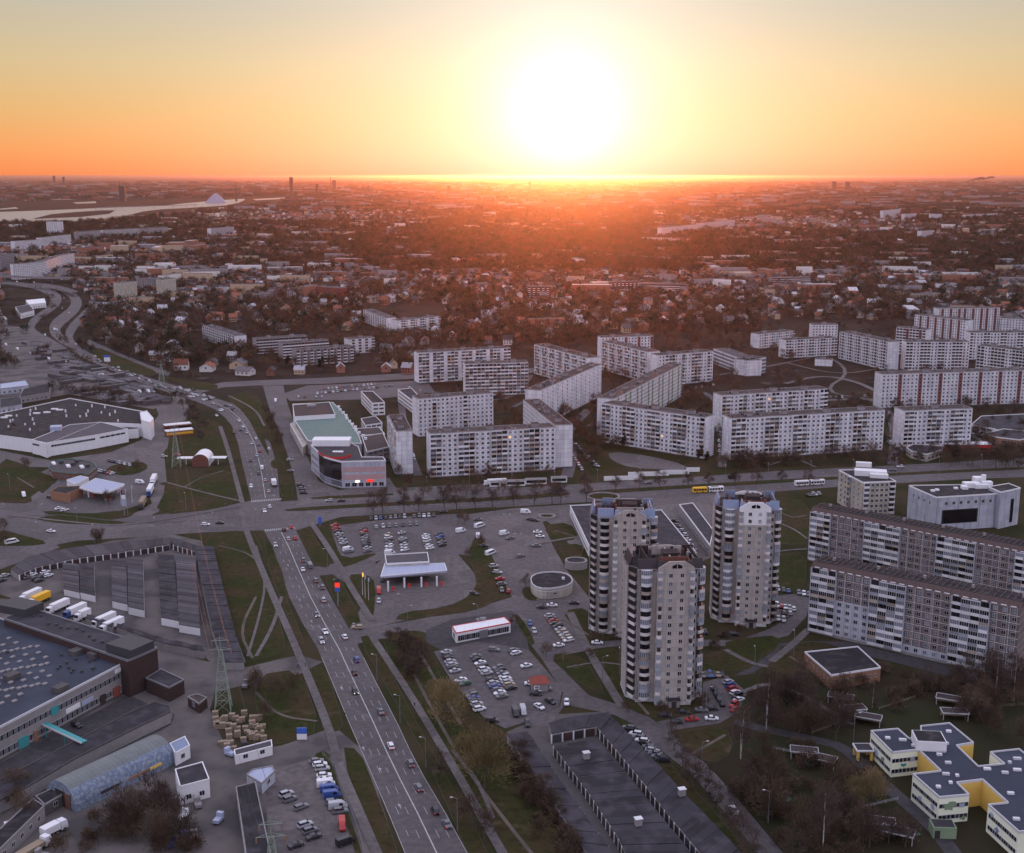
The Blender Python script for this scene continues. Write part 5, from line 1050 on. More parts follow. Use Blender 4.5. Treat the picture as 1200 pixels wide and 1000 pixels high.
w2 = Low('factory_wing', crop(0, 620, .2083, [(22, 508), (170, 447), (885, 672), (812, 706), (720, 745)]), 12.8, 'wall_brown', 'roof_slate', par=.5, pm='metal_grey')
w2.roofbox(153, 763, 12, 10, 3.2, 'metal_dark', 'lift_house', radians(-30)); w2.roofbox(24, 716, 14, 9, 3, 'metal_dark', 'plant_room', radians(-24))
for k in range(14): w2.roofbox(40 + k * 8 + R_.uniform(-3, 3), 723 + k * 3 + R_.uniform(-4, 3), .8, .8, .7, 'metal_dark', 'roof_cowl')
w2.done('factory wing', 'long strip-shaped factory wing with dark brown brick end', 'above the skylight roof')
w3 = Low('entrance_annex', crop(0, 620, .2083, [(820, 840), (905, 790), (1035, 850), (950, 895)]), 5, 'wall_brown', 'roof_slate', par=.3, pm='metal_grey'); w3.done('annex', 'dark low annex with a brown wall', 'at the corner of the factory'); 
LC = lambda pts: crop(0, 800, .2083, pts)
w4 = Low('workshop_row', LC([(-200, 640), (0, 550), (230, 430), (740, 165), (870, 110), (955, 135), (960, 165), (800, 240), (420, 430), (150, 590), (-200, 760)]), 3.8, 'concrete', 'roof_slate', par=.3, pm='concrete_dark'); w4.done('workshops', 'long low workshop row with charcoal roof', 'between the factory and the hangar')
fence([(31, 930), (70, 910), (108, 890), (150, 868), (202, 842)], 'white weathered concrete fence of panels', 'along the back of the workshop row', 2.6, 'concrete', 3.2, True)
# arched hangar
a, b = G(72, 944), G(188, 888); d = b - a; hr = empty('hangar', a, atan2(d.y, d.x)); 
hr.matrix_basis = Matrix.Translation(a) @ Matrix.Rotation(atan2(d.y, d.x), 4, 'Z'); L = d.length; w = 13.5; seg = 14; hh = 7.2
pr = [(-w/2 * cos(pi * i / seg), hh * sin(pi * i / seg) ** .8) for i in range(seg + 1)]; n = len(pr)
def shellpart(i0, i1, mt, name, x0=0, x1=None):
    x1 = L if x1 is None else x1; q = pr[i0:i1 + 1]; k = len(q); MB().add([(x0, y, z) for y, z in q] + [(x1, y, z) for y, z in q], [(i + 1, i, k + i, k + i + 1)[::-1] for i in range(k - 1)], mt).build(name, hr)
shellpart(0, 4, 'hangar_blue', 'side_wall'); shellpart(4, seg, 'hangar_metal', 'roof')
m = MB(); k = [(0, y, z) for y, z in pr]; m.add(k, [list(range(n))[::-1]], 'hangar_blue'); m.build('end_wall', hr); MB().add([(L, y, z) for y, z in pr], [list(range(n))], 'hangar_metal').build('end_wall', hr)
MB().box(-.15, 0, -2.2, 2.2, 0, 4.6, 'door_dark').build('gate', hr); MB().box(-.3, -.15, -4.6, -2.3, 0, 4.4, 'wall_brick').build('gate_leaf', hr)
for t0, t1, mt in ((.24, .42, 'door_dark'), (.52, .72, 'wall_orange'), (.74, .86, 'school_yellow')): MB().box(L * t0, L * t1, -w/2 + .05, -w/2 + .42, 1.7, 2.5, mt).build('side_window', hr)
tag(hr, 'hangar', 'arched corrugated hangar with flaking blue walls', 'in the works yard')
for px, h, wl, rf_, lk, pl in [(LC([(955, 345), (1040, 305), (1068, 355), (985, 400)]), 4, 'white_paint', 'mansard_blue', 'small blue-roofed cabin', 'at the right end of the hangar'), (LC([(985, 490), (1140, 448), (1178, 545), (1012, 588)]), 5.5, 'white_paint', 'roof_slate', 'square white house with grey flat roof', 'right of the hangar'),
                               (LC([(-60, 880), (185, 655), (250, 695), (-20, 960)]), 4, 'concrete', 'roof_dark', 'open-fronted garage shed', 'in the bottom left corner'), (LC([(200, 640), (310, 590), (370, 620), (250, 690)]), 3.5, 'concrete_dark', 'roof_dark', 'dark flat-roofed shed', 'left of the hangar gate'),
                               (LC([(1055, 80), (1110, 65), (1165, 85), (1120, 120)]), 3.5, 'wall_brown', 'roof_brown', 'small brown hut', 'at the corner of the works lane'), (crop(240, 800, .2083, [(175, 590), (285, 560), (370, 960), (390, 1100), (250, 1100)]), 3.5, 'concrete_dark', 'roof_slate', 'long narrow shed with slate-grey roof', 'left of the west car park'),
                               (crop(240, 800, .2083, [(165, 380), (375, 325), (380, 360), (170, 415)]), 2.8, 'white_paint', 'roof_grey', 'white container office', 'below the timber stacks'), (crop(240, 800, .2083, [(235, 520), (270, 490), (380, 470), (395, 500), (320, 570)]), 3.2, 'wall_pale', 'canopy_blue', 'blue-roofed gatehouse', 'above the narrow shed'),
                               ([(0, 450), (30, 446), (34, 452), (0, 456)], 5, 'wall_pale', 'canopy_blue', 'low blue-roofed warehouse', 'above the white store'), ([(28, 456), (60, 448), (58, 460), (22, 466)], 5, 'concrete', 'roof_dark', 'dark-roofed warehouse', 'above the white store'), ([(0, 468), (24, 465), (26, 474), (0, 478)], 5, 'wall_pale', 'roof_slate', 'blue-grey warehouse', 'above the white store'),
                               ([(174, 413), (204, 410), (226, 413), (200, 418)], 5, 'white_paint', 'white_metal', 'white works shed', 'among the left gardens'), ([(30, 352), (52, 350), (54, 355), (34, 357)], 6, 'white_paint', 'white_metal', 'white depot roof', 'inside the flyover loop'), ([(18, 360), (34, 357), (40, 364), (24, 368)], 6, 'white_paint', 'roof_slate', 'grey depot', 'inside the flyover loop')]:
    q = Low('shed', px, h, wl, rf_, par=.25, pm='white_paint' if 'white' in wl else 'concrete')
    for i in range(len(q.P)):
        a, b = Vector(q.P[i]), Vector(q.P[(i + 1) % len(q.P)]); d = b - a
        if d.x > 0 and d.length > 5: q.row(i, WM[0], int(d.length / 4), 1.3)
    q.done('building', lk, pl)
# teal walkway canopy
a, b = G(52, 848, 4.5), G(99, 870, 4.5); d = b - a; r = empty('walkway_canopy', (a.x, a.y, 0), atan2(d.y, d.x)); MB().box(0, d.length, -.9, .9, 4.5, 4.75, 'teal', True).box(0, d.length, -1.0, -.9, 4.3, 4.9, 'balcony_white', True).build('canopy_roof', r)
for x in (.5, d.length * .5, d.length - .5): MB().box(x - .12, x + .12, -.12, .12, 0, 4.5, 'teal').build('post', r)
tag(r, 'canopy', 'teal covered walkway reaching over the yard', 'in front of the factory')
# ---- rows of lock-up garages
def garages(back, front, h, look, place, doors=True, roofm='roof_slate', wall='concrete', bay=3.3, flip=False):
    "back and front: roof-edge polylines; each bay gets its own roof panel and, along the front, its own door"
    Bp, Fp = [G(u, v, h) for u, v in back], [G(u, v, h) for u, v in front]
    def samp(P, t):
        Ls = [(b - a).length for a, b in zip(P, P[1:])]; s_ = t * sum(Ls)
        for (a, b), l in zip(zip(P, P[1:]), Ls):
            if s_ <= l + 1e-6: return a.lerp(b, s_ / l)
            s_ -= l
        return P[-1]
    L = sum((b - a).length for a, b in zip(Fp, Fp[1:])); n = max(2, round(L / bay)); c = Fp[0].copy(); c.z = 0; r = empty('garage_row', c); rr = random.Random(int(back[0][0]))
    for i in range(n):
        q = [samp(Fp, i / n) - c, samp(Fp, (i + .985) / n) - c, samp(Bp, (i + .985) / n) - c, samp(Bp, i / n) - c]; dz = rr.choice((0, 0, .12, -.1, .2)) + (i % 2) * .04
        pts = ccw([(p.x, p.y) for p in q]); MB().prism(pts, .0, h - .25 + dz, wall, top='').prism([(x, y) for x, y in pts], h - .25 + dz, h + dz, roofm).build('garage_bay', r)
        if doors: pq = q[0].lerp(q[1], .0); MB().box(-.22, .22, -.22, .22, 0, h - .3, 'balcony_white').build('gate_post', r, (pq.x, pq.y, 0))
        if doors:
            a, b = q[0].lerp(q[1], .08), q[0].lerp(q[1], .92); d = (b - a).normalized(); o = Vector((d.y, -d.x, 0)); o = o if (q[0] - q[3]).dot(o) > 0 else -o
            ps = [a, b, b + o * .08, a + o * .08]; MB().prism(ccw([(p.x, p.y) for p in ps]), .1, h - .6, rr.choice(('door_dark', 'door_dark', 'wall_brown', 'metal_dark'))).build('garage_door', r)
    tag(r, 'garages', look, place, 'rows of lock-up garages', p=(Fp[0] + Fp[-1]) / 2)
GC = lambda pts: crop(0, 620, .2083, pts)
garages(GC([(60, 225), (160, 152), (400, 105), (700, 70), (965, 48)]), GC([(108, 255), (210, 210), (450, 160), (700, 125), (955, 85)]), 3, 'long curved row of lock-ups with pale posts', 'along the west street', roofm='roof_grey')
garages(GC([(968, 48), (1105, 90)]), GC([(975, 85), (1105, 125)]), 3, 'short bent end of the curved garage row', 'at its right end')
garages([(228, 640), (238, 690), (248, 735), (262, 776)], [(250, 640), (262, 690), (274, 735), (286, 776)], 3, 'long straight garage row beside the lawn', '', doors=False, roofm='roof_slate')
for k, (x0, x1, y0, y1) in enumerate([(352, 440, 190, 335), (445, 528, 190, 355), (625, 710, 165, 405), (715, 805, 165, 440), (885, 980, 140, 500), (985, 1100, 140, 540)]):
    sl = 18 if k > 3 else 5
    garages(GC([(x0, y0), (x0 + sl * 1.2, y1)]), GC([(x1, y0 + 8), (x1 + sl * 1.4, y1 + 20)]), 3, 'block of old lock-up garages with patched roofs', 'inside the garage yard', doors=False, roofm=('roof_grey', 'roof_slate', 'roof_grey')[k % 3], wall='balcony_white', bay=3.6)
for q in ([(355, 320), (430, 285), (432, 340), (360, 362)], ):
    pass
garages(GC([(660, 530), (900, 610), (1140, 660)]), GC([(655, 548), (890, 634), (1150, 690)]), 3, 'low row with a long pale wall', 'between the garage yard and the works', doors=False, roofm='roof_slate', wall='concrete')
garages(GC([(490, 478), (640, 530)]), GC([(485, 498), (630, 555)]), 3, 'short low row with a long pale wall', 'between the garage yard and the works', doors=False, roofm='roof_slate')
GB = lambda pts: crop(480, 740, .26, pts)
garages(GB([(628, 415), (700, 392), (888, 366)]), GB([(640, 462), (705, 450), (838, 428)]), 3.2, 'front garage row with dark doors between pale posts', 'below the nearest tower')
garages([(712, 834), (760, 884), (810, 938), (862, 992), (880, 1012)], [(699, 850), (745, 905), (790, 962), (838, 1020), (850, 1035)], 3.2, 'long garage row running away to the lower right', 'beside the tree-lined street')
garages([(697, 866), (740, 915), (790, 975), (830, 1025)], [(649, 874), (690, 928), (724, 980), (745, 1025)], 3.2, 'broad central garage roof with ribbed felt', 'between the two garage lanes')
garages([(594, 860), (640, 925), (685, 993), (700, 1020)], [(618, 857), (660, 920), (708, 985), (735, 1025)], 3.2, 'left garage row beside the lawn', 'in the bottom garage court')
for (u, v), pl in (((687, 889), 'on the broad central garage roof'), ((748, 967), 'on the broad central garage roof'), ((799, 932), 'on the long right garage row')):
    r = empty('roof_vent', G(u, v, 3.3), .3); MB().box(-.9, .9, -.7, .7, 0, 1.9, 'concrete').build('shaft', r); MB().box(-1.05, 1.05, -.85, .85, 1.9, 2.1, 'balcony_white', True).build('cap', r); tag(r, 'vent', 'square cream vent shaft', pl)
# ------------------------------------------------------------------ vehicles
def wheel_mesh(r=.33):
    m = MB(); n = 10
    for y, s in ((-.1, 1),):
        vs = [(r * cos(2 * pi * i / n), yy, r * sin(2 * pi * i / n)) for yy in (-.11, .11) for i in range(n)]
        m.add(vs, [(i, (i + 1) % n, n + (i + 1) % n, n + i) for i in range(n)] + [list(range(n)), list(range(2 * n - 1, n - 1, -1))], 'tyre')
    for yy in (-.115, .115): m.add([(r * .55 * cos(2 * pi * i / n), yy, r * .55 * sin(2 * pi * i / n)) for i in range(n)], [list(range(n))], 'metal_grey')
    return m.mesh('wheel')
def loft(m, st, mt, close=True):
    "st: list of (x, half width, z0, z1, shoulder inset)"
    vs = []
    for x, w, a, b, q in st: vs += [(x, -w * .92, a), (x, -w, (a + b) / 2), (x, -w + q, b), (x, w - q, b), (x, w, (a + b) / 2), (x, w * .92, a)]
    n = len(st); fs = []
    for i in range(n - 1):
        for j in range(6): fs.append((6 * i + j, 6 * i + (j + 1) % 6, 6 * i + 6 + (j + 1) % 6, 6 * i + 6 + j)[::-1])
    fs += [(0, 1, 2, 3, 4, 5), tuple(6 * n - 6 + k for k in (5, 4, 3, 2, 1, 0))]
    m.add(vs, fs, mt)
def car_meshes(c, kind):
    mt = 'car_' + c; body, cab = MB(), MB()
    if kind in ('car', 'hatch', 'estate', 'suv'):
        e = .12 if kind == 'suv' else 0; rear = {'car': (-1.35, -.75), 'hatch': (-1.85, -1.35), 'estate': (-2.05, -1.75), 'suv': (-2.05, -1.7)}[kind]
        loft(body, [(-2.2, .72, .38, .78, .05), (-2.08, .86, .28, .92 + e, .08), (-1.2, .9, .24, .97 + e, .08), (.9, .9, .24, .95 + e, .08), (1.75, .86, .26, .82 + e, .1), (2.15, .72, .32, .66, .08)], mt)
        x0, x1 = rear; zt = 1.44 + e * 2; zb = .93 + e
        cab.add([(x0, -.8, zb), (1.05, -.8, zb), (1.05, .8, zb), (x0, .8, zb), (x1, -.62, zt - .05), (.35, -.62, zt - .05), (.35, .62, zt - .05), (x1, .62, zt - .05)], [(0, 1, 5, 4), (1, 2, 6, 5), (2, 3, 7, 6), (3, 0, 4, 7)], 'glass')
        cab.add([(x1 - .03, -.64, zt - .06), (.38, -.64, zt - .06), (.38, .64, zt - .06), (x1 - .03, .64, zt - .06), (x1 + .1, -.55, zt + .02), (.25, -.55, zt + .02), (.25, .55, zt + .02), (x1 + .1, .55, zt + .02)], [(0, 1, 5, 4), (1, 2, 6, 5), (2, 3, 7, 6), (3, 0, 4, 7), (4, 5, 6, 7)], mt)
        for x in (-.35,): 
            for s in (-1, 1): cab.bar((x, s * .8, zb), (x, s * .63, zt - .04), .045, .045, mt)
        for s in (-1, 1): body.box(2.02, 2.14, s * .62 - .14, s * .62 + .14, .55, .7, 'frame'); body.box(-2.2, -2.1, s * .64 - .12, s * .64 + .12, .6, .78, 'lamp_red')
        wx = (1.35, -1.35)
    elif kind in ('van', 'minibus'):
        L = 2.6 if kind == 'van' else 3.2
        loft(body, [(-L, .9, .35, 2.05, .12), (-L + .1, .98, .3, 2.25, .14), (L - 1.7, .98, .3, 2.25, .14), (L - 1.0, .96, .3, 1.9, .2), (L - .35, .92, .32, 1.15, .1), (L, .85, .4, .85, .06)], mt)
        cab.add([(L - 1.58, -.8, 2.13), (L - .42, -.86, 1.26), (L - .42, .86, 1.26), (L - 1.58, .8, 2.13)], [(0, 1, 2, 3)], 'glass')
        x1 = L - 1.3; x0 = x1 - 1 if kind == 'van' else -L + .5
        for s in (-1, 1): cab.box(x0, x1, s * .97 - .02, s * .97 + .02, 1.3, 1.95, 'glass', True)
        wx = (L - .95, -L + 1.0)
    return body, cab, wx
WH = wheel_mesh(); CM = {}
def vehicle_proto(c, kind):
    if (c, kind) not in CM:
        b, g_, wx = car_meshes(c, kind); one = MB()
        for q in (b, g_):
            o_ = len(one.v); one.v += q.v
            for f, k in zip(q.f, q.m): one.f.append([i + o_ for i in f]); one.m.append(one.mi(q.mats[k]))
        for x in wx:
            for s in (-1, 1): one.box(x - .3, x + .3, s * .8 - .1, s * .8 + .1, 0, .6, 'tyre')
        CM[(c, kind)] = (b.mesh('body'), g_.mesh('windows'), wx, one.mesh('car'))
    return CM[(c, kind)]
KN = dict(car='saloon car', hatch='hatchback', estate='estate car', suv='tall car', van='van', minibus='minibus')
CW = dict(white='white', silver='silver', grey='grey', black='black', red='red', blue='dark blue', tan='beige', green='dark green', yellow='yellow')
PARK = []
def car(u, v, hv, c=None, kind=None, place='', verb='parked', group='parked cars', z=.1, lights=False, _now=False, _a=None):
    c = c or R_.choices(list(CARC), (6, 6, 6, 7, 1.0, 1.2, 1, .6, 0))[0]; kind = kind or R_.choices(('car', 'hatch', 'estate', 'suv'), (3, 4, 3, 2))[0]
    p = G(u, v); q = G(u + hv[0] * 3, v + hv[1] * 3); a = atan2(q.y - p.y, q.x - p.x) + R_.uniform(-.035, .035); a = _a if _a is not None else a; b, g_, wx, one = vehicle_proto(c, kind)
    if verb == 'parked' and not _now: PARK.append((v, u, p, a, c, kind, place, z)); return
    cat = 'car' if kind not in ('van', 'minibus') else kind
    if v > 640:
        r = empty('parked_car' if verb == 'parked' else 'moving_car', (p.x, p.y, z), a); ob('body', b, r); ob('windows', g_, r)
        for x in wx:
            for s in (-1, 1): ob('wheel', WH, r, (x, s * .8, .33))
    else: r = ob('parked_car' if verb == 'parked' else 'moving_car', one, None, (p.x, p.y, z), a)
    if lights and v > 560:
        for s in (-1, 1): MB().box(2.1, 2.2, s * .62 - .12, s * .62 + .12, .5, .68, 'head_lamp').build('headlight', r) if lights == 1 else MB().box(-2.24, -2.16, s * .66 - .12, s * .66 + .12, .6, .78, 'sign_lit_red').build('tail_light', r)
    tag(r, cat, f"{CW[c]} {KN[kind]} {verb}", place, group)
def row(a, b, n, hv, place, skip=.06, kinds=None, cc=None, j=.3):
    for i in range(n):
        if R_.random() < skip: continue
        k = i / max(1, n - 1); s = ppm(a[1]) * .12 * j
        h = hv if R_.random() < .7 else (-hv[0], -hv[1])
        car(a[0] + (b[0] - a[0]) * k + R_.uniform(-s, s) * 4, a[1] + (b[1] - a[1]) * k + R_.uniform(-s, s), h, cc, kinds and R_.choice(kinds), place)
NP, PLZ, LCP, ECP, TCP, RST, WCP, BCP = 'in the car park by the crossroads', 'on the plaza', 'in the lower car park', 'in the small car park by the red-edged shop', 'beside the nearest tower', 'along the tree-lined street', 'in the west car park', 'below the long grey blocks'
hz_ = (1, -.22)
for a, b, n, h in [((392, 617), (409, 648), 10, hz_), ((426, 621), (431, 647), 9, hz_), ((455, 628), (457, 648), 7, hz_), ((472, 633), (475, 649), 6, hz_), ((499, 629), (504, 644), 6, hz_), ((513, 624), (519, 640), 6, hz_), ((435, 609), (508, 605), 14, (.1, 1)), ((441, 619), (488, 615), 7, (.1, 1))]: row(a, b, n, h, NP)
for u, v, c, k, h in [(471, 626, 'silver', 'car', hz_), (408, 646, 'white', 'van', hz_), (457, 650, 'white', 'van', hz_)]: car(u, v, h, c, k, NP)
for u, v, c, k, h in [(562, 618, 'white', 'minibus', (1, -.3)), (560, 630, 'white', 'van', (-.3, -1)), (575, 650, 'white', 'minibus', (1, -.4)), (540, 624, 'white', 'van', (1, -.2)), (616, 602, 'white', 'van', (1, .05)), (622, 610, 'black', 'car', (1, .1)), (627, 611, 'black', 'estate', (1, .1)), (591, 627, 'white', 'van', hz_), (598, 632, 'grey', 'car', (1, -.2)), (630, 625, 'white', 'car', (1, 0)),
                      (633, 630, 'white', 'car', (1, 0)), (629, 641, 'grey', 'car', (1, -.05)), (610, 653, 'grey', 'estate', (1, -.2)), (567, 641, 'black', 'car', (1, 0)), (579, 665, 'silver', 'suv', (1, -.1)), (583, 672, 'silver', 'estate', (1, .1)), (586, 680, 'red', 'car', (1, -.1)), (588, 686, 'grey', 'hatch', (1, -.1)), (588, 693, 'grey', 'hatch', (.2, 1)), (596, 694, 'red', 'hatch', (.1, -1)), (556, 697, 'black', 'car', (1, .3)),
                      (635, 713, 'black', 'car', (1, 0)), (647, 711, 'white', 'car', (1, 0)), (673, 708, 'black', 'car', (1, 0)), (560, 610, 'grey', 'car', (1, 0)), (700, 755, 'white', 'car', (1, .02)), (448, 681, 'black', 'suv', (.1, 1)), (444, 695, 'red', 'van', (.05, 1)), (444, 706, 'silver', 'hatch', (.05, 1))]: car(u, v, h, c, k, PLZ if v < 705 else 'on the street by the round pavilion')
row((644, 723), (666, 752), 10, (1, -.2), ECP, 0); car(655, 758, (1, -.1), 'white', 'car', ECP); car(621, 732, (.2, 1), 'blue', 'hatch', ECP); car(626, 741, (.5, 1), 'silver', 'hatch', ECP)
for a, b, n in [((523, 766), (533, 788), 7), ((540, 799), (545, 803), 2), ((552, 814), (562, 833), 7), ((558, 771), (588, 818), 13), ((584, 784), (599, 808), 8)]: row(a, b, n, hz_, LCP, .02)
for u, v, c, k, h in [(579, 763, 'grey', 'estate', (1, .1)), (602, 764, 'grey', 'estate', (1, -.3)), (605, 767, 'white', 'estate', (1, -.3)), (617, 782, 'white', 'car', (1, -.2)), (640, 809, 'grey', 'suv', (1, .05)), (645, 824, 'black', 'hatch', (1, .5)), (632, 830, 'white', 'car', (1, .6)), (613, 836, 'silver', 'van', (.3, 1)), (604, 838, 'black', 'van', (.4, 1)), (618, 850, 'black', 'suv', (.1, 1)), (577, 846, 'black', 'estate', (1, 0)), (664, 825, 'white', 'hatch', (.1, 1)), (622, 803, 'white', 'car', (1, 0)), (628, 815, 'black', 'car', (1, .05))]: car(u, v, h, c, k, LCP)
row((823, 793), (846, 792), 6, (.5, 1), TCP); row((854, 801), (866, 822), 6, (1, -.35), TCP, 0); row((860, 828), (861, 833), 2, (1, -.6), TCP, 0, None, 'red'); row((836, 808), (846, 826), 4, (.4, 1), TCP, 0, ('suv',), 'black')
for u, v, c, k, h in [(834, 832, 'black', 'estate', (1, 0)), (834, 844, 'white', 'car', (1, 0)), (811, 845, 'red', 'car', (1, -.1)), (793, 848, 'black', 'estate', (1, 0)), (779, 840, 'black', 'car', (1, .05)), (800, 836, 'black', 'car', (1, .05)), (822, 834, 'grey', 'car', (1, .05)), (848, 746, 'black', 'car', (1, 0)), (861, 745, 'black', 'suv', (1, 0)), (826, 742, 'black', 'car', (.6, 1))]: car(u, v, h, c, k, TCP)
row((737, 855), (776, 893), 11, (1, .15), RST, 0); car(836, 937, (.8, 1), 'black', 'suv', RST); car(860, 952, (.75, 1), 'white', 'car', RST)
row((912, 692), (948, 698), 7, (.2, 1), BCP); row((906, 710), (930, 715), 6, (.3, 1), BCP); row((904, 719), (926, 720), 4, (.3, 1), BCP); row((947, 582), (958, 580), 4, (1, .3), 'behind the long grey blocks')
for i, (u, v, c, k) in enumerate([(371, 894, 'grey', 'hatch'), (375, 898, 'white', 'estate'), (378, 903, 'silver', 'suv'), (380, 911, 'white', 'hatch'), (381, 916, 'white', 'car'), (382, 922, 'white', 'van'), (386, 928, 'blue', 'van'), (389, 935, 'blue', 'van'), (390, 943, 'grey', 'suv'), (396, 948, 'silver', 'van'), (399, 953, 'grey', 'suv'), (401, 970, 'red', 'van'), (336, 933, 'silver', 'suv'), (340, 939, 'grey', 'suv'), (353, 948, 'grey', 'estate'), (358, 969, 'silver', 'suv'), (364, 976, 'grey', 'suv'), (368, 983, 'black', 'car'), (347, 993, 'black', 'car'), (405, 990, 'black', 'van')]):
    car(u, v, (1, -.35) if i > 11 else (1, -.12) if i != 11 else (.1, 1), c, k, WCP)
for u, v, c in [(33, 678, 'grey'), (38, 675, 'white'), (42, 680, 'black'), (46, 682, 'black'), (50, 677, 'black'), (53, 672, 'white'), (57, 676, 'white'), (6, 676, 'silver'), (2, 682, 'black')]: car(u, v, (1, -.3), c, None, 'in the garage yard')
for u, v, c, k, h, pl in [(28, 582, 'white', 'van', (.3, 1), 'left of the orange-walled station'), (69, 597, 'white', 'car', (1, -.3), 'in front of the orange-walled station'), (76, 599, 'white', 'estate', (1, -.2), 'in front of the orange-walled station'), (59, 584, 'black', 'hatch', (1, .2), 'beside the orange-walled station'), (164, 567, 'white', 'van', (1, .1), 'beside the queue of lorries'), (192, 536, 'silver', 'estate', (1, 0), 'beside the barrel-roofed station'), (208, 534, 'red', 'car', (1, .05), 'beside the barrel-roofed station'),
                          (340, 540, 'silver', 'estate', (1, -.1), 'beside the arcade'), (341, 553, 'grey', 'car', (1, .05), 'beside the arcade'), (352, 570, 'black', 'suv', (1, 0), 'near the glazed bank'), (354, 574, 'grey', 'suv', (1, 0), 'near the glazed bank'), (356, 579, 'black', 'suv', (1, 0), 'near the glazed bank'), (323, 471, 'white', 'van', (.1, 1), 'on the side street'), (104, 866, 'black', 'car', (1, .4), 'in front of the factory'), (14, 637, 'white', 'minibus', (1, -.2), 'at the yard entrance'), (90, 852, 'black', 'estate', (1, .4), 'in front of the factory')]:
    car(u, v, h, c, k, pl)
row((128, 541), (152, 546), 9, (.4, 1), 'on the display strip by the diner', 0); row((112, 552), (132, 556), 6, (1, -.4), 'behind the diner')
for (a, b, n) in [((372, 462), (470, 452), 22), ((376, 457), (440, 451), 15), ((350, 466), (384, 466), 6)]: row(a, b, n, (.3, 1), 'behind the shopping centre')
row((664, 525), (682, 551), 10, (.4, 1), 'on the lane below the zigzag blocks'); row((673, 521), (699, 547), 10, (1, .2), 'on the lane below the zigzag blocks'); row((836, 492), (846, 473), 7, (1, -.1), 'between the white blocks'); row((1040, 517), (1052, 527), 6, (1, .2), 'beside the short white block'); row((1044, 514), (1058, 520), 4, (1, .2), 'beside the short white block'); row((1138, 513), (1152, 519), 5, (1, .3), 'by the supermarket'); row((1060, 438), (1100, 436), 7, (1, .1), 'between the right-hand blocks')
CY = 'in the courtyards of the white blocks'
for a, b, n in [((480, 456), (536, 469), 10), ((700, 492), (752, 468), 9), ((775, 462), (836, 452), 10), ((880, 471), (1020, 465), 22), ((842, 500), (843, 530), 6), ((1040, 480), (1046, 505), 6), ((480, 512), (486, 540), 7), ((1050, 434), (1130, 440), 8)]: row(a, b, n, (.3, 1), CY, .25)
row((790, 612), (812, 645), 7, (1, .2), 'between the towers'); row((905, 725), (918, 728), 3, (.2, 1), BCP)
# traffic
OUT, INB = 'on the avenue', 'on the avenue'
def traffic(u, v, c=None, k=None, place='on the avenue', lights=1):
    a, b = av_at(min(1030, v + 8)), av_at(max(412, v - 8)); fr = (u - av_at(v)[0]) / (av_at(v)[1] - av_at(v)[0])
    q1, q0 = a[0] + (a[1] - a[0]) * fr, b[0] + (b[1] - b[0]) * fr; s = 1 if fr < .5 else -1
    car(u, v, ((q1 - q0) / 16 * s, 1 * s), c, k, place, 'driving', 'cars driving on the avenue', .12, 1 if s == 1 else 2)
for u, v, c, k in [(458, 876, 'white', 'estate'), (481, 897, 'grey', 'suv'), (510, 952, 'black', 'suv'), (381, 742, 'white', 'car'), (377, 753, 'silver', 'suv'), (404, 748, 'white', 'hatch'), (418, 775, 'blue', 'suv'), (370, 682, 'grey', 'suv'), (363, 665, 'grey', 'minibus'), (355, 669, 'white', 'car'), (341, 619, 'red', 'car'), (346, 632, 'red', 'car'), (338, 633, 'silver', 'hatch'), (333, 622, 'black', 'hatch'), (316, 595, 'white', 'hatch'), (315, 577, 'silver', 'car'), (311, 564, 'silver', 'hatch'),
                   (307, 550, 'white', 'van'), (301, 535, 'silver', 'car'), (305, 530, 'red', 'car'), (303, 522, 'grey', 'car'), (295, 521, 'silver', 'car'), (300, 515, 'white', 'car'), (289, 508, 'silver', 'car'), (285, 501, 'white', 'car'), (280, 494, 'white', 'car'), (274, 508, 'black', 'estate'), (258, 482, 'white', 'car'), (254, 488, 'white', 'car'), (250, 474, 'silver', 'car'), (246, 469, 'black', 'car')]: traffic(u, v, c, k)
for i in range(74):
    v = R_.choice((R_.uniform(415, 470), R_.uniform(440, 482))); l, r_ = av_at(v); fr = R_.choice((.2, .35, .35, .5, .6, .75, .88)); traffic(l + (r_ - l) * fr, v, R_.choice(('white', 'white', 'silver', 'grey', 'black')), 'car', 'in the queue at the far bend')
for v in (505, 527, 541, 556, 571, 600, 640, 658, 690, 705, 722, 790, 812, 836, 925, 968):
    l, r_ = av_at(v); fr = R_.choice((.1, .26, .42, .6, .76, .9)); traffic(l + (r_ - l) * fr, v, R_.choice(('white', 'silver', 'grey', 'black', 'black')))
for u, v in [(47, 334), (58, 345), (64, 387), (67, 388), (73, 362), (81, 367), (53, 394), (89, 404), (75, 350), (40, 332), (20, 331), (99, 343)]: car(u, v, (.6, 1), R_.choice(('white', 'silver', 'white')), 'van' if u < 68 else 'car', 'by the flyover', 'driving', 'cars driving on the dual carriageway')
for u, v, h, c, k in [(241, 616, (1, 0), 'white', 'estate'), (258, 614, (1, 0), 'black', 'car'), (60, 624, (1, .1), 'white', 'car'), (386, 588, (-1, .05), 'silver', 'estate'), (400, 588, (-1, .05), 'black', 'car'), (1055, 548, (-1, .05), 'white', 'estate'), (1046, 552, (1, 0), 'grey', 'car'), (419, 737, (-1, -.05), 'tan', 'estate'), (858, 561, (1, -.05), 'black', 'van'), (596, 568, (-1, .05), 'white', 'minibus'), (760, 567, (-1, .05), 'grey', 'car'), (520, 601, (1, -.02), 'black', 'car')]: car(u, v, h, c, k, 'on the cross boulevard' if v < 700 else 'turning off the avenue', 'driving', 'cars driving on side streets', .12)
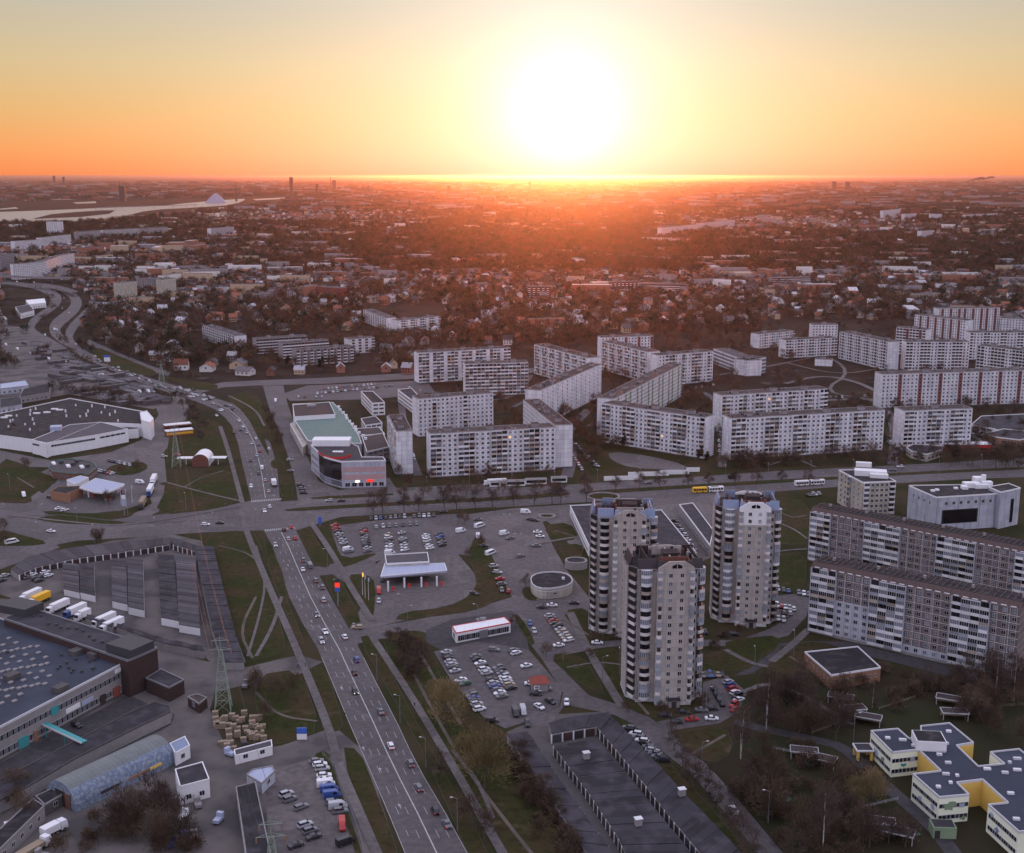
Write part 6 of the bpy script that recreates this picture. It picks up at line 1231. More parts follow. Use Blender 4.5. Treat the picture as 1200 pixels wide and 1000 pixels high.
def lorry(u, v, hv, L, cab, box, look, place, hb=3.6, tr=True):
    p, q = G(u, v), G(u + hv[0] * 3, v + hv[1] * 3); r = empty('lorry', (p.x, p.y, .1), atan2(q.y - p.y, q.x - p.x)); m = MB()
    loft(m, [(L/2 - 2.1, 1.2, .5, 3.0, .1), (L/2 - .3, 1.2, .5, 2.9, .12), (L/2, 1.15, .5, 1.5, .05)], cab); m.build('cab', r); MB().add([(L/2 - .22, -1.0, 2.7), (L/2 - .02, -1.05, 1.6), (L/2 - .02, 1.05, 1.6), (L/2 - .22, 1.0, 2.7)], [(0, 1, 2, 3)], 'glass').build('windscreen', r)
    MB().box(-L/2, L/2 - 2.3, -1.25, 1.25, 1.1, hb, box, True).build('cargo_box', r); MB().box(-L/2, L/2 - .5, -.9, .9, .6, 1.1, 'metal_dark', True).build('chassis', r)
    for x in (L/2 - 1.1, -L/2 + 1.2, -L/2 + 2.4, 0):
        for s in (-1, 1): o2 = ob('wheel', WH, r, (x, s * 1.1, .5)); o2.scale = (1.5, 2, 1.5)
    tag(r, 'lorry', look, place)
lorry(321, 569, (-.35, -1), 8, 'car_white', 'white_paint', 'white box lorry driving', 'near the crossroads')
lorry(580, 569, (-1, .05), 13, 'car_white', 'white_paint', 'long white box lorry', 'on the boulevard below the long white block')
for u, v, c, b_, lk in [(180, 567, 'car_white', 'white_paint', 'white-boxed lorry at the head of the queue'), (176, 579, 'car_blue', 'white_paint', 'white-boxed lorry with blue cab, middle of the queue'), (167, 594, 'car_black', 'timber', 'beige-boxed lorry at the tail of the queue')]: lorry(u, v, (-.5, 1), 15, c, b_, lk, 'beside the filling station', 4)
for u, v, c, b_, lk in [(36, 703, 'car_white', 'white_paint', 'white lorry beside the yellow one'), (46, 707, 'car_white', 'yellow_sign', 'yellow-boxed lorry'), (68, 716, 'car_white', 'white_paint', 'white lorry, second loading bay'), (88, 721, 'car_blue', 'white_paint', 'white lorry with blue cab'), (97, 726, 'car_white', 'white_paint', 'short white lorry'), (122, 732, 'car_white', 'white_paint', 'white lorry, fourth from the yellow one'), (131, 738, 'car_white', 'white_metal', 'white lorry nearest the brick end')]: lorry(u, v, (-1, .45), 11 if u != 97 else 7, c, b_, lk, 'behind the factory wing', 3.6)
lorry(14, 984, (.3, 1), 7, 'car_white', 'white_paint', 'white lorry in the bottom left corner', ''); lorry(64, 977, (1, -.5), 7, 'car_white', 'white_paint', 'white motorhome', 'below the hangar gate', 3); lorry(40, 1000, (1, -.6), 10, 'car_white', 'timber', 'flatbed lorry with pale load', 'in the bottom left corner', 2.2)
def bus(u, v, hv, look, place, mt='white_paint', tail='white_paint'):
    p, q = G(u, v), G(u + hv[0] * 3, v + hv[1] * 3); r = empty('articulated_bus', (p.x, p.y, .1), atan2(q.y - p.y, q.x - p.x))
    for nm_, x0, x1, c in (('front_section', .5, 9, mt), ('rear_section', -8.5, -.5, tail)):
        m = MB(); loft(m, [(x0, 1.2, .35, 3.0, .15), (x1, 1.22, .35, 3.0, .15)], c); m.build(nm_, r); k = int((x1 - x0) / 1.6)
        for i in range(k):
            for s in (-1, 1): a = x0 + .25 + i * (x1 - x0 - .4) / k; MB().box(a, a + 1.3, s * 1.23 - .03, s * 1.23 + .03, 1.3, 2.35, 'glass', True).build('window', r)
    MB().box(-.55, .55, -1.1, 1.1, .5, 2.85, 'metal_dark', True).build('bellows', r); MB().box(2, 6, -.7, .7, 3, 3.3, 'concrete').build('roof_unit', r)
    for x in (7, 2, -3, -6.5):
        for s in (-1, 1): o2 = ob('wheel', WH, r, (x, s * 1.08, .45)); o2.scale = (1.4, 1.5, 1.4)
    tag(r, 'bus', look, place)
bus(829, 577, (1, -.05), 'white articulated bus with an orange rear half', 'on the boulevard behind the rightmost tower', tail='yellow_sign'); bus(948, 569, (1, -.06), 'white articulated bus', 'on the boulevard left of the cube-like block')
# ------------------------------------------------------------------ street lamps, pylon, wires, timber stacks
def lamp_meshes(h=9.5, dbl=False):
    m = MB(); m.bar((0, 0, 0), (0, 0, h), .11, .07, 'metal_grey', 5); hd = MB()
    for s in ((-1, 1) if dbl else (1,)): m.bar((0, 0, h - .1), (s * 1.5, 0, h + .3), .05, .04, 'metal_grey'); hd.box(s * 1.5 - .35, s * 1.5 + .35, -.16, .16, h + .22, h + .38, 'frame', True)
    return m.mesh('pole'), hd.mesh('lamp_head')
LM = (lamp_meshes(), lamp_meshes(9, True))
def lamp(u, v, rz=0, dbl=0, place='beside the avenue'):
    r = empty('street_lamp', G(u, v), rz); ob('pole', LM[dbl][0], r); ob('lamp_head', LM[dbl][1], r); tag(r, 'street lamp', 'grey street lamp' if not dbl else 'two-armed street lamp', place, 'street lamps')
for u, v in [(442, 798), (469, 848), (499, 900), (536, 974), (420, 760), (397, 706), (384, 668)]: lamp(u, v, pi)
for u, v in [(7, 612), (52, 612), (45, 634), (91, 617), (111, 637), (183, 629), (251, 622), (150, 606), (12, 575), (218, 598)]: lamp(u, v, -pi / 2, 0, 'beside the west street')
for u, v in [(607, 648), (594, 624)]: lamp(u, v, 0, 1, 'on the plaza')
for k in range(16): lamp(400 + k * 50, 584 - k * 2.1 + 0, pi / 2, 0, 'in the boulevard median')
for u, v, p in [(827, 838, TCP), (706, 800, 'on the lawn left of the nearest tower'), (726, 792, 'on the lawn left of the nearest tower'), (884, 790, BCP), (822, 905, RST), (900, 965, RST), (640, 760, LCP), (660, 775, LCP), (463, 724, PLZ), (692, 742, 'left of the leftmost tower'), (366, 590, 'near the glazed bank'), (345, 500, 'beside the arcade'), (300, 620, 'at the crossroads'), (318, 602, 'at the crossroads'), (478, 738, 'beside the district street'), (560, 736, 'beside the district street'), (225, 470, 'at the far bend'), (560, 640, NP), (430, 650, NP), (380, 960, WCP), (930, 770, BCP), (1000, 870, 'in the wooded ground')]: lamp(u, v, R_.choice((0, pi / 2, pi)), 0, p)
def pylon(u, v, h, place):
    c = G(u, v); r = empty('pylon', c, radians(8)); m = MB(); w0, w1 = 2.6, .5
    def cr(z): w = w0 + (w1 - w0) * min(1, z / (h * .8)); return [Vector((sx * w, sy * w, z)) for sx, sy in ((-1, -1), (1, -1), (1, 1), (-1, 1))]
    zs = [0, h * .16, h * .3, h * .42, h * .53, h * .63, h * .72, h * .8]
    for a, b in zip(zs, zs[1:]):
        A, B = cr(a), cr(b)
        for i in range(4): m.bar(A[i], B[i], .14, .14, 'pylon_paint'); m.bar(A[i], B[(i + 1) % 4], .08, .08, 'pylon_paint', 3); m.bar(A[(i + 1) % 4], B[i], .08, .08, 'pylon_paint', 3); m.bar(B[i], B[(i + 1) % 4], .08, .08, 'pylon_paint', 3)
    m.bar((0, 0, h * .8), (0, 0, h), .16, .08, 'pylon_paint'); m.build('lattice_mast', r); tips = []
    for z, w in ((h * .8, 3.4), (h * .92, 2.6)):
        a = MB(); a.bar((-w, 0, z), (w, 0, z), .1, .1, 'pylon_paint'); a.bar((-w, 0, z), (0, 0, z + 1), .06, .06, 'pylon_paint'); a.bar((w, 0, z), (0, 0, z + 1), .06, .06, 'pylon_paint'); a.build('cross_arm', r)
        for s in (-1, 1):
            MB().cyl(s * w, 0, .14, .14, z - 1.5, z, 'wall_orange', 6).build('insulator', r); tips.append(c + Vector((s * w, 0, z - 1.5)))
    tag(r, 'pylon', 'lattice power pylon with reddish insulators', place); return tips
T1 = pylon(262, 832, 26, 'in the works yard below the garage rows'); T2 = pylon(207, 548, 26, 'beside the red and white stalls'); T3 = pylon(322, 1075, 26, 'beyond the bottom edge'); T4 = pylon(190, 452, 22, 'at the far bend')
for A, B, pl in ((T1, T2, 'spanning from the yard pylon over the garage rows'), (T1, T3, 'dropping from the yard pylon to the bottom edge'), (T2, T4, 'running from the stalls to the far bend')):
    for i, (a, b) in enumerate(zip(A, B)):
        r = empty('power_line', a); m = MB(); n = 14; P = [a.lerp(b, k / n) - a - Vector((0, 0, 7 * 4 * (k / n) * (1 - k / n) * (a - b).length / 330)) for k in range(n + 1)]
        for p, q in zip(P, P[1:]): m.bar(p, q, .03, .03, 'metal_dark', 3)
        m.build('cable', r); tag(r, 'power line', 'thin sagging power cable', pl, 'power cables')
for k, (u, v) in enumerate([(R_.uniform(250, 308), R_.uniform(838, 868)) for _ in range(44)] + [(253 + i * 2.5, 872 + (i % 3) * 3) for i in range(6)]):
    u += (v - 850) * .3; m_ = k % 5; r = ob('timber_stack', None, None, G(u, v), R_.uniform(.1, .35)); nn = R_.randint(2, 4)
    for j in range(nn): MB().box(-.95, .95, -.6, .6, j * .52, j * .52 + .42, 'timber').build('plank_bundle', r)
    tag(r, 'timber stack', 'stack of pale sawn timber bundles', 'in the fenced yard by the pylon', 'timber stacks')
for (u, v), c, lk in [((50, 1006), 'concrete', 'grey'), ((203, 992), 'car_blue', 'blue'), ((218, 986), 'car_blue', 'blue'), ((228, 985), 'metal_grey', 'grey'), ((215, 960), 'white_paint', 'white'), ((232, 946), 'concrete', 'pale'), ((256, 964), 'canopy_blue', 'pale blue'), ((288, 880), 'metal_dark', 'dark'), ((270, 886), 'canopy_blue', 'blue-grey'), ((288, 806), 'metal_grey', 'grey')]:
    r = empty('scrap_machine', G(u, v), R_.uniform(0, 3)); MB().box(-1.6, 1.6, -.9, .9, .5, 1.4, c, True).build('bed', r); MB().box(.6, 1.7, -.9, .9, 1.4, 2.5, c).build('cab', r); MB().box(.9, 1.73, -.8, .8, 1.6, 2.2, 'glass').build('window', r)
    for x in (-1, 1):
        for s in (-1, 1): ob('wheel', WH, r, (x, s * .85, .35))
    tag(r, 'machine', lk + ' yard machine among scrap', 'in the works yard')
# ------------------------------------------------------------------ people on the footpaths
def figure(c1, c2):
    me = bpy.data.meshes.new('person'); J = [(0, 0, .95), (0, .01, 1.2), (0, 0, 1.42), (0, .02, 1.52), (0, .03, 1.66), (-.1, 0, .9), (-.12, .12, .5), (-.12, .02, .08), (-.12, .16, .04), (.1, 0, .9), (.12, -.02, .5), (.12, -.28, .1), (.12, -.18, .03), (-.2, 0, 1.4), (-.27, -.06, 1.12), (-.26, .08, .9), (.2, 0, 1.4), (.27, .06, 1.12), (.26, .2, .92)]
    E_ = [(0, 1), (1, 2), (2, 3), (3, 4), (0, 5), (5, 6), (6, 7), (7, 8), (0, 9), (9, 10), (10, 11), (11, 12), (2, 13), (13, 14), (14, 15), (2, 16), (16, 17), (17, 18)]
    Rr = [.15, .15, .15, .065, .11, .1, .075, .05, .04, .1, .075, .05, .04, .075, .055, .04, .075, .055, .04]
    me.from_pydata(J, E_, []); o2 = bpy.data.objects.new('person', me); col.objects.link(o2); o2.modifiers.new('s', 'SKIN'); 
    for i, q in enumerate(me.skin_vertices[0].data): q.radius = (Rr[i], Rr[i]); q.use_root = (i == 0)
    sb = o2.modifiers.new('d', 'SUBSURF'); sb.levels = 1; sb.render_levels = 1
    dg = bpy.context.evaluated_depsgraph_get(); m2 = bpy.data.meshes.new_from_object(o2.evaluated_get(dg)); bpy.data.objects.remove(o2)
    for x in (c1, c2, 'house_tan'): m2.materials.append(MT[x])
    for p in m2.polygons: z = p.center.z; p.material_index = 2 if z > 1.52 else 0 if z > .92 else 1
    return m2
F1, F2 = figure('car_black', 'metal_dark'), figure('car_blue', 'car_black')
for u, v, rz, me, lk, pl in [(486, 829, 2.6, F1, 'person in dark clothes walking', 'on the footpath beside the bare willow'), (564, 962, 2.6, F1, 'person in a black coat walking', 'on the footpath at the bottom'), (349, 783, 1.5, F2, 'person in a blue jacket walking', 'on the path by the works entrance'), (358, 782, 1.5, F1, 'person in black crossing', 'on the path by the works entrance'), (404, 841, 0, F1, 'person in dark clothes standing', 'at the avenue kerb below the works entrance'), (653, 642, .5, F2, 'person in blue standing', 'on the lawn edge by the leftmost tower')]:
    o2 = ob('person', me, None, G(u, v) + Vector((0, 0, .2)), rz); tag(o2, 'person', lk, pl)
# ------------------------------------------------------------------ trees
def crown_shape(rr, kind):
    r = Vector((rr.gauss(0, 1), rr.gauss(0, 1), rr.gauss(0, 1))).normalized(); k = rr.random() ** .4
    return r, k
def tree_meshes(seed, h, w, twm, bark, ntw, tws, kind='round'):
    rr = random.Random(seed); tr = MB(); tips = []
    def grow(p, d, L, r, lv):
        q = p + d * L; tr.bar(p, q, r, r * .65, bark if lv == 0 or kind != 'birch' else 'bark', 5 if lv == 0 else 3); tips.append((q, d, lv))
        if lv >= 3: return
        for i in range((4, 3, 3)[lv]):
            up_ = .55 if kind != 'willow' else .35
            e = Vector((rr.gauss(0, 1), rr.gauss(0, 1), rr.uniform(-.1, .8))).normalized(); nd = (d * .55 + e * .7 + Vector((0, 0, up_ * .6))).normalized()
            grow(p + d * L * rr.uniform(.55, 1), nd, L * rr.uniform(.55, .78), r * .55, lv + 1)
    t0 = h * (.3 if kind != 'birch' else .5); grow(Vector((0, 0, 0)), Vector((rr.uniform(-.05, .05), rr.uniform(-.05, .05), 1)).normalized(), t0, h * (.022 if kind != 'birch' else .010), 0)
    if kind == 'birch': tr.bar((0, 0, 0), (.3, .2, h * .93), h * .009, h * .003, bark, 4)
    # clumped twigs: more around branch tips, with gaps between clumps
    cl = []
    for i in range(11 if kind != 'birch' else 14):
        a = rr.uniform(0, 2 * pi); zz = rr.uniform(.32, .93); rad = w / 2 * (1 - abs((zz - .55) / .5) ** 2.2) ** .5 * rr.uniform(.35, .85) if abs(zz - .55) < .5 else .2
        cl.append((Vector((rad * cos(a), rad * sin(a), zz * h)), rr.uniform(.16, .30) * w))
    cr = MB(); c0 = Vector((0, 0, h * .35))
    for i in range(ntw):
        c, R0 = rr.choice(cl); o_ = Vector((rr.gauss(0, .5), rr.gauss(0, .5), rr.gauss(0, .45))) * R0; p = c + o_
        d = ((p - c0).normalized() + Vector((rr.gauss(0, .35), rr.gauss(0, .35), rr.uniform(0, .6)))).normalized()
        if kind == 'willow': d = (d * .6 + Vector((0, 0, -.5 if p.z < h * .7 else .4))).normalized()
        L = tws[0] * rr.uniform(.6, 1.5); wd = tws[1] * rr.uniform(.6, 1.4); s = d.cross(Vector((rr.gauss(0, 1), rr.gauss(0, 1), rr.gauss(0, 1)))).normalized() * wd
        q = p + d * L; m = p + d * L * .5 + s * 1.2; b = len(cr.v)
        cr.v += [tuple(p), tuple(p + s), tuple(q), tuple(m + s.cross(d) * 3)]; k = cr.mi(twm); cr.f += [[b, b + 1, b + 2], [b, b + 3, b + 2]]; cr.m += [k, k]
    return tr.mesh('trunk'), cr.mesh('crown')
TREES = {
 'brown': [tree_meshes(s, 11, 9, 'twig_brown', 'bark', 900, (1.1, .05)) for s in (1, 2, 3)], 'purple': [tree_meshes(s, 12, 8, 'twig_purple', 'bark', 900, (1.1, .05)) for s in (4, 5)],
 'birch': [tree_meshes(s, 17, 6.5, 'twig_purple', 'bark_birch', 900, (1.2, .045), 'birch') for s in (6, 7)], 'willow': [tree_meshes(s, 12, 10, 'twig_willow', 'bark', 3600, (.75, .045)) for s in (8, 9)],
 'conifer': [tree_meshes(12, 12, 5, 'needle', 'bark', 1500, (.9, .09), 'birch')], 'low': [tree_meshes(s, 3.2, 4.5, 'twig_brown', 'bark', 500, (.7, .05)) for s in (10, 11)]}
TL = dict(brown='bare brown-twigged tree', purple='bare tree with purplish twigs', birch='slender bare birch with a white trunk', willow='round willow with yellow-ochre twigs', conifer='dark green conifer', low='low leafless bush')
NT = [0]
def tree(u, v, k, s=1.0, place='', jit=.15):
    p = G(u, v); q = R_.uniform(1 - jit, 1 + jit) * s; t_, c_ = R_.choice(TREES[k]); r = empty({'low': 'bush', 'conifer': 'conifer', 'birch': 'birch_tree', 'willow': 'willow_tree'}.get(k, 'bare_tree'), (p.x, p.y, 0), R_.uniform(0, 6.28)); r.scale = (q, q, q * R_.uniform(.9, 1.15))
    ob('trunk', t_, r); ob('crown', c_, r); tag(r, 'tree' if k != 'low' else 'bush', TL[k], place, {'low': 'low bushes'}.get(k, 'bare trees')); NT[0] += 1
def grove(px, n, ks, place, s=1.0):
    x0, x1, y0, y1 = min(p[0] for p in px), max(p[0] for p in px), min(p[1] for p in px), max(p[1] for p in px); c = 0; n = max(2, round(n * .52))
    while c < n:
        u, v = R_.uniform(x0, x1), R_.uniform(y0, y1)
        if in_poly(u, v, px): tree(u, v, R_.choice(ks), s * R_.uniform(.75, 1.15), place); c += 1
WG = 'in the wooded ground by the school'
for u, v, s in [(524, 852, 1.15), (568, 925, 1.35), (517, 832, .9), (548, 905, .9)]: tree(u, v, 'willow', s, 'on the lawn beside the footpath', .05)
tree(1018, 952, 'willow', .95, 'below the nursery school', .05); tree(1005, 948, 'willow', .6, 'below the nursery school'); tree(556, 515, 'willow', .6, 'before the long boulevard block')
grove([(452, 752), (510, 755), (520, 790), (480, 800)], 9, ('brown', 'brown', 'purple'), 'behind the red-edged shop', .8)
grove([(300, 795), (345, 800), (350, 850), (305, 850)], 11, ('brown',), 'on the lawn by the works entrance', .75)
grove([(130, 950), (225, 930), (235, 985), (150, 1010), (60, 1010)], 22, ('brown', 'brown', 'purple'), 'below the hangar', .9); grove([(0, 935), (45, 915), (30, 965), (0, 985)], 6, ('purple', 'brown'), 'beside the workshop row', .8)
grove([(600, 870), (640, 930), (690, 1010), (640, 1010), (590, 900)], 12, ('low', 'purple', 'low'), 'left of the garage court', .7)
grove([(862, 830), (900, 800), (960, 800), (1000, 840), (980, 870), (900, 870)], 26, ('brown', 'purple', 'purple'), WG, .85)
grove([(845, 890), (900, 880), (985, 900), (1010, 950), (1060, 1010), (925, 1010), (850, 930)], 42, ('brown', 'purple', 'brown', 'low'), WG, .95)
grove([(1060, 780), (1200, 810), (1200, 870), (1120, 850), (1040, 800)], 30, ('purple', 'brown', 'low'), 'behind the nursery school', .8)
grove([(940, 760), (1010, 780), (1120, 790), (1200, 812), (1200, 825), (1100, 806), (1000, 800)], 12, ('low', 'brown'), 'along the back lane', .7)
for u, v, s in [(868, 890, 1.1), (898, 855, 1.15), (964, 1000, 1.15), (1158, 812, .9), (1166, 815, .85), (1188, 822, .9), (1022, 830, .5)]: tree(u, v, 'birch', s, 'in the wooded ground', .05)
for u, v in [(790, 880), (800, 900), (812, 915), (826, 930), (838, 950), (855, 975), (866, 990), (808, 925), (880, 1010)]: tree(u, v, 'purple', .7, RST)
for u, v in [(640, 770), (604, 735), (561, 640), (549, 655), (538, 612), (545, 615), (616, 688)]: tree(u, v, 'brown', .5, 'at the edge of the plaza')
for u, v in [(690, 770), (735, 835), (790, 826), (775, 832), (822, 826), (838, 760), (850, 748), (700, 753), (720, 750), (868, 740)]: tree(u, v, 'low', .9, 'at the foot of the towers')
BV = 'in the boulevard tree row'
for k in range(13): tree(432 + k * 21 + R_.uniform(-6, 6), 607 - k * 1.2 - 4, 'purple', .95, BV)
for k in range(10): tree(455 + k * 22 + R_.uniform(-6, 6), 585 - k * .9, 'brown', .7, BV)
for k in range(10): tree(690 + k * 28 + R_.uniform(-8, 8), 577 - k * 1.2, 'purple', .75, BV)
for k in range(22): tree(850 + k * 17 + R_.uniform(-6, 6), 549 - k * .7, R_.choice(('brown', 'purple')), .75, BV)
grove([(1110, 540), (1200, 530), (1200, 552), (1130, 556)], 18, ('brown', 'purple'), 'at the right end of the boulevard')
UB = 'at the foot of the long boulevard block'
grove([(460, 560), (500, 560), (504, 585 - 22), (640, 556), (650, 562), (480, 574)], 16, ('brown', 'purple'), UB, .75)
grove([(852, 544), (1036, 543), (1040, 550), (852, 552)], 22, ('brown', 'purple', 'brown'), 'at the foot of the long white block', .7)
grove([(710, 520), (830, 540), (836, 548), (800, 546), (714, 530)], 12, ('brown', 'purple', 'conifer'), 'above the sandy slope', .7)
grove([(662, 500), (702, 478), (706, 520), (690, 530), (668, 515)], 16, ('brown', 'purple'), 'between the boulevard blocks', .9)
grove([(780, 480), (840, 450), (846, 500), (830, 480)], 10, ('brown',), 'between the white blocks', .8)
grove([(636, 490), (700, 450), (720, 460), (660, 500)], 9, ('brown',), 'inside the zigzag row', .8)
for u, v in [(1000, 485), (1040, 500), (1036, 433), (1028, 445), (940, 430), (975, 428), (965, 505), (935, 540), (465, 535), (470, 560), (482, 572), (430, 560), (1060, 430), (700, 400), (560, 470), (760, 425)]: tree(u, v, 'brown', .8, 'among the white blocks')
for u, v in [(205, 470), (215, 480), (226, 488), (232, 500), (240, 505), (236, 520), (222, 498), (232, 512)]: tree(u, v, 'purple', .8, 'on the bank beside the far bend')
for u, v in [(311, 487), (315, 500), (320, 508), (324, 518), (326, 525), (318, 496)]: tree(u, v, 'brown', .75, 'on the strip beside the arcade')
for u, v in [(92, 407), (100, 411), (108, 414), (196, 437), (205, 440), (212, 442), (220, 446), (228, 447)]: tree(u, v, 'brown', .9, 'along the dual carriageway')
for u, v in [(113, 640), (118, 638), (122, 590), (128, 592), (30, 550), (142, 557), (160, 554), (5, 625), (2, 640)]: tree(u, v, 'brown', .6, 'along the west street')
for u, v in [(75, 462), (85, 464), (100, 466), (110, 467), (120, 468), (128, 470), (140, 470), (62, 460), (20, 512), (28, 520), (10, 518), (150, 474)]: tree(u, v, 'brown', .85, 'round the white store')
for k in range(12): tree(302 + k * 9 + R_.uniform(-3, 3), 424 + R_.uniform(0, 14), R_.choice(('brown', 'purple', 'conifer')), .9, 'before the grey slabs')
# ------------------------------------------------------------------ garden suburb: houses one by one, then the mass beyond
HM = {}
def house_meshes(wallm, roofm, sh):
    if (wallm, roofm, sh) not in HM:
        w, l, e, rg = ((8, 10, 4.5, 8), (7, 8, 5.5, 9), (10, 13, 4, 7), (9, 9, 6, 9.5))[sh]; W_ = MB().box(-l/2, l/2, -w/2, w/2, 0, e, wallm); W_.add([(-l/2, -w/2, e), (-l/2, w/2, e), (-l/2, 0, rg - .2)], [(0, 2, 1)], wallm); W_.add([(l/2, -w/2, e), (l/2, w/2, e), (l/2, 0, rg - .2)], [(0, 1, 2)], wallm)
        for x in (-l * .3, 0, l * .3):
            for z in ((1.2, 3.4) if e > 5 else (1.4,)):
                W_.box(x - .6, x + .6, -w/2 - .05, -w/2, z, z + 1.3, 'glass', True)
        for s in (-1, 1): W_.box(s * l/2 - (.05 if s < 0 else 0), s * l/2 + (.05 if s > 0 else 0), -.6, .6, e - 1.5, e - .2, 'glass', True)
        o_ = .5; R0 = MB(); th = .22
        for s in (-1, 1): R0.add([(-l/2 - o_, s * (w/2 + o_), e - .3), (l/2 + o_, s * (w/2 + o_), e - .3), (l/2 + o_, 0, rg), (-l/2 - o_, 0, rg), (-l/2 - o_, s * (w/2 + o_), e - .3 - th), (l/2 + o_, s * (w/2 + o_), e - .3 - th), (l/2 + o_, 0, rg - th), (-l/2 - o_, 0, rg - th)], [(0, 1, 2, 3), (7, 6, 5, 4), (0, 4, 5, 1), (1, 5, 6, 2), (3, 7, 4, 0)], roofm)
        C_ = MB().box(l * .15, l * .15 + .7, -.9, -.2, rg - 1.6, rg + .8, 'wall_brick')
        HM[(wallm, roofm, sh)] = (W_.mesh('wall'), R0.mesh('roof'), C_.mesh('chimney'))
    return HM[(wallm, roofm, sh)]
WN = {'house_white': 'white', 'house_tan': 'tan', 'house_brick': 'brick', 'wall_grey': 'grey'}; RN = {'roof_rust': 'rust-red', 'roof_ash': 'grey', 'roof_pale': 'pale metal', 'mansard_dark': 'dark'}
SUB = [(105, 365), (150, 352), (235, 345), (300, 350), (360, 345), (420, 340), (520, 330), (620, 345), (700, 350), (830, 340), (900, 350), (1000, 330), (1100, 330), (1200, 325), (1200, 360), (1100, 360), (1040, 380), (960, 378), (880, 384), (830, 402), (770, 392), (700, 392), (620, 398), (600, 404), (520, 402), (480, 440), (400, 442), (300, 440), (210, 436), (140, 408), (100, 395)]
BLK = [(232, 378, 292, 412), (296, 392, 442, 436), (424, 358, 520, 394), (486, 404, 770, 470), (700, 390, 900, 460), (368, 330, 404, 350), (890, 376, 1210, 470)]
def blocked(u, v): return any(a < u < c and b < v < d for a, b, c, d in BLK) or in_poly(u, v, [(0, 325), (70, 325), (110, 350), (95, 385), (130, 410), (200, 440), (240, 462), (150, 470), (0, 420)])
used = []; nh = 0
def placeable(p, d):
    for q in used[-900:]:
        if abs(q[0] - p.x) < d and abs(q[1] - p.y) < d: return False
    used.append((p.x, p.y)); return True
for tries in range(6000):
    if nh >= 300: break
    u, v = R_.uniform(80, 1200), 330 + 110 * R_.random() ** .8
    if not in_poly(u, v, SUB) or blocked(u, v): continue
    p = G(u, v)
    if not placeable(p, 19): continue
    wl, rf_ = R_.choices(list(WN), (6, 3, 2, 2))[0], R_.choices(list(RN), (3, 5, 4, 2))[0]; sh = R_.randrange(4); a, b, c = house_meshes(wl, rf_, sh)
    r = empty('house', p, R_.choice((0, pi / 2)) + R_.uniform(-.35, .35)); s = R_.uniform(.85, 1.25); r.scale = (s, s, s); ob('wall', a, r); rr_ = ob('roof', b, r); ob('chimney', c, rr_)
    pl = 'left of the grey slabs' if u < 300 else 'behind the grey slabs' if u < 480 else 'behind the middle blocks' if u < 720 else 'behind the zigzag blocks' if u < 900 else 'behind the right-hand blocks'
    tag(r, 'house', f"{WN[wl]} house with {RN[rf_]} gable roof", pl, 'suburban houses'); nh += 1
# trees among the gardens: individuals until the limit, then masses
n0 = NT[0]
while NT[0] < n0 + 6:
    u, v = R_.uniform(90, 1200), R_.uniform(370, 436)
    if blocked(u, v): continue
    tree(u, v, R_.choice(('brown', 'purple', 'brown', 'conifer')), R_.uniform(.7, 1.1), 'among the suburban gardens')
def scatter(name, meshes, pts, smin, smax, seed):
    "one object: instances of the meshes on a cloud of points (geometry nodes)"
    me = bpy.data.meshes.new(name); me.from_pydata([tuple(p) for p in pts], [], []); host = ob(name, me); host['kind'] = 'stuff'
    lib = bpy.data.collections.new(name + '_kinds')
    for m in meshes: lib.objects.link(bpy.data.objects.new(m.name, m))
    ng = bpy.data.node_groups.new(name, 'GeometryNodeTree'); ng.interface.new_socket('Geometry', in_out='INPUT', socket_type='NodeSocketGeometry'); ng.interface.new_socket('Geometry', in_out='OUTPUT', socket_type='NodeSocketGeometry')
    n = ng.nodes; l = ng.links; gi, go = n.new('NodeGroupInput'), n.new('NodeGroupOutput'); ip = n.new('GeometryNodeInstanceOnPoints'); ci = n.new('GeometryNodeCollectionInfo'); ci.inputs[0].default_value = lib; ci.inputs['Separate Children'].default_value = True; ci.inputs['Reset Children'].default_value = True
    rs_ = n.new('FunctionNodeRandomValue'); rs_.data_type = 'FLOAT_VECTOR'; rs_.inputs[0].default_value = (0, 0, 0); rs_.inputs[1].default_value = (.06, .06, 6.28); rs_.inputs['Seed'].default_value = seed
    rf = n.new('FunctionNodeRandomValue'); rf.data_type = 'FLOAT'; rf.inputs[2].default_value = smin; rf.inputs[3].default_value = smax; rf.inputs['Seed'].default_value = seed + 1
    l.new(gi.outputs[0], ip.inputs['Points']); l.new(ci.outputs[0], ip.inputs['Instance']); ip.inputs['Pick Instance'].default_value = True; l.new(rs_.outputs[0], ip.inputs['Rotation']); l.new(rf.outputs[1], ip.inputs['Scale']); l.new(ip.outputs[0], go.inputs[0])
    md = host.modifiers.new('scatter', 'NODES'); md.node_group = ng; return host
FT = [tree_meshes(s, 10, 9, tw, 'bark', 150, (1.7, .16)) for s, tw in ((21, 'twig_brown'), (22, 'twig_purple'), (23, 'twig_brown'), (24, 'needle'))]
def joinmesh(pairs, name, mats):
    m = MB()
    for me, off, s in pairs:
        o_ = len(m.v); ca, sa = cos(off[0]), sin(off[0])
        for v_ in me.vertices: x, y, z = v_.co; m.v.append((off[0] * 7 + (x * ca - y * sa) * s, off[1] * 7 + (x * sa + y * ca) * s, z * s))
        for f in me.polygons: m.f.append([i + o_ for i in f.vertices]); m.m.append(m.mi(me.materials[f.material_index].name))
    return m.mesh(name)
full = [joinmesh([(a, (0, 0), 1), (b, (0, 0), 1)], 'garden_tree', None) for a, b in FT]
